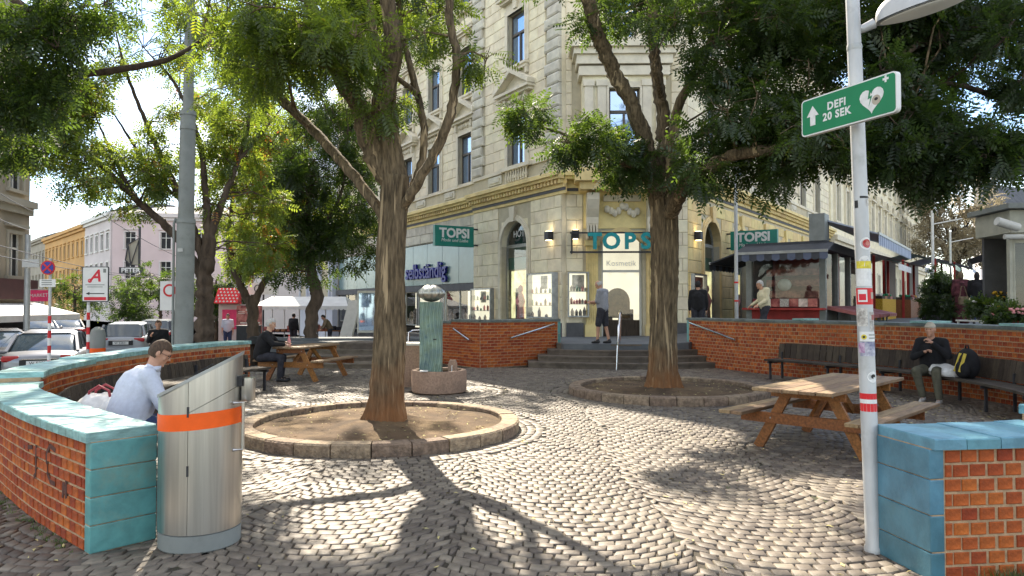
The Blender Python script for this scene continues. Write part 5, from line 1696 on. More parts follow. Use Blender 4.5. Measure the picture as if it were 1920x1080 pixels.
t.limb([PX(785, 180, 9.9), PX(750, 150, 10.0), PX(700, 110, 10.1)], [.045, .035, .02], n=10)
t.region([(430, -10, 680, 80, 8.0, 10.5, 14), (480, 25, 645, 130, 8.4, 10.2, 11), (560, 60, 655, 115, 8.6, 10, 3), (700, -30, 850, 30, 9.9, 11.2, 4), (640, -50, 760, 40, 9.9, 11.2, 5), (380, 20, 520, 150, 9.5, 12, 7), (420, 110, 540, 200, 10, 12.5, 3)], 72, .42)
t.region([(680, 170, 760, 215, 9.1, 9.35, 2), (880, 95, 930, 125, 8.8, 9.3, 2), (770, 60, 850, 130, 8.8, 9.4, 2)], 36, .26)
t.volume((-3.2, 9.3, 8.4), (2.8, 3.0, 1.7), 26, 110, .6)
t.volume((-0.9, 12.5, 8.8), (2.3, 1.5, 1.2), 9, 80, .55)  # out-of-view leaf clumps added to shade the foreground paving
t.finish()

# ---- tree in front of the steps
t = Tree('tree in the rear round planter in front of the steps, forked low', (2.82, 13.5, 0.1), 23, 'bark', 'leaf_dark', K=11, L=.27, ll=.075, lw=.017)
b0 = (2.82, 13.5, .02)
t.limb([b0, (2.82, 13.5, .6), PX(1245, 600, 13.5), PX(1247, 500, 13.5), PX(1245, 410, 13.5), PX(1240, 360, 13.5)], [.30, .265, .25, .25, .245, .24], n=100, ridge=.085, step=.045, flare=.36, K1=18, dense=True)
t.limb([PX(1240, 400, 13.5), PX(1215, 290, 13.4), PX(1188, 205, 13.2), PX(1150, 130, 13.0), PX(1118, 60, 12.7), PX(1098, -20, 12.4), PX(1060, -200, 11.8)], [.19, .165, .14, .13, .12, .105, .06], n=32, ridge=.07, step=.06, K1=12)
t.limb([PX(1245, 400, 13.5), PX(1245, 280, 13.6), PX(1240, 200, 13.6), PX(1228, 110, 13.6), PX(1222, 0, 13.6), PX(1215, -200, 13.5)], [.19, .15, .125, .11, .10, .05], n=30, ridge=.07, step=.06, K1=12)
t.limb([PX(1250, 390, 13.4), PX(1262, 280, 13.2), PX(1268, 215, 13.1), PX(1295, 150, 13.0), PX(1335, 75, 12.8), PX(1360, 30, 12.6), PX(1420, -120, 12.2)], [.12, .095, .085, .075, .065, .055, .03], n=20, ridge=.06, step=.07, K1=8)
t.limb([PX(1255, 400, 13.3), PX(1290, 345, 12.6), PX(1340, 310, 12.0), PX(1390, 287, 11.6), PX(1480, 280, 11.3), PX(1580, 262, 11.0), PX(1690, 240, 10.7)], [.15, .115, .10, .095, .085, .06, .03], n=22, ridge=.07, step=.07, K1=10)
t.limb([PX(1235, 330, 13.6), PX(1190, 315, 13.2), PX(1130, 290, 12.8), PX(1040, 245, 12.4), PX(960, 235, 12.0)], [.06, .045, .03, .022, .012], n=10)
t.limb([PX(1240, 180, 13.2), PX(1232, 150, 12.9), PX(1225, 120, 12.7)], [.06, .055, .05], n=12)
t.region([(1130, 255, 1200, 330, 12.5, 14, 5), (1000, 235, 1120, 285, 11.8, 12.8, 4), (950, 205, 1000, 250, 11.6, 12.4, 2), (1150, 290, 1330, 335, 12.6, 14.2, 4), (1290, 240, 1480, 320, 11, 13, 12), (1180, 0, 1420, 45, 11.5, 14, 6), (1290, 40, 1520, 150, 11.5, 14, 13), (1360, 130, 1580, 250, 11, 13.5, 14), (1500, 10, 1700, 170, 11, 13.5, 13), (1560, 170, 1760, 300, 10, 12.5, 11), (1075, 20, 1130, 70, 12, 13, 2), (1480, 200, 1640, 290, 10.5, 12.5, 6)], 76, .44)
t.region([(1380, 0, 1900, 60, 10.5, 13.5, 16), (1400, 225, 1690, 295, 10.2, 12.2, 8), (1330, 300, 1450, 330, 11.3, 12.5, 2)], 84, .48)
t.volume((3.6, 13.2, 8.6), (3.6, 3.2, 1.8), 34, 120, .7)
t.volume((6.4, 12.2, 6.6), (2.2, 2.2, 1.4), 14, 120, .65)
t.finish()

# ---- tree at the right, trunk outside the picture
t = Tree('dark tree reaching in from the right edge over the lamp post', (11.6, 12.6, 0.9), 31, 'bark_dark', 'leaf_deep', K=11, L=.27, ll=.075, lw=.018)
t.limb([(11.6, 12.6, .8), (11.5, 12.6, 2.5), (11.2, 12.5, 4.2), (10.8, 12.3, 5.6), (10.4, 12, 7)], [.3, .25, .23, .18, .1], n=24)
t.limb([(11.2, 12.5, 4.2), PX(1990, 60, 11.9), PX(1880, 25, 11.4), PX(1790, 60, 11.0), PX(1710, 90, 10.8), PX(1670, 135, 10.6), PX(1640, 200, 10.4)], [.15, .11, .09, .075, .06, .045, .02], n=16)
t.limb([(11.3, 12.5, 3.8), PX(2000, 200, 12), PX(1900, 190, 11.6), PX(1800, 160, 11.2), PX(1720, 150, 11)], [.12, .09, .06, .04, .02], n=12)
t.limb([(11.4, 12.5, 3.2), PX(2000, 300, 11.8), PX(1880, 290, 11.4), PX(1790, 300, 11.2), PX(1700, 290, 11)], [.10, .08, .05, .035, .015], n=12)
t.region([(1690, 0, 1930, 70, 10, 12.5, 14), (1640, 60, 1760, 130, 9.8, 12, 6), (1890, 90, 1940, 180, 10.5, 12.5, 3), (1640, 240, 1930, 300, 10, 12.2, 17), (1720, 290, 1820, 325, 10.4, 11.8, 5), (1870, 270, 1940, 320, 10, 12, 3), (1680, 200, 1740, 260, 10, 11.5, 3)], 84, .42)
t.volume((10, 12.4, 7.6), (3.2, 3, 1.8), 22, 120, .7)
t.finish()

# ---- tree at the upper left, trunk outside the picture
t = Tree('dark tree whose branch hangs in over the street at the upper left edge', (-9.6, 9.4, -.5), 41, 'bark_dark', 'leaf_dark', K=11, L=.25, ll=.062, lw=.014)
t.limb([(-9.6, 9.4, -.5), (-9.5, 9.4, 1.5), (-9.3, 9.3, 3.4), (-9.0, 9.2, 5), (-8.8, 9, 7)], [.28, .24, .2, .16, .08], n=24)
t.limb([(-9.3, 9.3, 3.6), PX(-160, 130, 9.3), PX(0, 148, 9.5), PX(100, 142, 9.6), PX(190, 135, 9.8), PX(270, 122, 10), PX(330, 105, 10.2), PX(400, 60, 10.6)], [.12, .09, .062, .055, .048, .042, .034, .015], n=12)
t.limb([(-9, 9.2, 5), PX(-60, -40, 9), PX(40, 10, 9.2), PX(110, 60, 9.4), PX(150, 120, 9.5)], [.1, .07, .05, .035, .015], n=10)
t.limb([(-9.4, 9.3, 3.0), PX(-120, 240, 9.3), PX(-20, 225, 9.4), PX(60, 250, 9.6)], [.08, .06, .035, .012], n=10)
t.region([(-20, 0, 165, 90, 8.4, 10.4, 11), (-20, 90, 140, 190, 8.6, 10.2, 9), (-20, 170, 60, 240, 8.8, 10, 4), (150, 0, 230, 20, 9, 10.5, 2), (-15, 235, 40, 280, 9, 10, 2)], 70, .36)
t.volume((-8.6, 8.8, 7.4), (2.6, 2.6, 1.6), 18, 120, .65)
t.finish()

# ---- street-side tree behind the mast
t = Tree('spreading multi-stemmed tree behind the tall tram mast', (-7.5, 18, -.5), 53, 'bark_dark', 'leaf_mixed', K=9, L=.28, ll=.085, lw=.02)
B = (-7.62, 18)
t.limb([(B[0], B[1], -.5), PX(385, 590, 18), PX(383, 530, 18), PX(388, 490, 18), PX(390, 440, 18)], [.26, .22, .20, .19, .16], n=24, ridge=.06, flare=.2)
t.limb([PX(384, 530, 18), PX(340, 455, 17.8), PX(290, 405, 17.5), PX(240, 360, 17.2), PX(190, 310, 17), PX(130, 270, 16.8), PX(90, 240, 16.6)], [.13, .11, .095, .075, .055, .035, .015], n=12)
t.limb([PX(300, 412, 17.6), PX(255, 370, 17.4), PX(215, 300, 17.2), PX(180, 220, 17)], [.07, .055, .04, .015], n=10)
t.limb([PX(386, 500, 18), PX(350, 400, 18), PX(310, 310, 17.9), PX(270, 220, 17.8), PX(235, 130, 17.6), PX(215, 50, 17.4)], [.12, .095, .07, .05, .035, .015], n=12)
t.limb([PX(340, 375, 18), PX(300, 340, 18.3), PX(250, 270, 18.5), PX(205, 200, 18.6)], [.06, .05, .035, .015], n=10)
t.limb([PX(390, 450, 18), PX(385, 350, 18.2), PX(372, 260, 18.3), PX(330, 160, 18.3), PX(270, 90, 18.2)], [.12, .09, .065, .04, .015], n=12)
t.limb([PX(390, 450, 18), PX(420, 370, 18.2), PX(450, 290, 18.4), PX(470, 200, 18.5), PX(460, 110, 18.4)], [.11, .085, .06, .04, .015], n=12)
t.limb([PX(440, 310, 18.3), PX(490, 250, 18.6), PX(530, 200, 18.8)], [.05, .035, .012], n=10)
t.region([(60, 160, 170, 290, 16, 18, 10), (130, 150, 260, 220, 16.5, 18.5, 7), (160, 240, 330, 360, 16.5, 19, 12), (110, 265, 230, 330, 16, 18, 6), (250, 300, 345, 400, 17, 19, 6), (30, 250, 70, 310, 16, 17, 2), (370, 180, 480, 320, 17.5, 19.5, 9), (290, 210, 340, 280, 17, 19, 3), (210, 380, 260, 400, 17, 18, 1), (300, 0, 470, 70, 17, 19, 7), (190, 40, 240, 130, 17, 18.5, 3), (60, 290, 150, 370, 16, 17.5, 5), (20, 180, 120, 260, 15.5, 17.5, 4), (430, 60, 560, 200, 17.5, 20, 3)], 56, .5, r0=.03)
t.region([(370, 200, 500, 420, 18.2, 20, 13), (395, 330, 520, 480, 18, 20, 8)], 64, .55, tint=.62)
t.volume((-7.5, 18, 9.2), (4.2, 3.2, 1.8), 26, 70, .8)
t.finish()

# ---- Y-shaped tree with turning leaves
t = Tree('tree with Y-shaped stems and some reddening leaves behind the left picnic table', (-9.3, 26, -.5), 67, 'bark_dark', 'leaf_mixed', K=9, L=.36, ll=.11, lw=.027)
t.limb([(-9.35, 26, -.5), PX(475, 590, 26), PX(473, 565, 26), PX(470, 555, 26)], [.24, .2, .2, .18], n=20)
t.limb([PX(471, 575, 26), PX(450, 530, 26), PX(438, 500, 26), PX(428, 440, 26), PX(440, 350, 26)], [.16, .14, .12, .09, .04], n=12)
t.limb([PX(473, 575, 26), PX(495, 530, 26), PX(515, 500, 26), PX(528, 460, 26), PX(530, 380, 26)], [.15, .12, .10, .075, .03], n=12)
t.limb([PX(440, 510, 26), PX(470, 460, 26), PX(490, 400, 26), PX(500, 300, 26)], [.08, .07, .05, .02], n=10)
t.region([(415, 330, 560, 450, 24.5, 27, 16), (450, 400, 590, 490, 24.5, 27, 13), (395, 200, 580, 350, 24.5, 27.5, 22), (500, 330, 610, 440, 24, 26, 6), (420, 470, 540, 520, 25, 27, 4), (560, 400, 605, 470, 24, 25.5, 3)], 62, .62, r0=.04, tint=.66)
t.region([(560, 420, 605, 460, 23.8, 24.6, 2), (480, 300, 560, 360, 24, 25, 2)], 24, .4, tint=.97)
t.volume((-8.5, 26, 9.6), (3.6, 3, 2), 14, 70, .9)
t.finish()

# ---- dark tree in front of the market tent
t = Tree('dark slender tree in front of the white market tent', (-6.45, 23.2, -.2), 71, 'bark_dark', 'leaf_dark', K=9, L=.34, ll=.10, lw=.024)
t.limb([(-6.5, 23.2, -.4), PX(583, 620, 23.2), PX(586, 580, 23.2), PX(596, 555, 23.2), PX(588, 525, 23.2), PX(580, 480, 23.2), PX(575, 420, 23.2), PX(585, 330, 23.2)], [.24, .21, .2, .21, .18, .16, .13, .06], n=22, ridge=.05)
t.limb([PX(578, 470, 23.2), PX(610, 420, 23.2), PX(640, 360, 23.2), PX(650, 290, 23.2)], [.09, .075, .05, .02], n=10)
t.limb([PX(576, 430, 23.2), PX(545, 380, 23.2), PX(540, 310, 23.2)], [.08, .05, .02], n=10)
t.region([(520, 300, 690, 400, 22, 25, 18), (545, 380, 690, 470, 22, 24.5, 15), (540, 200, 690, 310, 22, 25, 16), (530, 450, 620, 520, 22.4, 24, 6), (640, 440, 690, 490, 23, 25, 4), (650, 300, 700, 420, 23, 26, 5)], 66, .62, r0=.04)
t.volume((-5.5, 24, 9.6), (3, 2.6, 2), 14, 70, .9)
t.finish()

# ---- pale tree at the end of the market lane
t = Tree('pale brownish tree at the far end of the market lane', (40, 66, .9), 83, 'bark_dark', 'leaf_pale', K=7, L=.7, ll=.26, lw=.07)
t.limb([D(1795, 600, 66), D(1795, 500, 66), D(1790, 440, 66), D(1785, 400, 66)], [.4, .35, .25, .1], n=10)
for e in ((1740, 430), (1760, 400), (1820, 410), (1840, 440), (1800, 385)): t.limb([D(1793, 500, 66), D((1793 + e[0]) / 2, (470 + e[1]) / 2, 66), D(*e, 66)], [.2, .12, .04], n=8)
t.region([(1735, 385, 1850, 480, 63, 69, 48)], 30, 1.3, r0=.08)
t.volume((40, 66, 12), (3.5, 3.2, 2.4), 18, 34, 1.3)
t.finish()
# ---- small street trees
for i, (px_, py_, d_, lab) in enumerate([(405, 560, 44, 'small round street tree right of the pharmacy sign pole'), (240, 570, 52, 'small street tree between the no-stopping sign and the pharmacy sign'), (300, 545, 46, 'small dark street tree left of the tall mast'), (140, 560, 60, 'small street tree behind the left parked cars')]):
    x0, y0, _ = D(px_, py_, d_)
    t = Tree(lab, (x0, d_, STREET_Z), 90 + i, 'bark_dark', 'leaf_dark', K=7, L=.45, ll=.16, lw=.045, group='small street trees')
    t.limb([(x0, d_, STREET_Z), (x0 + .05, d_, 1.0), (x0, d_, 2.2), (x0, d_, 3.2)], [.13, .11, .1, .05], n=8)
    w = 58 if i in (0, 2) else 38
    t.region([(px_ - w, py_ - 32, px_ + w, py_ + 28, d_ - 1, d_ + 1, 20)], 34, .8, r0=.03)
    t.finish()
# ================================================================ litter bin
bx, by = G(375, 1016)[:2]
by += 0.0
r = thing('litter_bin', 'tall brushed steel litter bin with slanted top and a bright orange band', 'litter bin', (bx, by, 0))
R = 0.272
def bin_top(th):       # rises towards the right and slightly away
    return 1.168 + 0.145 * (math.cos(th - 0.25))
n = 64
def ring(m_, R_, zf, t0=0, t1=2 * PI, k=n): return [(bx + R_ * math.cos(t0 + (t1 - t0) * i / k), by + R_ * math.sin(t0 + (t1 - t0) * i / k), zf(t0 + (t1 - t0) * i / k)) for i in range(k if t1 - t0 > 6.28 else k + 1)]
def shell(t0, t1, R_, zlo, zhi, k=24, th=.004):
    m = MB(); vs = []
    for i in range(k + 1):
        t = t0 + (t1 - t0) * i / k
        for rr, z in ((R_, zlo(t)), (R_, zhi(t)), (R_ - th, zhi(t)), (R_ - th, zlo(t))): vs.append((bx + rr * math.cos(t), by + rr * math.sin(t), z))
    fs = [(0, 1, 2, 3), (4 * k + 3, 4 * k + 2, 4 * k + 1, 4 * k)]
    for i in range(k):
        for j in range(4): fs.append((4 * i + j, 4 * i + (j + 1) % 4, 4 * i + 4 + (j + 1) % 4, 4 * i + 4 + j))
    return m.add(vs, fs)
m = MB(); m.lathe([(R - .012, 0), (R - .004, .01), (R - .004, .115), (R - .03, .13), (0, .13)], (bx, by, 0), n); m.build('base_ring', 'mast_paint', r, smooth='auto')
seam = math.radians(-84)
lo = lambda t: .125
m = shell(seam + .012, 2 * PI - math.radians(84) - .9 + 0.0, R, lo, bin_top, 60); m = None
shell(seam - 2.6, seam - .006, R, lo, lambda t: bin_top(t) - .008, 40).build('body_panel', 'steel', r, smooth='auto')
shell(seam + .006, seam + 1.75, R, lo, lambda t: bin_top(t) - .216, 30).build('door_panel', 'steel', r, smooth='auto')
shell(seam + .006, seam + 1.75, R, lambda t: bin_top(t) - .212, lambda t: bin_top(t) - .008, 30).build('upper_panel', 'steel', r, smooth='auto')
shell(seam + 1.75, seam + 2 * PI - 2.6, R - .002, lo, lambda t: bin_top(t) - .008, 30).build('back_panel', 'steel', r, smooth='auto')
m = MB()
k = 48
a = [(bx + (R + .008) * math.cos(2 * PI * i / k), by + (R + .008) * math.sin(2 * PI * i / k)) for i in range(k)]
m.add([(x, y, bin_top(2 * PI * i / k) - .010) for i, (x, y) in enumerate(a)] + [(x, y, bin_top(2 * PI * i / k) + .012) for i, (x, y) in enumerate(a)],
      [tuple(range(k))[::-1], tuple(range(k, 2 * k))] + [(i, (i + 1) % k, k + (i + 1) % k, k + i) for i in range(k)])
m.build('slanted_lid', 'steel_dull', r, smooth='auto')
m = MB(); u0 = Vector((.97, .24, .53)).normalized()
c0 = Vector((bx + .02, by - .02, 1.168 + .035)); m.obox(c0, u0 * .07, (-.004, .015, 0), (0, 0, .004)); m.build('lid_slot', 'black_plastic', r)
shell(seam - 1.35, seam + 1.62, R + .0045, lambda t: .815 + .018 * math.cos(t), lambda t: .925 + .018 * math.cos(t), 48, .003).build('orange_band', 'orange_band', r, smooth='auto')
for t in (seam - 1.28, seam + 1.5):
    for z in (.85, .895):
        m = MB(); m.ell((bx + (R + .006) * math.cos(t), by + (R + .006) * math.sin(t), z + .018 * math.cos(t)), .008, .008, .008, 8, 6); m.build('bolt', 'dark_metal', r)
m = MB(); t = math.radians(8); m.obox((bx + R * math.cos(t), by + R * math.sin(t), 1.12), (.018, .003, 0), (-.012, .085, 0), (0, 0, .035)); m.build('opening', 'black_plastic', r)
m = MB(); m.tube([(bx + R * .98, by - .12, .66), (bx + R + .05, by - .08, .66), (bx + R + .05, by - .08, .98), (bx + R * .98, by - .12, .98)], .012, 8); m.build('ashtray_bracket', 'steel', r, smooth='auto')
m = MB(); m.lathe([(.045, 0), (.05, .02), (.05, .16), (0, .16)], (bx + R + .045, by + .02, .98), 14); m.build('ashtray', 'steel', r, smooth='auto')
for z in (.55, 1.02 - .08):
    m = MB(); m.obox((bx + (R + .004) * math.cos(seam), by + (R + .004) * math.sin(seam), z), (.006, 0, 0), (0, .004, 0), (0, 0, .035)); m.build('hinge', 'dark_metal', r)

# ================================================================ lamp post with the green sign
PB, PT = Vector((2.425, 4.86, 0)), Vector((2.305, 4.86, 4.3))
def post_at(z): return PB + (PT - PB) * (z / 4.3)
lamp = thing('street_lamp', 'grey metal lamp post covered in stickers beside the blue wall end', 'street lamp', tuple(PB))
m = MB(); m.tube([post_at(0), post_at(.03), post_at(.05), post_at(1.778)], [.062, .062, .0525, .0512], 28); m.build('lower_pole', 'galvanised', lamp, smooth='auto')
m = MB(); m.tube([post_at(1.778), post_at(3.4)], [.0475, .046], 28); m.build('middle_pole', 'galvanised', lamp, smooth='auto')
m = MB(); m.tube([post_at(3.38), post_at(3.4), post_at(3.42)], [.047, .05, .047], 24); m.build('collar', 'steel_dull', lamp, smooth='auto')
m = MB(); m.tube([post_at(3.41), post_at(4.3)], [.044, .043], 28); m.build('upper_pole', 'galvanised', lamp, smooth='auto')
a = post_at(3.53)
m = MB(); m.tube([a, a + Vector((.06, 0, .0)), a + Vector((.13, -.02, .03))], [.03, .028, .034], 14); m.build('arm', 'galvanised', lamp, smooth='auto')
# lamp head: domed shell over a flat glass
d_ = Vector((.93, -.28, .22)).normalized(); s_ = d_.cross(Vector((0, 0, 1))).normalized(); u_ = s_.cross(d_).normalized()
hc = a + Vector((.13, -.02, .03)) + d_ * .30
def head(m, z0, z1, grow, n=28, rows=8):
    vs, fs = [], []
    for j in range(rows + 1):
        q = PI / 2 * j / rows
        for k in range(n):
            t = 2 * PI * k / n
            L = .33 * (1 + .12 * math.cos(t)) if math.cos(t) < 0 else .30
            w = .135 * (1 - .25 * max(0, -math.cos(t)))
            p = hc + d_ * (L * math.cos(t) * math.cos(q) ** .7 * grow) + s_ * (w * math.sin(t) * math.cos(q) ** .7 * grow) + u_ * (z0 + (z1 - z0) * math.sin(q))
            vs.append(tuple(p))
    for j in range(rows):
        for k in range(n): fs.append((j * n + k, j * n + (k + 1) % n, (j + 1) * n + (k + 1) % n, (j + 1) * n + k))
    fs.append(tuple(range(n))[::-1])
    return m.add(vs, fs)
m = head(MB(), 0, .16, 1.0); m.build('lamp_head', 'galvanised', lamp, smooth='auto')
m = head(MB(), -.012, -.03, .93); m.build('lamp_glass', 'white_frame', lamp, smooth='auto')
m = head(MB(), -.010, .012, 1.03, rows=2); m.build('lamp_rim', 'steel_dull', lamp, smooth='auto')

def sticker(z0, z1, a0, a1, mat, rr=.0518, parent=lamp, lift=0.0):
    """sheet wrapped on the pole; angles in degrees from the camera-facing side, positive to the right"""
    m = MB(); k = 8; vs = []
    for i in range(k + 1):
        t = math.radians(-90 + a0 + (a1 - a0) * i / k)
        for z in (z0, z1):
            c = post_at(z); q = rr + .0012 + lift
            vs.append((c.x + q * math.cos(t), c.y + q * math.sin(t), z))
    m.add(vs, [(2 * i, 2 * i + 2, 2 * i + 3, 2 * i + 1) for i in range(k)])
    return m.build('sticker', mat, parent, fix=False)
def disc_sticker(zc, ac, rad, mat, rr=.0518, lift=0.0):
    m = MB(); vs = []; K = 18
    for i in range(K):
        t = 2 * PI * i / K
        ang = math.radians(-90 + ac) + rad * math.cos(t) / rr; z = zc + rad * math.sin(t); c = post_at(z); q = rr + .0014 + lift
        vs.append((c.x + q * math.cos(ang), c.y + q * math.sin(ang), z))
    ang = math.radians(-90 + ac); c = post_at(zc); vs.append((c.x + (rr + .0014 + lift) * math.cos(ang), c.y + (rr + .0014 + lift) * math.sin(ang), zc))
    m.add(vs, [(i, (i + 1) % K, K) for i in range(K)])
    return m.build('sticker', mat, lamp, fix=False)
def zy(y): return CZ - (y - 572) / FPX * 4.80
M('sticker_yellow', (.65, .55, .05), .5, .2, 30)
M('sticker_blue', (.16, .18, .42), .5, .5, 22, col2=(.6, .6, .65))
M('sticker_purple', (.35, .05, .32), .5, .4, 25, col2=(.6, .5, .6))
M('sticker_torn', (.50, .46, .42), .7, .5, 30, col2=(.7, .68, .62))
for y0, y1 in ((738, 749), (757, 772)): sticker(zy(y1), zy(y0), -100, 100, 'red_paint')
sticker(zy(756.5), zy(749.5), -100, 100, 'white_sticker')
disc_sticker(zy(707), 15, .038, 'white_sticker'); disc_sticker(zy(706), 17, .016, 'black_plastic', lift=.001); disc_sticker(zy(709), 22, .007, 'white_sticker', lift=.002)
sticker(zy(668), zy(641), -70, 75, 'sticker_blue'); sticker(zy(662), zy(643), -85, -35, 'sticker_purple', lift=.0008)
sticker(zy(640), zy(622), -70, 75, 'white_sticker', lift=.0006); disc_sticker(zy(632), -38, .017, 'sticker_yellow', lift=.0016); disc_sticker(zy(632), -38, .008, 'black_plastic', lift=.0022)
for k in range(2): sticker(zy(629 + 6 * k), zy(627 + 6 * k), -5, 62, 'kiosk_grey', lift=.0016)
sticker(zy(620), zy(585), 5, 80, 'sticker_torn'); sticker(zy(612), zy(578), -85, -8, 'sticker_torn', lift=.0006); sticker(zy(600), zy(590), 20, 75, 'tray_red', lift=.0012)
# the pole narrows above 1.75 m
UR = .0478
sticker(zy(571), zy(540), -90, 95, 'red_paint'); sticker(zy(566), zy(543), -70, -5, 'white_sticker', lift=.0006); sticker(zy(563), zy(551), -62, -14, 'sign_red', lift=.0012); sticker(zy(560), zy(548), 22, 70, 'cap_beige', lift=.0012)
sticker(zy(536), zy(503), -85, 85, 'white_sticker', rr=UR); sticker(zy(503), zy(489), -78, 65, 'sticker_yellow', rr=UR, lift=.0008); disc_sticker(zy(489), -10, .036, 'white_sticker', rr=UR, lift=.0003); 
disc_sticker(zy(456), 8, .042, 'white_sticker', rr=UR); disc_sticker(zy(456), 12, .030, 'tail_red', rr=UR, lift=.0008); disc_sticker(zy(456), 14, .014, 'poster_red', rr=UR, lift=.0014)
sticker(zy(370), zy(366), -30, 70, 'black_plastic', rr=UR - .0004); sticker(zy(388), zy(374), -75, -45, 'black_plastic', rr=UR - .0004); sticker(zy(384), zy(372), 20, 60, 'sticker_torn', rr=UR)

sg = thing('direction_sign', 'green and white direction sign with arrow and heart on the lamp post', 'sign', (2.236, 4.76, 2.97))
ex = Vector((.403 * 0 + .30, -.68, 0)).normalized(); ez = Vector((0, 0, 1)); en = ex.cross(ez).normalized()
if en.y > 0 and en.x > 0: en = -en
ctr = Vector((2.236, 4.76, 2.97))
ctr = ctr + en * .005
def rrect(w, h, rad, k=5):
    out = []
    for cx, cz, a0 in ((w / 2 - rad, h / 2 - rad, 0), (-w / 2 + rad, h / 2 - rad, 90), (-w / 2 + rad, -h / 2 + rad, 180), (w / 2 - rad, -h / 2 + rad, 270)):
        for i in range(k + 1): t = math.radians(a0 + 90 * i / k); out.append((cx + rad * math.cos(t), cz + rad * math.sin(t)))
    return out
def on(o, x, z, out): return tuple(o + ex * x + ez * z + en * out)
m = MB(); m.prism(rrect(.76, .258, .028), lambda x, z: on(ctr, x, z, -.02), lambda x, z: on(ctr, x, z, .016)); m.build('panel', 'white_paint', sg)
m = MB(); m.prism(rrect(.742, .24, .022), lambda x, z: on(ctr, x, z, .0162), lambda x, z: on(ctr, x, z, .0175)); m.build('green_face', 'sign_green', sg)
def flat(name, poly, mat, parent=sg, o=ctr, lift=.019):
    m = MB(); m.prism(poly, lambda x, z: on(o, x, z, .0176), lambda x, z: on(o, x, z, lift)); return m.build(name, mat, parent)
flat('arrow', [(-.30, -.065), (-.255, -.065), (-.255, 0.0), (-.225, 0.0), (-.2775, .072), (-.33, 0.0), (-.30, 0.0)], 'white_sticker')
xd = ex if True else -ex
text('lettering', 'DEFI', .072, on(ctr, -.075, .034, .0176), ex, ez, 'white_sticker', sg, .001, bold=.0026, spacing=1.12)
text('lettering', '20 SEK', .072, on(ctr, -.075, -.034, .0176), ex, ez, 'white_sticker', sg, .001, bold=.0026, spacing=1.12)
K = 28; heart = []
for i in range(K):
    t = 2 * PI * i / K
    heart.append((.20 + .0056 * 16 * math.sin(t) ** 3, -.005 + .0056 * (13 * math.cos(t) - 5 * math.cos(2 * t) - 2 * math.cos(3 * t) - math.cos(4 * t))))
flat('heart', heart, 'white_sticker')
flat('lightning', [(.185, .06), (.172, .0), (.192, .003), (.178, -.055), (.207, .018), (.188, .014), (.20, .06)], 'sign_green', lift=.0195)
flat('round_sticker', [(.235 + .032 * math.cos(2 * PI * i / 16), -.018 + .032 * math.sin(2 * PI * i / 16)) for i in range(16)], 'cap_beige', lift=.0197)
flat('sticker_mark', [(.235 + .014 * math.cos(2 * PI * i / 10), -.012 + .010 * math.sin(2 * PI * i / 10)) for i in range(10)], 'black_plastic', lift=.0202)
flat('cross', [(.297, .075), (.311, .075), (.311, .089), (.325, .089), (.325, .103), (.311, .103), (.311, .117), (.297, .117), (.297, .103), (.283, .103), (.283, .089), (.297, .089)], 'white_sticker')
for z in (.07, -.07):
    m = MB(); m.obox(on(ctr, 0, z, -.045), ex * .03, en * .03, ez * .012); m.build('clamp', 'steel_dull', sg)

# ================================================================ picnic tables
def picnic_table(label, loc, rotz, L=2.25, W=.80):
    r = thing('picnic_table', label, 'table', (0, 0, 0), group='wooden picnic tables')
    n = 5; w = W / n
    for i in range(n):
        y = -W / 2 + w * (i + .5)
        m = MB(); e = random.uniform(-.012, .012); m.box(-L / 2 + e, L / 2 + e, y - w / 2 + .004, y + w / 2 - .004, .705, .745 + random.uniform(-.002, .002))
        o = m.build('table_plank', 'table_top_wood', r); o.modifiers.new('bevel', 'BEVEL').width = .005
    for sg_ in (-1, 1):
        for k in range(2):
            y = sg_ * (.62 + .145 * k)
            m = MB(); m.box(-L / 2, L / 2, y - .068, y + .068, .42, .46); o = m.build('seat_plank', 'table_top_wood', r); o.modifiers.new('bevel', 'BEVEL').width = .005
    for x in (-.72, .72):
        s = 1 if x > 0 else -1
        m = MB(); m.box(x - .02, x + .02, -W / 2 + .03, W / 2 - .03, .61, .703); m.build('top_bearer', 'table_wood', r)
        m = MB(); m.box(x - .022, x + .022, -.78, .78, .30, .418); m.build('seat_bearer', 'table_wood', r)
        for sg_ in (-1, 1):
            m = MB()
            xx = x - s * .045
            m.bar((xx, sg_ * .22, .70), (xx, sg_ * .60, 0.0), .045, .11, up=(0, sg_ * .6, .3)); m.build('leg', 'table_wood', r)
        m = MB(); m.bar((x - s * .08, 0, .34), (s * .18, 0, .68), .04, .08); m.build('brace', 'table_wood', r)
        for y in (-.28, .28, -.42, .42):
            m = MB(); m.ell((x + s * .024, y, .36 if abs(y) > .3 else .655), .006, .011, .011, 8, 5); m.build('bolt', 'steel_dull', r)
    r.location = loc; r.rotation_euler = (0, 0, rotz)
    return r
picnic_table('weathered wooden picnic table in the front right, behind the lamp post', (3.78, 8.52, .0), math.radians(45.5), 2.35, .88)
picnic_table('orange brown wooden picnic table at the back left where a person in black sits', (-4.62, 16.3, .0), math.radians(76), 1.7, .72)

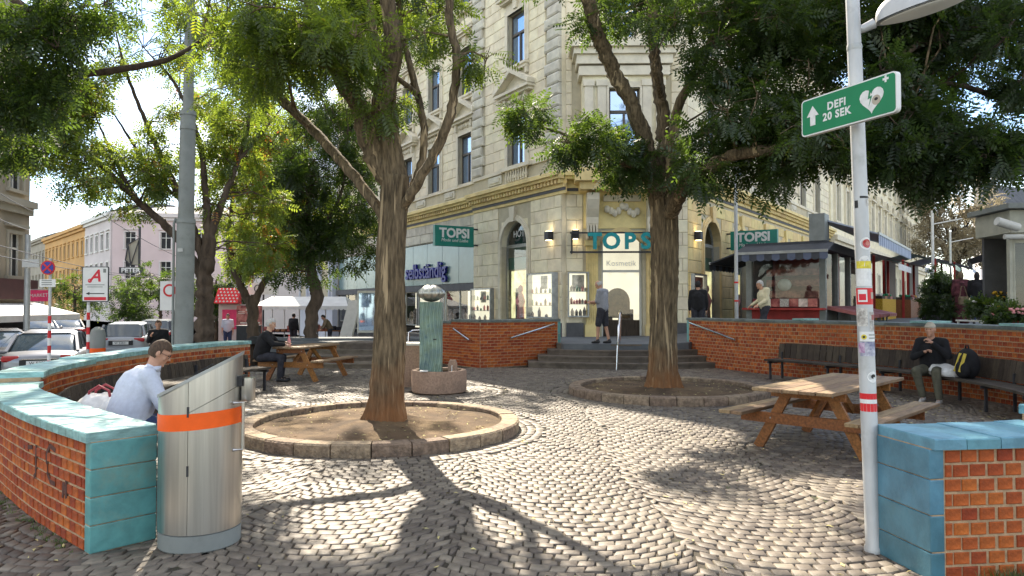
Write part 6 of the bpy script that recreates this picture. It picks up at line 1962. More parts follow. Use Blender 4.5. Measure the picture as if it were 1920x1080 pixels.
# ================================================================ benches
def curved_bench(label, path, s0, s1, sgn, back, z0, ztop, slat, mat):
    """bench that follows the wall; sgn = which side of the path the square lies on"""
    (x, y), _ = path.at((s0 + s1) / 2, sgn * .5)
    r = thing('curved_bench', label, 'bench', (x, y, 0), group='curved wooden benches along the walls')
    n = int((s1 - s0) / slat)
    for i in range(n):
        s = s0 + (i + .5) * (s1 - s0) / n
        (x, y), (dx, dy) = path.at(s, sgn * back)
        nx, ny = -dy * sgn, dx * sgn
        m = MB(); hh = random.uniform(-.008, .008)
        b = Vector((x, y, 0)); tx = Vector((dx, dy, 0)) * (slat / 2 - .006)
        lean = Vector((nx, ny, 0))
        c0 = b + Vector((0, 0, z0)); c1 = b - lean * .06 + Vector((0, 0, ztop + hh))
        m.obox((c0 + c1) / 2, tx, lean * .013, (c1 - c0) / 2); m.build('slat', mat, r)
    k = 0
    for j in range(4):
        o0 = back + .05 + j * .115
        ns = max(1, round((s1 - s0) / 1.3))
        for i in range(ns):
            m = MB(); sweep(m, path, s0 + (s1 - s0) * i / ns + .004, s0 + (s1 - s0) * (i + 1) / ns - .004, sgn * o0, sgn * (o0 + .105), .41, .45, .15); m.build('seat_plank', 'seat_wood', r)
    for zt in (ztop - .12, z0 + .05):
        m = MB(); sweep(m, path, s0, s1, sgn * (back - .055), sgn * (back - .03), zt - .02, zt + .02, .15); m.build('back_rail', 'dark_metal', r)
    ns = max(2, int((s1 - s0) / 1.4))
    for i in range(ns + 1):
        s = s0 + .1 + (s1 - s0 - .2) * i / ns
        m = MB(); sweep(m, path, s - .02, s + .02, sgn * (back + .04), sgn * (back + .5), .36, .405, .05); sweep(m, path, s - .02, s + .02, sgn * (back + .40), sgn * (back + .44), -.01, .36, .05); sweep(m, path, s - .02, s + .02, sgn * (back - .02), sgn * (back + .02), -.01, .6, .05)
        m.build('support', 'dark_metal', r)
    return r
curved_bench('curved brown slatted bench along the left wall where a blue-shirted person sits', LW, .95, LW.L - .35, -1, .26, .34, .67, .118, 'bench_wood')
curved_bench('dark curved slatted bench under the right brick wall where a capped person sits', RW, s_at_y(RW, 8.2), s_at_y(RW, 16.6), 1, .45, .46, .79, .15, 'bench_wood')

M('cap_metal', (.42, .42, .38), .35, .3, 6, metal=.8)
# ================================================================ fountain
fx, fy = FOUNT
r = thing('fountain', 'small fountain with a wavy green bronze pillar standing in a round stone basin', 'fountain', (fx, fy, 0))
m = MB(); m.lathe([(.50, 0), (.525, .02), (.525, .40), (.515, .42), (.44, .42), (.43, .41), (.43, .30), (0, .30)], (fx, fy, 0), 12); m.build('basin', 'granite_pink', r, smooth='auto')
m = MB(); m.lathe([(.43, .365), (0, .365)], (fx, fy, 0), 24); m.build('water', 'water', r)
px0 = fx - .16; py0 = fy + .08
m = MB(); vs = []; fs = []
W_, Dp, rows, cols = .205, .15, 60, 84
def wav(u, z):      # grooves that swing to and fro with height
    return .014 * math.sin(88 * (u + .030 * math.sin(5.2 * z + .6)) )
for j in range(rows + 1):
    z = .30 + 1.41 * j / rows
    for i in range(cols + 1): u = -W_ + 2 * W_ * i / cols; vs.append((px0 + u, py0 - Dp - wav(u, z) * (1 if .25 < i / cols < .99 or i / cols < .75 else .5), z))
    for i in range(cols + 1): u = W_ - 2 * W_ * i / cols; vs.append((px0 + u, py0 + Dp + wav(u, z), z))
n2 = 2 * (cols + 1)
for j in range(rows):
    for i in range(n2): fs.append((j * n2 + i, j * n2 + (i + 1) % n2, (j + 1) * n2 + (i + 1) % n2, (j + 1) * n2 + i))
fs.append(tuple(rows * n2 + i for i in range(n2)))
m.add(vs, fs); m.build('pillar', 'bronze', r, smooth='auto')
m = MB(); vs = []; fs = []; K, J = 48, 14
for j in range(J + 1):
    th = PI * j / J
    for k in range(K):
        ph = 2 * PI * k / K
        q = 1 + .10 * math.cos(12 * ph + .6 * math.sin(3 * th)) * math.sin(th)
        vs.append((px0 + .25 * q * math.sin(th) * math.cos(ph), py0 + .22 * q * math.sin(th) * math.sin(ph), 1.875 + .15 * math.cos(th) * (1 - .10 * math.cos(12 * ph))))
for j in range(J):
    for k in range(K): fs.append((j * K + k, (j + 1) * K + k, (j + 1) * K + (k + 1) % K, j * K + (k + 1) % K))
m.add(vs, fs); m.build('ribbed_cap', 'cap_metal', r, smooth=True)
m = MB(); m.box(px0 + .06, px0 + .12, py0 - Dp - .03, py0 - Dp + .01, .99, 1.01); m.build('slot', 'black_plastic', r)
m = MB(); m.prism([(.0, .30), (.17, .30), (.17, .52), (.14, .6), (.03, .6), (.0, .52)], lambda x, z: (fx + .17 + x, fy - .02, z), lambda x, z: (fx + .17 + x, fy + .12, z)); m.build('spout_block', 'granite_pink', r)
m = MB(); m.tube([(fx + .25, fy - .02, .50), (fx + .25, fy - .07, .49), (fx + .25, fy - .09, .37)], .008, 6); m.build('water_jet', 'white_sticker', r)
m = MB(); m.box(fx - .30, fx - .16, fy - .50, fy - .43, .422, .45); tag(m.build('paper_packet', 'paper_white'), 'white paper packet lying on the rim of the fountain basin', 'packet')
r = thing('stone_pedestal', 'plain stone pedestal with white cap between front tree and fountain pillar', 'pedestal', (-2.07, 14.7, 0))
m = MB(); m.box(-2.3, -1.84, 14.5, 14.9, 0, .84); m.build('shaft', 'granite_pink', r)
m = MB(); m.box(-2.33, -1.81, 14.47, 14.93, .84, .885); m.build('cap', 'white_frame', r)
r = thing('handrail', 'thin steel hoop handrail behind the stone pedestal', 'handrail', (-2.9, 20.6, .3))
m = MB(); m.tube([(-2.93, 20.3, .3), (-2.9, 20.3, .88), (-2.8, 20.32, .93), (-2.2, 20.5, .96)], .025, 8); m.build('rail', 'chrome', r, smooth='auto')

# ================================================================ mast and traffic signs on the left
mx_, my_ = D(344, 640, 16.5)[:2]
r = thing('tram_mast', 'tall grey painted metal mast in three steps behind the left brick wall', 'mast', (mx_, my_, STREET_Z))
def mz(y): return D(344, y, 16.5)[2]
for nm, z0, z1, ra, rb in (('lower_tube', STREET_Z, mz(418), .205, .195), ('middle_tube', mz(412), mz(215), .175, .165), ('upper_tube', mz(212), 11.5, .115, .09)):
    m = MB(); m.tube([(mx_ + .05 * (z0 / 6), my_, z0), (mx_ + .05 * (z1 / 6), my_, z1)], [ra, rb], 24); m.build(nm, 'mast_paint', r, smooth='auto')
for z, ra in ((mz(415), .2), (mz(213), .172), (mz(240), .17)):
    m = MB(); m.tube([(mx_ + .05 * z / 6, my_, z - .05), (mx_ + .05 * z / 6, my_, z + .05)], [ra + .012, ra], 24); m.build('collar', 'mast_paint', r, smooth='auto')
m = MB(); m.tube([(mx_ - .21, my_ - .08, STREET_Z), (mx_ - .21, my_ - .08, mz(420)), (mx_ - .18, my_ - .05, mz(410))], .03, 8); m.build('cable_duct', 'mast_paint', r, smooth='auto')
for dx in (-.13, .135): 
    m = MB(); m.tube([(mx_ + dx, my_ - .04, mz(190)), (mx_ + dx, my_ - .04, mz(20))], .012, 6); m.build('cable', 'dark_metal', r)
m = MB(); m.obox((mx_ + .0, my_ - .205, mz(470)), (.06, 0, 0), (0, .012, 0), (0, 0, .04)); m.build('plate', 'steel_dull', r)

def striped_post(r, x, y, z0, z1, band0, band1, rad=.03):
    m = MB(); m.tube([(x, y, z0), (x, y, z1)], rad, 12); m.build('post', 'galvanised', r, smooth='auto')
    n = int((band1 - band0) / .14)
    for i in range(n):
        a = band0 + (band1 - band0) * i / n
        m = MB(); m.tube([(x, y, a), (x, y, a + (band1 - band0) / n - .001)], rad + .003, 12); m.build('stripe', 'red_paint' if i % 2 == 0 else 'white_paint', r, smooth='auto')
def disc(m, c, rad, y0, y1, n=28): return m.prism([(rad * math.cos(2 * PI * i / n), rad * math.sin(2 * PI * i / n)) for i in range(n)], lambda x, z: (c[0] + x, y0, c[2] + z), lambda x, z: (c[0] + x, y1, c[2] + z))
c = D(91, 502, 15); 
r = thing('traffic_sign', 'round blue no-stopping sign with red cross on a striped pole, far left', 'sign', (c[0], 15, STREET_Z))
striped_post(r, c[0] + .02, 15.03, STREET_Z, c[2] + .2, D(91, 690, 15)[2], D(91, 592, 15)[2])
m = MB(); disc(m, c, .15, 14.97, 14.985); m.build('red_disc', 'red_paint', r)
m = MB(); disc(m, c, .122, 14.962, 14.9695); m.build('blue_disc', 'sign_blue', r)
for sg_ in (-1, 1):
    m = MB(); q = .085; m.obox((c[0], 14.957 - .002 * sg_, c[2]), Vector((q, 0, sg_ * q)), (0, .002, 0), Vector((-.012 * sg_, 0, .012))); m.build('red_bar', 'red_paint', r)
m = MB(); z = D(91, 530, 15)[2]; m.box(c[0] - .16, c[0] + .17, 14.96, 14.975, z - .09, z + .07); m.build('supplementary_plate', 'white_paint', r)
for k in range(3): m = MB(); m.box(c[0] - .11, c[0] + .1, 14.952, 14.9595, z - .05 + .045 * k, z - .035 + .045 * k); m.build('print_line', 'kiosk_grey', r)
c = D(180, 533, 15.5)
r = thing('pharmacy_sign', 'white pharmacy sign with red letter A and black arrow on a striped pole', 'sign', (c[0], 15.5, STREET_Z))
striped_post(r, D(165, 600, 15.53)[0], 15.54, STREET_Z, c[2] + .3, D(165, 655, 15.5)[2], D(165, 572, 15.5)[2])
m = MB(); m.prism(rrect(.57, .76, .03), lambda x, z: (c[0] + x, 15.5, c[2] + z), lambda x, z: (c[0] + x, 15.475, c[2] + z)); m.build('panel', 'dark_metal', r)
m = MB(); m.prism(rrect(.535, .725, .02), lambda x, z: (c[0] + x, 15.4745, c[2] + z), lambda x, z: (c[0] + x, 15.471, c[2] + z)); m.build('white_face', 'white_paint', r)
text('letter', 'A', .36, (c[0] - .01, 15.4705, c[2] + .17), (1, 0, 0), (0, 0, 1), 'sign_red', r, .002, bold=.008, shear=.35)
m = MB()
for k in range(14):
    t0, t1 = 2 * PI * k / 14, 2 * PI * (k + 1) / 14
    m.add([(c[0] - .115 + rr * math.cos(t), 15.469, c[2] + .075 + rr * math.sin(t)) for rr, t in ((.025, t0), (.025, t1), (.045, t1), (.045, t0))], [(0, 1, 2, 3)])
m.build('letter_loop', 'sign_red', r, fix=False)
m = MB(); m.box(c[0] - .21, c[0] + .2, 15.468, 15.4705, c[2] - .02, c[2] - .005); m.box(c[0] - .17, c[0] + .16, 15.468, 15.4705, c[2] - .065, c[2] - .05); m.build('print_line', 'kiosk_grey', r)
m = MB(); m.prism([(-.2, -.2), (-.12, -.165), (-.12, -.19), (.2, -.19), (.2, -.21), (-.12, -.21), (-.12, -.235)], lambda x, z: (c[0] + x, 15.4705, c[2] + z), lambda x, z: (c[0] + x, 15.468, c[2] + z)); m.build('arrow', 'black_plastic', r)
m = MB(); m.box(c[0] - .235, c[0] + .235, 15.468, 15.4705, c[2] - .345, c[2] - .275); m.build('red_strip', 'sign_red', r)
m = MB(); m.box(c[0] + .17, c[0] + .23, 15.468, 15.4705, c[2] + .25, c[2] + .33); m.build('corner_mark', 'kiosk_grey', r)
# small public bin on a street pole
c = D(183, 655, 15.9)
r = thing('litter_bin', 'small grey dome-topped street bin with orange band behind the left wall', 'litter bin', (c[0], 15.9, STREET_Z))
m = MB(); m.lathe([(.15, 0), (.155, .02), (.155, .88)], (c[0], 15.9, STREET_Z), 20); m.build('body', 'mast_paint', r, smooth='auto')
zb = D(183, 661, 15.9)[2]
m = MB(); m.lathe([(.16, zb), (.16, zb + .1)], (c[0], 15.9, 0), 20); m.build('orange_band', 'orange_band', r, smooth='auto')
m = MB(); m.lathe([(.155, zb + .1), (.155, zb + .4), (.13, zb + .5), (.06, zb + .56), (0, zb + .57)], (c[0], 15.9, 0), 20); m.build('dome', 'mast_paint', r, smooth='auto')
# red no-parking board and shop banner
c = D(318, 552, 18)
r = thing('traffic_sign', 'small white parking board with a red ring beside the tall mast', 'sign', (c[0], 18, STREET_Z))
m = MB(); m.tube([(c[0] + .1, 18.03, STREET_Z), (c[0] + .1, 18.03, c[2] + .4)], .03, 8); m.build('post', 'galvanised', r)
m = MB(); m.box(c[0] - .22, c[0] + .25, 17.96, 17.99, c[2] - .4, c[2] + .33); m.build('board', 'white_paint', r)
m = MB(); disc(m, (c[0] + .02, 0, c[2] + .1), .16, 17.95, 17.959); m.build('red_ring', 'red_paint', r)
m = MB(); disc(m, (c[0] + .02, 0, c[2] + .1), .11, 17.944, 17.9495); m.build('white_disc', 'white_paint', r)
c = D(73, 555, 27)
r = thing('shop_banner', 'bright pink banner hung over the street by the left corner house', 'banner', c)
m = MB(); m.box(c[0] - .32, c[0] + .33, 27, 27.04, c[2] - .2, c[2] + .22); m.build('cloth', 'pink_paint', r)
text('lettering', 'MARKET', .18, (c[0], 26.99, c[2] + .02), (1, 0, .05), (0, 0, 1), 'white_sticker', r, .002)
m = MB(); m.tube([(c[0] - .4, 27.02, c[2] + .24), (c[0] + .36, 27.02, c[2] + .26)], .02, 6); m.build('rod', 'galvanised', r)
# grey street mast by the corner house
c = D(50, 600, 26)
r = thing('street_mast', 'slim grey street mast with a blank sign box beside the left corner house', 'mast', (c[0], 26, STREET_Z))
m = MB(); m.tube([(c[0], 26, STREET_Z), (c[0], 26, 4.2)], [.11, .09], 14); m.build('tube', 'galvanised', r, smooth='auto')
z = D(50, 494, 26)[2]; m = MB(); m.box(c[0] - .1, c[0] + .5, 25.85, 25.89, z - .14, z + .14); m.build('sign_box', 'white_paint', r)
# advertising mast with angular frame
c = D(262, 440, 70)
r = thing('advertising_mast', 'tall sign mast with an angular white frame over the letters PETER', 'sign', (c[0], 70, STREET_Z))
m = MB(); m.tube([(c[0], 70, STREET_Z), (c[0], 70, D(262, 425, 70)[2])], .12, 8); m.build('mast', 'dark_metal', r)
p = [D(*q, 69.8) for q in ((240, 458), (262, 446), (262, 497), (245, 497), (235, 488), (240, 458))]
m = MB(); m.tube(p, .07, 6); m.tube([p[0], p[3]], .05, 6); m.tube([p[1], p[3]], .05, 6); m.build('angular_frame', 'dark_metal', r)
m = MB(); m.add([(q[0], 69.95, q[2]) for q in p[:5]], [(0, 1, 2, 3, 4)]); m.build('frame_panel', 'house_grey', r, fix=False)
z = D(245, 507, 69.7)[2]; xx = D(245, 507, 69.7)[0]
m = MB(); m.box(xx - 1.15, xx + 1.2, 69.72, 69.82, z - .32, z + .32); m.build('letter_board', 'dark_metal', r)
text('lettering', 'PETER', .62, (xx, 69.7, z), (1, 0, 0), (0, 0, 1), 'white_sticker', r, .01, bold=.012, xscale=1.1)
# overhead wires
for i, (a, b, lab) in enumerate([((-40, 232, 22), (330, 480, 40), 'overhead wire slanting down from upper left across the street'), ((-20, 350, 24), (150, 416, 40), 'overhead tram wire high above the left parked cars'), ((-20, 402, 22), (120, 432, 50), 'overhead tram wire below the upper one at left'), ((-20, 455, 22), (320, 520, 60), 'overhead tram wire just above the no-stopping sign'), ((-20, 476, 20), (330, 515, 55), 'overhead span wire lowest over the left street')]):
    A, B = Vector(D(*a)), Vector(D(*b))
    m = MB(); m.tube([A + (B - A) * t - Vector((0, 0, .35 * 4 * t * (1 - t))) for t in [k / 10 for k in range(11)]], .014, 5)
    tag(m.build('overhead_wire', 'dark_metal'), lab, 'wire', 'overhead wires over the left street')

# ================================================================ cars
def car(label, loc, heading, paint, wagon=False, L=4.7, Wd=1.82, H=1.45, group='cars along the street'):
    r = thing('parked_car', label, 'car', (0, 0, 0), group=group)
    # x forward. lower body as stations: (x, half width, z bottom, z shoulder)
    st = [(-L / 2, .62, .42, .78), (-L / 2 + .12, .80, .30, .90), (-L / 2 + .55, Wd / 2, .24, .97), (-L / 4, Wd / 2, .2, .96), (0, Wd / 2, .2, .93), (L / 4, Wd / 2, .2, .92), (L / 2 - .6, Wd / 2 - .02, .22, .86), (L / 2 - .15, .78, .3, .72), (L / 2, .6, .4, .6)]
    def sec(x, w, zb, zs):
        zm = (zb + zs) / 2
        return [(x, -w * .86, zb), (x, -w * .98, zb + .08), (x, -w, zm), (x, -w * .97, zs - .06), (x, -w * .86, zs), (x, 0, zs + .03), (x, w * .86, zs), (x, w * .97, zs - .06), (x, w, zm), (x, w * .98, zb + .08), (x, w * .86, zb)]
    m = MB(); vs = []; fs = []
    for q in st: vs += sec(*q)
    n = 11
    for i in range(len(st) - 1):
        for k in range(n): fs.append((i * n + k, i * n + (k + 1) % n, (i + 1) * n + (k + 1) % n, (i + 1) * n + k))
    fs += [tuple(range(n)), tuple((len(st) - 1) * n + k for k in range(n))[::-1]]
    m.add(vs, fs); o = m.build('body', paint, r, smooth='auto')
    sb = o.modifiers.new('sub', 'SUBSURF'); sb.levels = sb.render_levels = 2
    # cabin
    xr = -L / 2 + (.22 if wagon else .55)
    cab = [(xr, .72, .93, .93), (xr + (.35 if wagon else .75), .66, .93, H - .06), (-.1, .65, .93, H), (.55, .64, .93, H - .05), (1.3, .74, .93, .95)]
    def roofsec(x, w, zb, zt): return [(x, -w * 1.12, zb), (x, -w, zt - .06), (x, -w * .8, zt), (x, w * .8, zt), (x, w, zt - .06), (x, w * 1.12, zb)]
    m = MB(); vs = []; fs = []
    for q in cab: vs += roofsec(*q)
    for i in range(len(cab) - 1):
        for k in range(5): fs.append((i * 6 + k, i * 6 + k + 1, i * 6 + 7 + k, i * 6 + 6 + k))
    m.add(vs, fs); m.build('windows', 'car_glass', r, smooth='auto')
    m = MB(); vs = []; fs = []
    for q in cab[1:4]: vs += [(q[0], -q[1] * .99, q[3] - .05), (q[0], -q[1] * .8, q[3] + .012), (q[0], q[1] * .8, q[3] + .012), (q[0], q[1] * .99, q[3] - .05)]
    for i in range(2):
        for k in range(3): fs.append((i * 4 + k, i * 4 + k + 1, i * 4 + 5 + k, i * 4 + 4 + k))
    m.add(vs, fs); m.build('roof', paint, r, smooth='auto')
    for sg_ in (-1, 1):
        bars = [((cab[0][0] + .02, sg_ * .79, .95), (cab[1][0], sg_ * .675, H - .08), .07, .05), ((1.28, sg_ * .82, .95), (.55, sg_ * .655, H - .08), .05, .05), ((.02, sg_ * .785, .95), (-.02, sg_ * .67, H - .05), .06, .04)]
        if not wagon: bars.append(((-1.0, sg_ * .79, .95), (-.9, sg_ * .68, H - .06), .08, .04))
        for q_ in bars: m = MB(); m.bar(*q_); m.build('pillar', paint, r)
        m = MB(); m.obox((-L / 2 + .10, sg_ * .62, .80), (.05, 0, 0), (-.06 * 0, sg_ * .19, 0), (0, 0, .075)); o = m.build('tail_light', 'tail_red', r); o.modifiers.new('bevel', 'BEVEL').width = .03
        m = MB(); m.obox((L / 2 - .16, sg_ * .62, .66), (.08, 0, 0), (0, .17, 0), (0, 0, .06)); o = m.build('headlight', 'chrome', r); o.modifiers.new('bevel', 'BEVEL').width = .03
        m = MB(); m.ell((.75, sg_ * .98, .98), .07, .1, .075, 10, 7); m.build('mirror', paint, r, smooth=True)
        for x in (-L / 2 + .95, L / 2 - .9):
            m = MB(); m.prism([(.32 * math.cos(2 * PI * i / 20), .32 * math.sin(2 * PI * i / 20)) for i in range(20)], lambda a, b: (x + a, sg_ * (Wd / 2 - .19), .32 + b), lambda a, b: (x + a, sg_ * (Wd / 2 + .012), .32 + b)); w_ = m.build('wheel', 'rubber', r)
            m = MB(); m.prism([(.2 * math.cos(2 * PI * i / 16), .2 * math.sin(2 * PI * i / 16)) for i in range(16)], lambda a, b: (x + a, sg_ * (Wd / 2 + .005), .32 + b), lambda a, b: (x + a, sg_ * (Wd / 2 + .022), .32 + b)); m.build('rim', 'steel_dull', w_)
    m = MB(); m.box(-L / 2 - .03, -L / 2 + .06, -.42, .42, .60, .775); m.build('plate_recess', 'black_plastic', r)
    m = MB(); m.box(-L / 2 - .045, -L / 2 - .032, -.27, .27, .63, .745); m.build('number_plate', 'white_paint', r)
    text('plate_lettering', 'W 53821', .11, (-L / 2 - .046, 0, .687), (0, -1, 0), (0, 0, 1), 'black_plastic', r, .002)
    m = MB(); m.box(-L / 2 - .03, -L / 2 + .12, -.75, .75, .34, .52); o = m.build('bumper', paint, r); o.modifiers.new('bevel', 'BEVEL').width = .05
    m = MB(); m.box(-L / 2 - .04, -L / 2 + .05, -.38, .38, .78, .80); m.build('chrome_strip', 'chrome', r)
    r.location = loc; r.rotation_euler = (0, 0, math.atan2(heading[1], heading[0]))
    return r
def cpos(px_, d): return (D(px_, 600, d)[0], d, STREET_Z)
car('silver saloon car seen from behind with red tail lights, just past the left wall', cpos(98, 20.3), (-.44, .9), 'car_silver')
car('silver estate car parked ahead of the silver saloon', cpos(245, 30), (-.34, .94), 'car_white', wagon=True)
car('dark car cut off by the left edge of the picture', cpos(-8, 21.5), (-.60, .80), 'car_dark')
car('dark car parked further along behind the mast foot', cpos(300, 36), (-.3, .95), 'car_dark', wagon=True)
car('small dark car far down the left street', cpos(118, 40), (-.62, .78), 'car_dark')
car('white car far down the street by the shop awning', cpos(70, 38), (.62, -.78), 'car_white', wagon=True)
# ================================================================ market: kiosk, stalls, tent
zt_ = 0.98
Kc, Kl = (9.5, 22.0), (7.67, 23.27)
FKf = Fac(Kl, (Kc[0] - Kl[0], Kc[1] - Kl[1]), (-.571, -.821))
FKs = Fac(Kc, dR, nR)
KW = math.hypot(Kc[0] - Kl[0], Kc[1] - Kl[1])
KL = 6.5
r = thing('market_kiosk', 'grey market kiosk with striped dark awning and food pictures under its window', 'kiosk', (9, 24, zt_))
for F_, us in ((FKf, (0, KW)), (FKs, (2.1, 4.3, KL))):
    for u in us: m = MB(); F_.box(m, u - .09, u + .09, -.12, .05, zt_ - .3, 3.34); m.build('frame_post', 'kiosk_grey', r)
m = MB(); FKf.box(m, .0, KW, -.1, .04, zt_ - .3, 1.55); m.build('counter_front', 'counter_red', r)
m = MB(); FKf.box(m, -.1, KW + .1, .0, .45, 1.5, 1.56); m.build('counter_shelf', 'counter_red', r)
m = MB(); FKs.box(m, .1, KL, -.1, .03, zt_ - .3, 1.5); m.build('side_panel', 'kiosk_grey', r)
m = MB(); FKf.box(m, -.1, KW + .15, -6.2, .12, 3.35, 3.62); m.build('roof', 'awning_dark', r)
g = MB(); g.add([FKf.pt(u, -.04, z) for u, z in ((.09, 1.86), (KW - .09, 1.86), (KW - .09, 3.35), (.09, 3.35))], [(0, 1, 2, 3)]); g.build('front_glass', 'kiosk_glass', r, fix=False)
for a, b in ((.09, 2.01), (2.19, 4.21), (4.39, KL - .09)):
    g = MB(); g.add([FKs.pt(u, -.04, z) for u, z in ((a, 1.5), (b, 1.5), (b, 3.35), (a, 3.35))], [(0, 1, 2, 3)]); g.build('side_glass', 'kiosk_glass', r, fix=False)
for i, mt in enumerate(('poster_red', 'paper_white', 'poster_red', 'sticker_torn', 'poster_red', 'poster_pale', 'poster_red')):
    m = MB(); FKf.box(m, .12 + i * .28, .39 + i * .28, -.03, .02, 1.6, 1.85); m.build('food_picture', mt, r)
m = MB(); FKf.box(m, 0, KW, -2.6, -2.5, zt_, 3.3); m.build('inner_wall', 'tray_red', r)
for z in (1.9, 2.25, 2.6): m = MB(); FKf.box(m, .3, KW - .3, -1.2, -.9, z, z + .22); m.build('meat_counter', 'poster_red', r)
m = MB(); m.ell(FKf.pt(.95, -.6, 2.3), .22, .2, .2, 12, 8); m.build('white_machine', 'white_frame', r, smooth=True)
m = MB(); FKs.box(m, .2, KL, -2.2, -2.15, zt_, 3.3); m.build('inner_wall', 'plinth_dark', r)
def awning(F, u0, u1, z0, z1, v0, v1, drop, ma, mb_, parent, n=14, name='awning'):
    m = MB(); m.add([F.pt(u, v, z) for u, v, z in ((u0, v0, z0), (u1, v0, z0), (u1, v1, z1), (u0, v1, z1), (u0, v0, z0 - .05), (u1, v0, z0 - .05), (u1, v1, z1 - .04), (u0, v1, z1 - .04))], [(0, 1, 2, 3), (7, 6, 5, 4), (0, 3, 7, 4), (1, 2, 6, 5), (3, 2, 6, 7), (0, 1, 5, 4)])
    a = m.build(name, ma, parent)
    m = MB(); F.box(m, u0, u1, v1 - .02, v1 + .03, z1 - .05, z1 + .03); m.build('front_bar', 'steel_dull', a)
    for i in range(n):
        a0, a1 = u0 + (u1 - u0) * i / n, u0 + (u1 - u0) * (i + 1) / n
        m = MB(); vs = []
        for k in range(5):
            u = a0 + (a1 - a0) * k / 4; dz = drop * (.8 + .2 * math.sin(PI * k / 4))
            vs += [F.pt(u, v1 + .012, z1 - .05), F.pt(u, v1 + .012, z1 - .05 - dz)]
        m.add(vs, [(2 * k, 2 * k + 1, 2 * k + 3, 2 * k + 2) for k in range(4)]); m.build('valance_strip', mb_ if i % 2 else ma, a, fix=False)
    return a
awning(FKf, -.15, KW + .35, 3.55, 3.26, .1, 1.0, .22, 'awning_dark', 'awning_stripe', r, 12)
FKl = Fac(Kl, dR, (-nR[0], -nR[1]))
awning(FKl, .0, 3.2, 3.5, 3.05, .05, 1.3, .2, 'awning_dark', 'awning_stripe', r, 10)
m = MB(); FKf.box(m, KW - .35, KW + .1, -.5, .15, 3.62, 4.45); m.build('awning_case', 'kiosk_grey', r)
M('awning_blue', (.22, .26, .36), .8, .1, 4)
awning(FKs, .3, 8.6, 4.45, 3.8, -.4, 1.5, .34, 'awning_light', 'awning_blue', r, 40)
for k in range(3):      # sloping display trays
    u0 = .3 + k * 2.1
    m = MB(); m.add([FKs.pt(u, v, z) for z0_ in (0, -.1) for u, v, z in ((u0, .05, 1.62 + z0_), (u0 + 1.9, .05, 1.62 + z0_), (u0 + 1.9, 1.25, 1.35 + z0_), (u0, 1.25, 1.35 + z0_))], [(0, 1, 2, 3), (7, 6, 5, 4), (0, 1, 5, 4), (1, 2, 6, 5), (2, 3, 7, 6), (3, 0, 4, 7)])
    tr = m.build('display_tray', 'tray_red', r)
    for u in (u0 + .1, u0 + .95, u0 + 1.8): m = MB(); FKs.box(m, u - .03, u + .03, .9, .96, .95, 1.3); m.build('tray_leg', 'steel_dull', tr)
# slim post between the kiosk and the shop
c = D(1381, 590, 21.5)
r = thing('street_pole', 'slim grey pole rising in front of the market kiosk awning', 'pole', (c[0], 21.5, .7))
m = MB(); m.tube([(c[0], 21.5, .7), (c[0], 21.5, 6.3)], [.06, .05], 12); m.build('tube', 'galvanised', r, smooth='auto')
for z in (1.75, 2.3): m = MB(); m.tube([(c[0], 21.5, z), (c[0], 21.5, z + .05)], .064, 12); m.build('ring', 'red_paint', r)

def stall(label, loc, yaw, w, d, h, roof, front, post='counter_red'):
    r = thing('market_stall', label, 'market stall', (0, 0, 0), group='stalls along the market lane')
    for x in (-w / 2, w / 2):
        for y in (0, d): m = MB(); m.box(x - .05, x + .05, y - .05, y + .05, 0, h); m.build('post', post, r)
    m = MB(); m.add([(-w / 2 - .2, -.9, h - .35), (w / 2 + .2, -.9, h - .35), (w / 2 + .2, d * .5, h + .35), (-w / 2 - .2, d * .5, h + .35), (w / 2 + .2, d, h), (-w / 2 - .2, d, h), (-w / 2 - .2, -.9, h - .6), (w / 2 + .2, -.9, h - .6)], [(0, 1, 2, 3), (3, 2, 4, 5), (0, 6, 7, 1)]); m.build('awning', roof, r)
    m = MB(); m.box(-w / 2, w / 2, -.3, .4, 0, .85); m.build('counter', front, r)
    m = MB(); m.box(-w / 2, w / 2, d - .1, d, 0, h); m.build('back_wall', 'shop_dark_red', r)
    for k in range(5):
        x = -w / 2 + w * (k + .5) / 5
        m = MB(); m.box(x - w / 11, x + w / 11, -.28, .32, .85, .97); cr = m.build('crate', random.choice(['table_wood', 'tray_red', 'seat_wood']), r)
        m = MB()
        for q in range(9): m.ell((x + random.uniform(-.8, .8) * w / 12, random.uniform(-.2, .25), 1.0 + random.uniform(0, .04)), .07, .07, .065, 6, 4)
        m.build('produce', random.choice(['flower_yellow', 'poster_red', 'sign_green', 'flower_white']), cr)['kind'] = 'stuff'
    r.location = loc; r.rotation_euler = (0, 0, yaw)
    return r
yaw0 = math.atan2(-dR[0], dR[1]) + PI / 2    # counter faces the lane
def lane(s, v):
    p = FKs.pt(s, v, 0); return (p[0], p[1], terrace_z(p[0], p[1]))
yl = math.atan2(dR[1], dR[0])
stall('market stall with dark red posts and yellow goods, next to the kiosk', lane(10.5, .2), yl, 4.0, 2.2, 2.6, 'canvas_white', 'flower_yellow')
stall('market stall with a white roof beyond the red posted stall', lane(16.5, .6), yl, 4.4, 2.4, 2.7, 'canvas_white', 'table_wood')
stall('market stall under a dark green awning in the middle of the lane', lane(21.5, 1.5), yl, 4.0, 2.4, 3.0, 'topsi_green', 'counter_red')
stall('far market stall under a blue grey awning', lane(28, 2.0), yl, 5, 2.4, 3.1, 'awning_light', 'table_wood')
stall('market stall with a dark awning on the right side of the lane', (20.5, 30.5, 1.05), yl + PI, 4.2, 2.2, 2.8, 'awning_dark', 'counter_red')
stall('far market stall with a reddish awning on the right side of the lane', (26, 36.5, 1.05), yl + PI, 4.2, 2.2, 2.8, 'tray_red', 'counter_red')
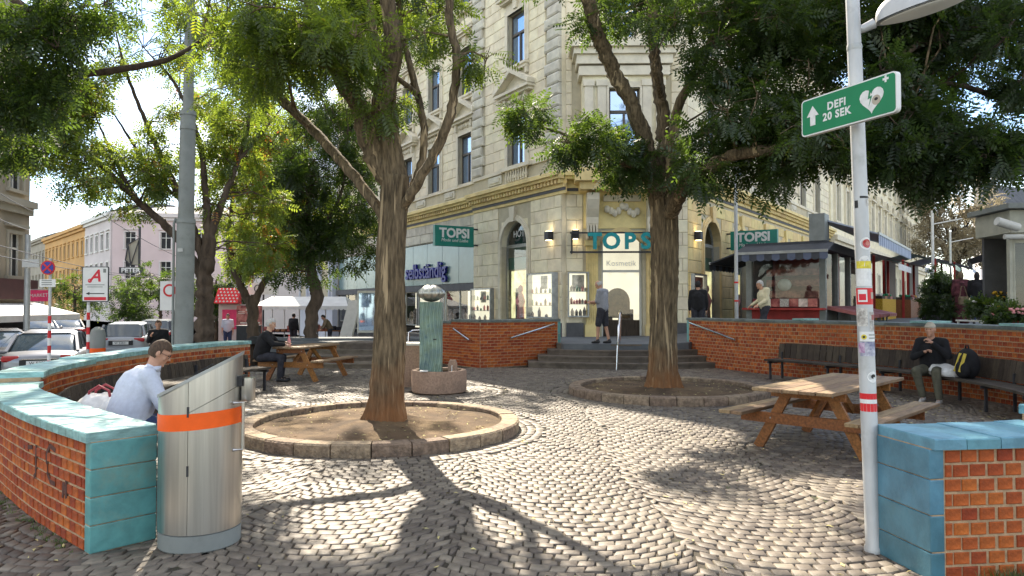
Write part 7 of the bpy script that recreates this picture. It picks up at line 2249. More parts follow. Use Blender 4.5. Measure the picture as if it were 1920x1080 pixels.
for s, lab in ((13, 'slim white lamp pole over the market stalls'), (24, 'far slim white lamp pole over the market lane')):
    p = lane(s, 1.9)
    r = thing('lamp_pole', lab, 'street lamp', p, group='lamp poles of the market lane')
    m = MB(); m.tube([p, (p[0], p[1], 5.8)], .06, 8); m.build('pole', 'white_frame', r, smooth='auto')
    m = MB(); m.tube([(p[0], p[1], 5.2), (p[0] + 1.3, p[1], 5.45)], .03, 6); m.build('arm', 'white_frame', r)

# right-hand kiosk, cut by the picture edge
r = thing('market_kiosk', 'cream framed kiosk with glass front at the right edge, rolled awning under its roof', 'kiosk', (13, 17, 1))
FK3 = Fac((11.75, 17.0), (1, -.12), (-.12, -1)); FK3s = Fac((11.75, 17.0), (.571, .821), (-.821, .571))
for u in (0.06, .62, 2.0, 3.4): m = MB(); FK3.box(m, u - .06, u + .06, -.1, .03, .9, 3.12); m.build('frame_post', 'kiosk_cream', r)
m = MB(); FK3.box(m, 0, 3.46, -.1, .03, 3.12, 3.35); m.build('frame_rail', 'kiosk_cream', r)
m = MB(); FK3.box(m, 0, 3.4, -.08, .02, .9, 1.35); m.build('front_panel', 'kiosk_cream', r)
g = MB(); g.add([FK3.pt(u, -.03, z) for u, z in ((.1, 1.35), (3.4, 1.35), (3.4, 3.15), (.1, 3.15))], [(0, 1, 2, 3)]); g.build('front_glass', 'kiosk_glass', r, fix=False)
m = MB(); FK3s.box(m, 0.0, 1.4, -.1, -.02, .9, 3.34); m.build('side_wall', 'kiosk_cream', r)
m = MB(); FK3.box(m, .1, 3.4, -1.4, -1.3, .9, 3.34); m.build('inner_wall', 'plinth_dark', r)
m = MB(); FK3.box(m, -.05, 3.5, -1.4, .15, 3.35, 3.88); m.build('upper_band', 'kiosk_cream', r)
m = MB(); FK3.box(m, -.2, 3.6, -1.5, .4, 3.9, 4.02); m.build('roof', 'kiosk_grey', r)
m = MB(); FK3.box(m, .35, .85, .152, .17, 3.5, 3.82); m.build('vent_panel', 'kiosk_grey', r)
m = MB(); m.tube([FK3.pt(-.45, .38, 3.6), FK3.pt(.05, .30, 3.45)], .1, 14); m.build('rolled_awning', 'white_frame', r, smooth='auto')
m = MB(); m.tube([FK3.pt(-.2, .2, 3.25), FK3.pt(3.4, .2, 3.25)], .06, 10); m.build('gutter', 'white_frame', r, smooth='auto')


# flowers and potted shrubs
def potted(label, x, y, z, h, rad, leaf, n, pot, group, seed, flowers=None, name='potted_plant', cone=False):
    t = Tree(label, (x, y, z), seed, 'bark_dark', leaf, K=7, L=.16, ll=.06, lw=.018, group=group, name=name)
    t.root['category'] = 'plant'
    m = MB(); m.lathe([(rad * .45, 0), (rad * .6, .26), (rad * .63, .28), (rad * .55, .28), (rad * .5, .24), (0, .24)], (x, y, z), 14); m.build('pot', pot, t.root, smooth='auto')
    t.limb([(x, y, z + .2), (x + .01, y, z + h * .5), (x, y, z + h * .9)], [.025, .02, .008], n=6, ridge=0)
    for k in range(n):
        q = t.rng.random(); rr = rad * ((1 - q * .75) if cone else 1)
        a = t.rng.uniform(0, 6.28)
        t.clump((x + rr * .6 * math.cos(a), y + rr * .6 * math.sin(a), z + .3 + (h - .35) * q), rad * .42, 40, twig=False)
    o = t.finish()
    if flowers:
        m = MB()
        for k in range(26):
            a = t.rng.uniform(0, 6.28); q = t.rng.random() ** .5; 
            m.ell((x + rad * q * math.cos(a), y + rad * q * math.sin(a), z + .3 + (h - .3) * t.rng.uniform(.55, 1.05)), .045, .045, .03, 6, 4)
        f = m.build('blossoms', flowers, o); f['kind'] = 'stuff'
    return o
for i, (px_, d_, h_, rd) in enumerate([(1748, 24, 1.25, .5), (1768, 23, 1.5, .55), (1782, 25, 1.6, .5), (1755, 27, 1.9, .55)]):
    x, y, _ = D(px_, 600, d_)
    potted(['low dark potted conifer left of the two shoppers', 'rounded dark potted conifer nearest the two shoppers', 'taller dark potted conifer just behind the two shoppers', 'tallest dark potted conifer at the back by the stall'][i], x, y, terrace_z(x, y), h_, rd, 'leaf_deep', 26, 'plinth_dark', 'potted conifers by the market stalls', 200 + i, cone=True)
for i, (px_, d_, h_, fl, pot, lab) in enumerate([(1842, 18.0, .5, 'flower_white', 'plinth_dark', 'potted plant with white blossoms on the low rack'), (1870, 18.3, .72, 'flower_yellow', 'plinth_dark', 'potted plant with orange yellow blossoms behind the white ones'), (1866, 17.6, .42, 'flower_white', 'plinth_dark', 'low white flowering pot at the front of the flower rack'), (1893, 16.4, .6, 'flower_yellow', 'plinth_dark', 'leafy potted plant beside the right edge kiosk'), (1905, 15.6, .55, 'flower_pink', 'red_paint', 'pink flowering plant in a bright red pot'), (1884, 15.9, .42, 'flower_pink', 'paper_white', 'pale pink flowers in white wrapping beside the red pot')]):
    x, y, _ = D(px_, 600, d_)
    potted(lab, x, y, 1.03 + (.22 if i < 3 else .0), h_, .24, 'leaf_dark', 10, pot, 'flowering plants for sale by the right kiosk', 220 + i, flowers=fl)
x, y, _ = D(1855, 600, 17.9)
r = thing('flower_rack', 'low white metal rack holding potted flowers by the right kiosk', 'rack', (x, y, 1.03))
m = MB(); m.box(x - .5, x + .5, y - .45, y + .55, 1.24, 1.275); m.build('shelf', 'white_frame', r)
for a in (-.46, .46):
    for b in (-.41, .5): m = MB(); m.box(x + a - .02, x + a + .02, y + b - .02, y + b + .02, 1.0, 1.24); m.build('leg', 'white_frame', r)

# ================================================================ market tent at the left, street level
TX, TY, TZ = D(565, 600, 37)[0], 37.0, STREET_Z
r = thing('market_tent', 'white market tent with scalloped edge behind the dark slender tree', 'tent', (TX, TY, TZ))
w2, dp = 2.45, 2.6
for x in (-w2, -.9, .6, w2):
    for y in (0, dp):
        m = MB(); m.tube([(TX + x * .96, TY + y, TZ), (TX + x * .96, TY + y, TZ + 2.15)], .03, 8); m.build('pole', 'white_paint', r)
m = MB(); m.add([(TX - w2, TY - .3, TZ + 2.1), (TX + w2, TY - .3, TZ + 2.1), (TX + w2, TY + dp, TZ + 2.1), (TX - w2, TY + dp, TZ + 2.1), (TX - w2 * .8, TY + dp / 2, TZ + 2.6), (TX + w2 * .8, TY + dp / 2, TZ + 2.6)], [(0, 1, 5, 4), (1, 2, 5), (2, 3, 4, 5), (3, 0, 4)]); m.build('canopy', 'canvas_white', r)
m = MB(); n = 22
for i in range(n):
    a0, a1 = TX - w2 + 2 * w2 * i / n, TX - w2 + 2 * w2 * (i + 1) / n
    m.prism([(a0, 0), (a1, 0)] + [(a1 - (a1 - a0) * k / 6, -.14 - .07 * math.sin(PI * k / 6)) for k in range(7)], lambda x, z: (x, TY - .31, TZ + 2.1 + z), lambda x, z: (x, TY - .3, TZ + 2.1 + z))
m.build('scalloped_edge', 'canvas_white', r)
M('goods_brown', (.28, .13, .06), .8, .4, 8)
for i, (x, wd, hz, mt, lab) in enumerate([(-1.2, 1.5, .8, 'cloth_dark', 'dark market table with goods at the left side of the tent'), (1.35, 1.4, .85, 'goods_brown', 'wooden market table with goods at the right side of the tent')]):
    q = thing('market_table', lab, 'table', (TX + x, TY + .2, TZ), group='tables under the market tent')
    m = MB(); m.box(TX + x - wd / 2, TX + x + wd / 2, TY - .2, TY + .6, TZ + hz - .05, TZ + hz); m.build('tabletop', mt, q)
    for a in (-1, 1):
        for b in (-.15, .55): m = MB(); m.box(TX + x + a * (wd / 2 - .05) - .025, TX + x + a * (wd / 2 - .05) + .025, TY + b - .02, TY + b + .02, TZ, TZ + hz - .05); m.build('leg', 'dark_metal', q)
    for k in range(5):
        m = MB(); a = TX + x - wd / 2 + wd * (k + .5) / 5; m.box(a - .1, a + .1, TY - .1, TY + .3, TZ + hz, TZ + hz + random.uniform(.08, .3)); m.build('goods_box', random.choice(['goods_brown', 'poster_red', 'paper_white', 'cloth_dark']), q)
# leaning white panel
a = [D(*q) for q in ((634, 640, 35.0), (657, 641, 35.0), (676, 563, 35.6), (654, 563, 35.6))]
m = MB(); m.add([tuple(p) for p in a] + [(p[0] + .05, p[1] + .10, p[2]) for p in a], [(0, 1, 2, 3), (7, 6, 5, 4), (0, 1, 5, 4), (1, 2, 6, 5), (2, 3, 7, 6), (3, 0, 4, 7)])
tag(m.build('leaning_panel', 'white_frame'), 'tall white panel leaning against the right side of the market tent', 'panel')
c = D(467, 600, 33)
r = thing('poster_stand', 'large crimson poster board standing left of the market tent', 'poster', (c[0], 33, STREET_Z))
m = MB(); m.box(c[0] - .58, c[0] + .58, 33, 33.06, STREET_Z + .3, D(467, 573, 33)[2]); m.build('board', 'poster_red', r)

for q_, (a0, a1, zz, hh) in enumerate([(-.15, .42, .42, .09), (-.1, .4, .3, .05), (-.5, -.2, .36, .03), (-.5, -.2, .28, .03), (-.05, .25, .08, .06), (-.4, .0, -.16, .06), (.1, .5, -.16, .06)]):
    m = MB(); m.box(c[0] + a0, c[0] + a1, 32.985, 32.997, c[2] + zz, c[2] + zz + hh); m.build('print_line', 'poster_pale', r)
for x in (-.5, .5): m = MB(); m.box(c[0] + x - .03, c[0] + x + .03, 32.98, 33.08, STREET_Z, STREET_Z + .32); m.build('foot', 'dark_metal', r)
c = D(462, 627, 30)
r = thing('counter_box', 'black cabinet standing before the crimson poster', 'cabinet', (c[0], 30, STREET_Z))
m = MB(); m.box(c[0] - .42, c[0] + .4, 30, 30.6, STREET_Z, D(462, 612, 30)[2]); m.build('body', 'black_plastic', r)
m = MB(); m.box(c[0] - .45, c[0] + .43, 29.97, 30.63, D(462, 612, 30)[2], D(462, 612, 30)[2] + .04); m.build('top', 'plinth_dark', r)
# polka dot awning shop
c = D(427, 555, 40)
r = thing('snack_booth', 'small booth with red and white polka dot awning left of the crimson poster', 'booth', (c[0], 40, STREET_Z))
m = MB(); m.box(c[0] - .62, c[0] + .62, 40.3, 42, STREET_Z, 1.7); m.build('hut', 'house_pink', r)
m = MB(); m.add([(c[0] - .65, 40.3, 2.6), (c[0] + .65, 40.3, 2.6), (c[0] + .65, 39.7, 1.75), (c[0] - .65, 39.7, 1.75), (c[0] - .65, 40.3, 1.7), (c[0] + .65, 40.3, 1.7)], [(0, 1, 2, 3), (3, 2, 5, 4), (0, 3, 4), (1, 5, 2)]); aw = m.build('awning', 'red_paint', r)
for i in range(6):
    for j in range(5):
        x = c[0] - .52 + .2 * i + .1 * (j % 2); t_ = (j + .5) / 5; m = MB(); m.ell((x, 40.3 - .6 * t_ - .02, 2.6 - .85 * t_ + .01), .055, .03, .05, 8, 5); m.build('white_dot', 'white_sticker', aw)
m = MB(); m.box(c[0] - .4, c[0] + .4, 40.26, 40.29, .3, 1.4); m.build('hatch', 'pink_paint', r)
# ice-cream style display fridge behind the front tree
c = D(690, 600, 30)
r = thing('display_fridge', 'white framed display cabinet half hidden by the front tree trunk', 'cabinet', (c[0], 30, .2))
m = MB(); m.box(c[0] - .45, c[0] + .5, 30, 30.6, .5, 2.25); m.build('body', 'white_frame', r)
m = MB(); m.box(c[0] - .38, c[0] + .43, 29.98, 29.999, .6, 2.15); m.build('door', 'window_glass', r)
# vase sign panel of the shop behind
c = D(493, 541, 41)
r = thing('shop_sign', 'white shop sign board with dark curl behind the Y-shaped tree', 'sign', c)
m = MB(); m.box(c[0] - .85, c[0] + .85, 41, 41.08, c[2] - .34, c[2] + .34); m.build('board', 'white_frame', r)
m = MB(); m.tube([(c[0] - .3 + .18 * math.cos(t), 40.98, c[2] + .2 * math.sin(t)) for t in [k * .5 for k in range(11)]], .025, 6); m.build('curl', 'dark_metal', r)
m = MB(); m.tube([(c[0], 41.1, c[2] - .3), (c[0], 41.1, STREET_Z)], .05, 8); m.build('post', 'dark_metal', r)

# ================================================================ things on tables and benches, litter, grass
p = Vector((-4.86, 15.72, .746))
r = thing('drink_bottle', 'small pink drink bottle on the back left picnic table', 'bottle', tuple(p))
m = MB(); m.lathe([(.032, 0), (.036, .02), (.036, .14), (.015, .2), (.015, .23), (0, .23)], tuple(p), 12); m.build('bottle', 'flower_pink', r, smooth='auto')
m = MB(); m.lathe([(.017, .231), (.017, .255), (0, .255)], tuple(p), 10); m.build('cap', 'red_paint', r)
def crumpled(name, label, cat, c, rx, ry, rz, mat, seed, parent=None):
    rng = np.random.default_rng(seed); m = MB(); m.ell((0, 0, 0), 1, 1, 1, 22, 14)
    k = rng.normal(size=(9, 3)) * 2.4; ph = rng.uniform(0, 6, 9)
    vs = []
    for v in m.v:
        q = 1 + sum(.075 * abs(math.sin(k[i] @ np.array(v) + ph[i])) for i in range(9)) - .3
        vs.append((c[0] + v[0] * rx * q, c[1] + v[1] * ry * q, c[2] + max(v[2] * q, -.62) * rz))
    m.v = vs
    o = m.build(name, mat, parent, smooth='auto')
    return tag(o, label, cat) if parent is None else o
(x, y), (dx, dy) = LW.at(2.9, -.52)
r = thing('shopping_bag', 'white plastic shopping bag with dark red handles on the left bench', 'bag', (x, y, .45))
crumpled('bag_body', '', '', (x, y, .55), .24, .17, .17, 'paper_white', 3, r)
crumpled('bag_flap', '', '', (x + .16, y - .1, .56), .13, .12, .12, 'white_sticker', 5, r)
for q in (-.05, .07):
    m = MB(); m.tube([(x - .12, y + q, .64), (x - .10, y + q, .76), (x, y + q, .82), (x + .1, y + q, .77), (x + .13, y + q, .63)], .014, 8); m.build('handle', 'bag_red', r, smooth='auto')
sb_ = s_at_y(RW, 11.9)
(x, y), _ = RW.at(sb_ - .0, .72)
r = thing('backpack', 'black backpack with yellow stripes leaning on the right bench', 'backpack', (x, y, .45))
m = MB(); m.ell((x, y, .68), .17, .22, .26, 16, 12); m.build('sack', 'cloth_black', r, smooth=True)
m = MB(); m.ell((x - .12, y - .06, .60), .09, .16, .15, 12, 9); m.build('front_pocket', 'cloth_black', r, smooth=True)
for q in (-.07, .06): m = MB(); m.bar((x - .205, y - .05 + q, .56), (x - .13, y - .09 + q * .9, .86), .012, .045); m.build('yellow_stripe', 'bag_yellow', r)
m = MB(); m.tube([(x, y - .05, .92), (x, y - .03, .98), (x, y + .03, .98), (x, y + .05, .92)], .012, 8); m.build('grab_handle', 'cloth_black', r)
(x, y), _ = RW.at(sb_ + .62, .78)
crumpled('paper_bag', 'crumpled white paper bag beside the capped person on the right bench', 'bag', (x, y, .52), .2, .17, .12, 'paper_white', 9)
(x, y), _ = RW.at(sb_ + .3, .82)
crumpled('plastic_bag', 'thin white plastic bag between the paper bag and the backpack', 'bag', (x, y, .50), .15, .13, .09, 'white_sticker', 12)

def litter(n, f, size, mat, name, label):
    V_, t_ = [], []
    for _ in range(n):
        x, y, z = f()
        a = random.uniform(0, 6.28); L = size * random.uniform(.5, 1.4); w = L * random.uniform(.22, .42)
        c, s = math.cos(a), math.sin(a); h = random.uniform(.004, .016)
        for u, v, q in ((-L, 0, .002), (0, -w, h), (L, 0, random.uniform(.002, .012)), (0, w, h * .6)): V_.append((x + u * c - v * s, y + u * s + v * c, z + .006 + q))
        t_.append(random.random())
    o = mesh_np(name, V_, np.arange(len(V_)).reshape(-1, 4), mat, tint=t_)
    tag(o, label, kind='stuff')
def on_ground():
    while True:
        y = 3.8 + 14.5 * random.random() ** 1.3; x = random.uniform(-.74, .74) * y
        if all(math.hypot(x - c[0], y - c[1]) > c[2] for c in PLANTERS): return x, y, 0.0
def in_planter():
    c = random.choice(PLANTERS); a = random.uniform(0, 6.28); q = 1.55 * random.random() ** .35
    return c[0] + q * math.cos(a), c[1] + q * math.sin(a), .085 + .10 * max(0, 1 - q / 1.2) ** 1.5
litter(640, on_ground, .026, 'litter', 'leaf_litter', 'small yellowed leaves scattered over the cobbles')
litter(420, in_planter, .024, 'litter', 'leaf_litter', 'dry leaves lying on the planter soil')
def by_bench():
    s = random.uniform(s_at_y(RW, 8.5), s_at_y(RW, 16)); (x, y), _ = RW.at(s, random.uniform(.9, 2.0)); return x, y, 0
litter(260, by_bench, .03, 'litter', 'leaf_litter', 'dry leaves gathered under the right bench')
# grass tufts: outside the right block and in the joints
V_, t_ = [], []
def tuft(x, y, z, n, h, sp):
    for _ in range(n):
        a = random.uniform(0, 6.28); q = sp * random.random(); bx_, by_ = x + q * math.cos(a), y + q * math.sin(a)
        l = h * random.uniform(.5, 1.2); dx, dy = random.uniform(-.6, .6) * l, random.uniform(-.6, .6) * l; w = .004
        V_.extend([(bx_ - w, by_, z), (bx_ + w, by_, z), (bx_ + dx + w * .3, by_ + dy, z + l), (bx_ + dx - w * .3, by_ + dy, z + l)]); t_.append(random.random() * .8)
for _ in range(70): tuft(random.uniform(2.75, 3.6), random.uniform(3.9, 4.36), -.01, 18, .08, .06)
for i in range(60):
    s = random.uniform(0.1, 3); q = LW.at(s, T + random.uniform(.02, .1))[0]; tuft(q[0], q[1], -.01, 7, .035, .03)
for _ in range(110):
    x, y, z = on_ground()
    if y < 10: tuft(x, y, -.012, 5, .022, .03)
o = mesh_np('grass', V_, np.arange(len(V_)).reshape(-1, 4), 'grass_blade', tint=t_); tag(o, 'sparse grass tufts at the wall feet and in the joints', kind='stuff')
# ================================================================ people
PENDING = []
def remesh(mb, name, mat, parent, voxel=.014, smooth=4, modf=None):
    me = mb.mesh(name)
    import bmesh
    bm = bmesh.new(); bm.from_mesh(me); bmesh.ops.recalc_face_normals(bm, faces=bm.faces); bm.to_mesh(me); bm.free()
    o = link(name, me, parent, mat)
    md = o.modifiers.new('r', 'REMESH'); md.mode = 'VOXEL'; md.voxel_size = voxel; md.use_smooth_shade = True
    if smooth:
        ms = o.modifiers.new('s', 'SMOOTH'); ms.iterations = smooth; ms.factor = .5
    PENDING.append((o, modf))
    return o
def finish_people():
    dg = bpy.context.evaluated_depsgraph_get()
    for o, modf in PENDING:
        me = bpy.data.meshes.new_from_object(o.evaluated_get(dg))
        old = o.data
        o.modifiers.clear(); o.data = me
        if modf: modf(me)
        me.polygons.foreach_set('use_smooth', [True] * len(me.polygons)); me.update()
        bpy.data.meshes.remove(old)

def vlerp(a, b, t): return tuple(a[i] + (b[i] - a[i]) * t for i in range(3))
STAND = dict(pelvis=(0, 0, .96), chest=(0, .0, 1.27), neck=(0, 0, 1.46), head=(0, .025, 1.615),
             shL=(-.185, 0, 1.41), shR=(.185, 0, 1.41), elL=(-.235, .0, 1.12), elR=(.235, 0, 1.12), wrL=(-.24, .07, .88), wrR=(.24, .07, .88),
             hipL=(-.095, 0, .92), hipR=(.095, 0, .92), knL=(-.10, .02, .50), knR=(.10, .02, .50), anL=(-.10, -.02, .09), anR=(.10, -.02, .09))
SIT = dict(pelvis=(0, 0, .56), chest=(0, .04, .90), neck=(0, .08, 1.09), head=(0, .12, 1.245),
           shL=(-.19, .06, 1.03), shR=(.19, .06, 1.03), elL=(-.26, .16, .77), elR=(.26, .16, .77), wrL=(-.14, .38, .72), wrR=(.14, .38, .72),
           hipL=(-.1, .03, .54), hipR=(.1, .03, .54), knL=(-.13, .45, .52), knR=(.13, .45, .52), anL=(-.13, .42, .09), anR=(.13, .42, .09))

def hand(parent, wrist, d, nrm, mat, side, curl=.5, sc=1.0, name='hand'):
    d = Vector(d).normalized(); nrm = (Vector(nrm) - d * Vector(nrm).dot(d)).normalized(); s = d.cross(nrm) * side
    w = Vector(wrist)
    m = MB()
    m.capsule(w - d * .02, w + d * .02, .026 * sc, .027 * sc, 10)
    for k in range(4): m.capsule(w + d * .015 * sc + s * (.010 * (k - 1.5)) * sc, w + d * .088 * sc + s * (.021 * (k - 1.5)) * sc, .016 * sc, .013 * sc, 8)
    for k, ln in enumerate((.066, .076, .070, .054)):
        p = w + d * .09 * sc + s * (.021 * (k - 1.5)) * sc
        dd = d
        for j, f in enumerate((.45, .32, .25)):
            ang = curl * (.5 + .55 * j)
            dd = (d * math.cos(ang) + nrm * math.sin(ang)).normalized()
            q = p + dd * ln * f * sc
            m.capsule(p, q, (.0098 - .0012 * j) * sc, (.0092 - .0014 * j) * sc, 8); p = q
    p = w + d * .03 * sc - s * .03 * sc
    q = p + (d * .6 - s * .7 + nrm * .35).normalized() * .042 * sc
    m.capsule(p, q, .014 * sc, .0115 * sc, 8)
    q2 = q + (d * .85 - s * .15 + nrm * .5 * curl).normalized() * .035 * sc
    m.capsule(q, q2, .0112 * sc, .009 * sc, 8)
    return remesh(m, name, mat, parent, .0048, 2)

def person(label, loc, yaw, J, top='cloth_black', bottom='cloth_dark', skin='skin', hair='hair_brown', shoe='black_plastic', long=True, shorts=False, bulk=1.0, headdir=(0, 1, -.1), hairmode='short',
           scale=1.0, voxel=.016, skirt=None, cap=None, glasses=False, hands=True, curlL=.5, curlR=.5, group=None, collar=False, female=False, hand_dirs=None):
    r = thing('person', label, 'person', (0, 0, 0), group=group)
    J = {k: Vector(v) for k, v in J.items()}
    b = bulk
    f = Vector(headdir).normalized(); rt = f.cross(Vector((0, 0, 1))).normalized(); up = rt.cross(f).normalized()
    H = J['head']
    hm = Matrix((rt, f, up)).transposed()
    def hp(x, y, z): return H + rt * x + f * y + up * z
    # ---- body: one continuous skin
    m = MB()
    m.ell(H + up * .012, .074, .094, .108, 20, 14, hm)                 # skull
    m.ell(hp(0, .025, -.055), .056, .066, .062, 16, 10, hm)            # jaw
    m.capsule(hp(0, .082, .018), hp(0, .108, -.022), .011, .0155, 8)   # nose
    m.ell(hp(0, .082, -.098), .024, .020, .017, 10, 8, hm)             # chin
    m.ell(hp(0, .088, -.058), .026, .012, .012, 10, 8, hm)             # mouth
    m.capsule(hp(-.04, .082, .036), hp(.04, .082, .036), .013, .013, 8)  # brow
    for s in (-1, 1):
        m.ell(hp(s * .078, -.005, -.005), .012, .022, .033, 10, 8, hm)
        m.ell(hp(s * .042, .066, -.022), .022, .022, .022, 10, 8, hm)
    m.capsule(J['neck'] - Vector((0, 0, .04)), H - up * .05 - f * .01, .062, .056, 12)
    m.capsule(J['pelvis'], J['chest'], .125 * b, .135 * b, 14)
    m.capsule(vlerp(J['shL'], J['shR'], .2), vlerp(J['shL'], J['shR'], .8), .075, .075, 12)
    for s in 'LR':
        m.capsule(J['chest'], J['sh' + s], .11, .062, 12); m.capsule(J['sh' + s], J['el' + s], .052, .042, 12); m.capsule(J['el' + s], J['wr' + s], .042, .028, 12)
        m.capsule(J['pelvis'], J['hip' + s], .10, .092, 12); m.capsule(J['hip' + s], J['kn' + s], .088, .058, 12); m.capsule(J['kn' + s], J['an' + s], .057, .036, 12)
        fd = Vector((J['kn' + s] - J['hip' + s]))
        m.capsule(J['an' + s] - Vector((0, .02, .02)), J['an' + s] + Vector((0, .12, -.05)), .035, .025, 10)
    remesh(m, 'body', skin, r, min(voxel, .011), 2)
    # ---- eyes
    for s in (-1, 1):
        e = MB(); e.ell(hp(s * .031, .083, .012), .011, .008, .007, 8, 6, hm); e.build('eye', 'hair_black', r, smooth=True)
    # ---- top
    m = MB(); g = .02
    m.capsule(J['pelvis'] + Vector((0, 0, .02)), J['chest'], (.13 + g) * b, (.142 + g) * b, 16)
    for q in (-.055, .055): m.capsule(J['pelvis'] + Vector((q * b, 0, .02)), J['chest'] + Vector((q, 0, 0)), (.118 + g) * b, (.122 + g) * b, 14)
    m.capsule(vlerp(J['shL'], J['shR'], .14), vlerp(J['shL'], J['shR'], .86), .086, .086, 14)
    m.capsule(J['neck'] - Vector((0, 0, .06)), J['neck'] - Vector((0, 0, .01)), .085, .062, 12)
    for s in 'LR':
        m.capsule(J['chest'], J['sh' + s], .125, .078, 12); m.capsule(J['sh' + s], J['el' + s], .072 * b ** .5, .060 * b ** .5, 12)
        if long: m.capsule(J['el' + s], vlerp(J['el' + s], J['wr' + s], .92), .060 * b ** .5, .043, 12)
    def cut_short(me): pass
    remesh(m, 'jacket' if long else 'shirt', top, r, voxel, 3)
    if collar:
        m = MB(); c = J['neck'] + (H - J['neck']) * .06; ax = (H - J['neck']).normalized()
        for k in range(16):
            t0, t1 = 2 * PI * k / 16, 2 * PI * (k + 1) / 16
            if abs(t0 - PI / 2) < .75: continue
            P_ = lambda t, q, z: c + Vector((math.cos(t) * q, math.sin(t) * q, 0)) + ax * z
            m.add([P_(t0, .086, -.045), P_(t1, .086, -.045), P_(t1, .074, .0), P_(t0, .074, .0), P_(t0, .104, -.055), P_(t1, .104, -.055), P_(t1, .082, .006), P_(t0, .082, .006)], [(0, 1, 2, 3), (4, 5, 6, 7), (3, 2, 6, 7), (0, 1, 5, 4)])
        m.build('collar', top, r, smooth=True)
    # ---- trousers / skirt
    m = MB()
    if skirt:
        lo_, wd = skirt
        m.capsule(J['pelvis'] + Vector((0, 0, .05)), J['pelvis'] - Vector((0, 0, .1)), .15 * b, .18 * b, 16)
        m.capsule(J['pelvis'] - Vector((0, 0, .1)), Vector((0, 0, lo_ + .12)), .18 * b, wd, 18)
        m.capsule(Vector((-.07, 0, .5)), Vector((-.09, -.03, lo_ + .08)), .13, wd * .75, 14); m.capsule(Vector((.07, 0, .5)), Vector((.1, .04, lo_ + .08)), .13, wd * .7, 14)
    else:
        for s in 'LR':
            m.capsule(J['pelvis'], J['hip' + s], .125 * b, .112 * b, 14)
            if shorts: m.capsule(J['hip' + s], vlerp(J['hip' + s], J['kn' + s], .95), .108 * b, .09, 14)
            else:
                m.capsule(J['hip' + s], J['kn' + s], .106 * b, .078, 14); m.capsule(J['kn' + s], vlerp(J['kn' + s], J['an' + s], .93), .076, .06, 12)
    remesh(m, 'skirt' if skirt else ('shorts' if shorts else 'trousers'), bottom, r, voxel, 3)
    # ---- shoes
    for s in 'LR':
        m = MB(); a = J['an' + s]
        m.capsule(a + Vector((0, -.035, -.045)), a + Vector((0, .07, -.05)), .044, .042, 10); m.capsule(a + Vector((0, .06, -.055)), a + Vector((0, .16, -.062)), .040, .030, 10); m.capsule(a + Vector((0, -.01, .0)), a + Vector((0, -.005, -.04)), .045, .045, 10)
        remesh(m, 'shoe', shoe, r, .011, 2)
    # ---- hair or cap
    def shellcap(name, mat, sx, sy, sz, keep, off=(0, 0, 0)):
        m = MB(); n_, k_ = 26, 18; vs, fs = [], []
        for i in range(k_ + 1):
            th = PI * i / k_
            for k in range(n_):
                ph = 2 * PI * k / n_
                w = 1 + .015 * math.sin(7 * ph + 3 * th) + .012 * math.sin(13 * ph - 5 * th)
                vs.append((sx * math.sin(th) * math.cos(ph) * w + off[0], sy * math.sin(th) * math.sin(ph) * w + off[1], sz * math.cos(th) * w + off[2]))
        for i in range(k_):
            for k in range(n_):
                q = (i * n_ + k, i * n_ + (k + 1) % n_, (i + 1) * n_ + (k + 1) % n_, (i + 1) * n_ + k)
                cx = [sum(vs[a][j] for a in q) / 4 for j in range(3)]
                if keep(*cx): fs.append(q)
        m.add([tuple(hp(*v)) for v in vs], fs)
        return m.build(name, mat, r, smooth=True, fix=False)
    if cap: hairmode = 'bald'
    if hairmode != 'none':
        long_h = hairmode == 'long'
        kp = (lambda x, y, z: (z > .055 or (y < .012 - (0 if z > -.01 else .012) and z > (-.2 if long_h else -.055))) and not (y > .06 and z < .065)) if hairmode != 'bald' else (lambda x, y, z: z > -.05 and z < .05 and y < .0)
        shellcap('hair', hair, .083, .104, .117 if not long_h else .16, kp, (0, -.006, .016 if not long_h else -.02))
    if cap:
        shellcap('cap', cap, .087, .108, .112, lambda x, y, z: z > .045, (0, 0, .018))
        m = MB(); m.ell(hp(0, .09, .062), .068, .055, .008, 16, 6, hm); m.build('cap_brim', cap, r, smooth=True)
    if glasses:
        m = MB()
        for s in (-1, 1):
            m.tube([hp(s * (.034 + .024 * math.cos(t)), .098, .008 + .019 * math.sin(t)) for t in [k * PI / 6 for k in range(13)]], .0022, 6)
            m.tube([hp(s * .058, .096, .014), hp(s * .082, .02, .012), hp(s * .082, -.01, .0)], .0022, 6)
        m.tube([hp(-.01, .1, .012), hp(.01, .1, .012)], .0022, 6); m.build('glasses', 'black_plastic', r)
    if hands:
        for s, sd, cu in (('L', -1, curlL), ('R', 1, curlR)):
            d = J['wr' + s] - J['el' + s]
            nr = Vector((-sd * 1.0, 0, -.15)) if abs(d.normalized().z) > .6 else Vector((-sd * .3, .1, -1))
            if hand_dirs and s in hand_dirs: d, nr = Vector(hand_dirs[s][0]), Vector(hand_dirs[s][1])
            hand(r, J['wr' + s], d, nr, skin, sd, cu)
    r.location = loc; r.rotation_euler = (0, 0, yaw); r.scale = (scale,) * 3
    return r
def face(dx, dy): return math.atan2(dy, dx) - PI / 2
def pose(base, **kw): d = dict(base); d.update(kw); return d

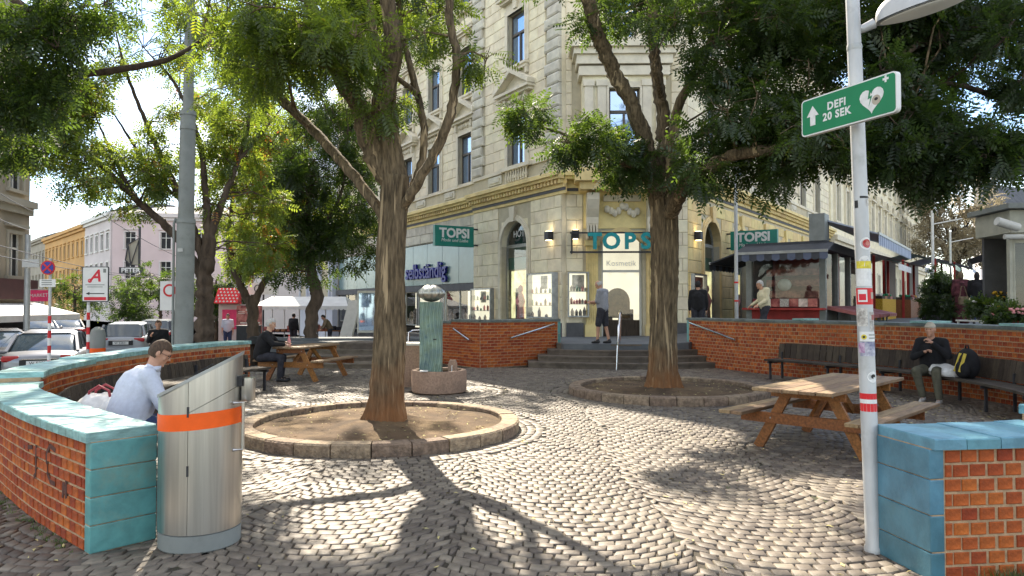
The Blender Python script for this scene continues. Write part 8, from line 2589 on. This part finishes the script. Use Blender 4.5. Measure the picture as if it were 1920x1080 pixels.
# seated reader on the left bench, seen from behind
(x, y), (dx, dy) = LW.at(2.05, -.50)
person('seated person in a light blue shirt and glasses, reading on the left bench', (x + .02, y, -.05), face(.80, .60),
       pose(SIT, chest=(0, .10, .90), neck=(0, .20, 1.10), head=(0, .275, 1.235), shL=(-.20, .14, 1.03), shR=(.20, .14, 1.03), elL=(-.29, .25, .76), elR=(.29, .25, .76), wrL=(-.10, .47, .70), wrR=(.10, .47, .70), pelvis=(0, -.02, .57)),
       top='shirt_blue', bottom='denim', hair='hair_brown', long=False, bulk=1.30, headdir=(.25, .8, -.50), glasses=True, voxel=.011, collar=True)
# diner in black at the back left table
person('person in black clothes eating at the back left picnic table', (-5.42, 15.55, .0), face(.97, .15),
       pose(SIT, chest=(0, .10, .90), neck=(0, .17, 1.08), head=(0, .21, 1.24), shL=(-.2, .12, 1.02), shR=(.2, .12, 1.02), elL=(-.26, .30, .82), elR=(.26, .30, .82), wrL=(-.12, .50, .83), wrR=(.12, .52, .80)),
       hair='hair_grey', headdir=(0, .9, -.25), skin='skin_pale', bulk=1.08)
# capped eater on the right bench
(x, y), _ = RW.at(s_at_y(RW, 12.75), .82)
person('person in a beige cap and black jacket eating on the right bench', (x, y, -.02), face(-.72, -.70),
       pose(SIT, head=(0, .13, 1.25), elL=(-.28, .16, .80), wrL=(-.06, .24, 1.02), elR=(.25, .20, .76), wrR=(.06, .27, .86), knL=(-.16, .42, .53), knR=(.14, .45, .54), anR=(.06, .36, .10), anL=(-.22, .48, .09)),
       top='cloth_black', bottom='cloth_olive', cap='cap_beige', shoe='shoe_pale', hair='hair_grey', bulk=1.08, headdir=(0, 1, -.12), curlL=1.3, curlR=1.2)
m = MB(); 
# visitor on the steps
c = G(1131, 645, .6)
person('person in a grey T-shirt and dark shorts standing at the top of the steps', (c[0], c[1] + .1, .61), face(-.75, .55),
       pose(STAND, chest=(0, .03, 1.27), neck=(0, .06, 1.45), head=(0, .12, 1.59), elL=(-.22, .05, 1.14), wrL=(-.12, .29, 1.12), elR=(.23, .03, 1.13), wrR=(.10, .27, 1.10), anL=(-.11, .10, .09), anR=(.11, -.13, .09), knR=(.10, -.03, .5), knL=(-.10, .08, .5)),
       top='shirt_grey', bottom='cloth_dark', long=False, shorts=True, hair='hair_grey', hairmode='bald', headdir=(0, .85, -.5), scale=1.0, hand_dirs={'L': ((0.2, 1, 0), (1, 0, -.2)), 'R': ((-.2, 1, 0), (-1, 0, -.2))})
c = D(1309, 590, 21.2)
person('person in a black sweater seen from behind at the shop window', (c[0], 21.2, .62), face(.2, .98), STAND, hair='hair_black', bulk=1.12, headdir=(0, 1, 0))
c = D(1434, 590, 20.2)
person('white-haired person in a cream jacket walking along the kiosk', (c[0], 20.2, .70), face(-.96, -.1),
       pose(STAND, chest=(0, .05, 1.26), neck=(0, .09, 1.43), head=(0, .14, 1.57), elL=(-.22, .05, 1.12), elR=(.22, .07, 1.12), wrL=(-.2, .30, .98), wrR=(.2, .32, .97), anL=(-.1, .22, .10), anR=(.1, -.2, .12), knL=(-.1, .14, .5), knR=(.1, -.03, .5)),
       top='cloth_cream', bottom='cloth_dark', hair='hair_grey', headdir=(0, 1, -.2), scale=.97, bulk=1.05, female=True)
c = D(1803, 600, 22.6)
p1 = person('person in a long plum patterned dress and headscarf carrying a bag in the market lane', (c[0], 22.6, terrace_z(c[0], 22.6)), face(.3, .95), pose(STAND, elR=(.25, .05, 1.12), wrR=(.22, .22, 1.0)),
       top='cloth_plum', bottom='cloth_plum', skirt=(.08, .25), hair='cloth_brown', hairmode='long', headdir=(0, 1, 0), scale=.95, bulk=1.1)
c2 = D(1833, 600, 22.2)
person('person in dark blue jeans and black top next to the one in the plum dress', (c2[0], 22.2, terrace_z(c2[0], 22.2)), face(.5, .85), pose(STAND, elR=(.26, .1, 1.14), wrR=(.2, .33, 1.08)), bottom='denim', hair='hair_black', hairmode='long', scale=.93, headdir=(.2, 1, -.1))
b_ = D(1806, 562, 22.3)
r = thing('shoulder_bag', 'pale brown shoulder bag of the person in the plum dress', 'bag', b_)
m = MB(); m.box(b_[0] - .15, b_[0] + .15, 22.22, 22.34, b_[2] - .16, b_[2] + .1); o = m.build('pouch', 'cloth_brown', r); o.modifiers.new('bevel', 'BEVEL').width = .03
m = MB(); m.tube([(b_[0] - .12, 22.28, b_[2] + .1), (b_[0] - .05, 22.3, b_[2] + .42), (b_[0] + .05, 22.32, b_[2] + .42), (b_[0] + .12, 22.28, b_[2] + .1)], .012, 6); m.build('strap', 'cloth_brown', r)
# people at street level on the left
c = D(297, 620, 20)
person('person in black walking in the street left of the mast', (c[0], 20.0, STREET_Z), face(.3, -.95), pose(STAND, anL=(-.1, .2, .1), anR=(.1, -.2, .12), knL=(-.1, .13, .5), elR=(.24, .05, 1.15), wrR=(.16, .2, 1.3)), hair='hair_brown')
c = D(548, 600, 36)
person('person in a dark coat standing under the left half of the market tent', (c[0], 36.2, STREET_Z), face(.3, .95), STAND, hair='hair_black', bulk=1.1, scale=1.0)
c = D(616, 600, 36)
person('person in a brownish jacket bending over the right market table', (c[0], 36.3, STREET_Z), face(-.8, -.4), pose(STAND, chest=(0, .15, 1.25), neck=(0, .26, 1.42), head=(0, .34, 1.54), shL=(-.185, .2, 1.37), shR=(.185, .2, 1.37), elL=(-.22, .3, 1.1), elR=(.22, .3, 1.1), wrL=(-.15, .45, .95), wrR=(.15, .45, .95)), top='cloth_brown', hair='hair_black', headdir=(0, .8, -.5))
c = D(427, 610, 34)
person('person in a light blue shirt beside the snack booth', (c[0], 34, STREET_Z), face(.3, -.9), STAND, top='shirt_blue', bottom='denim', long=False, hair='hair_black')
finish_people()
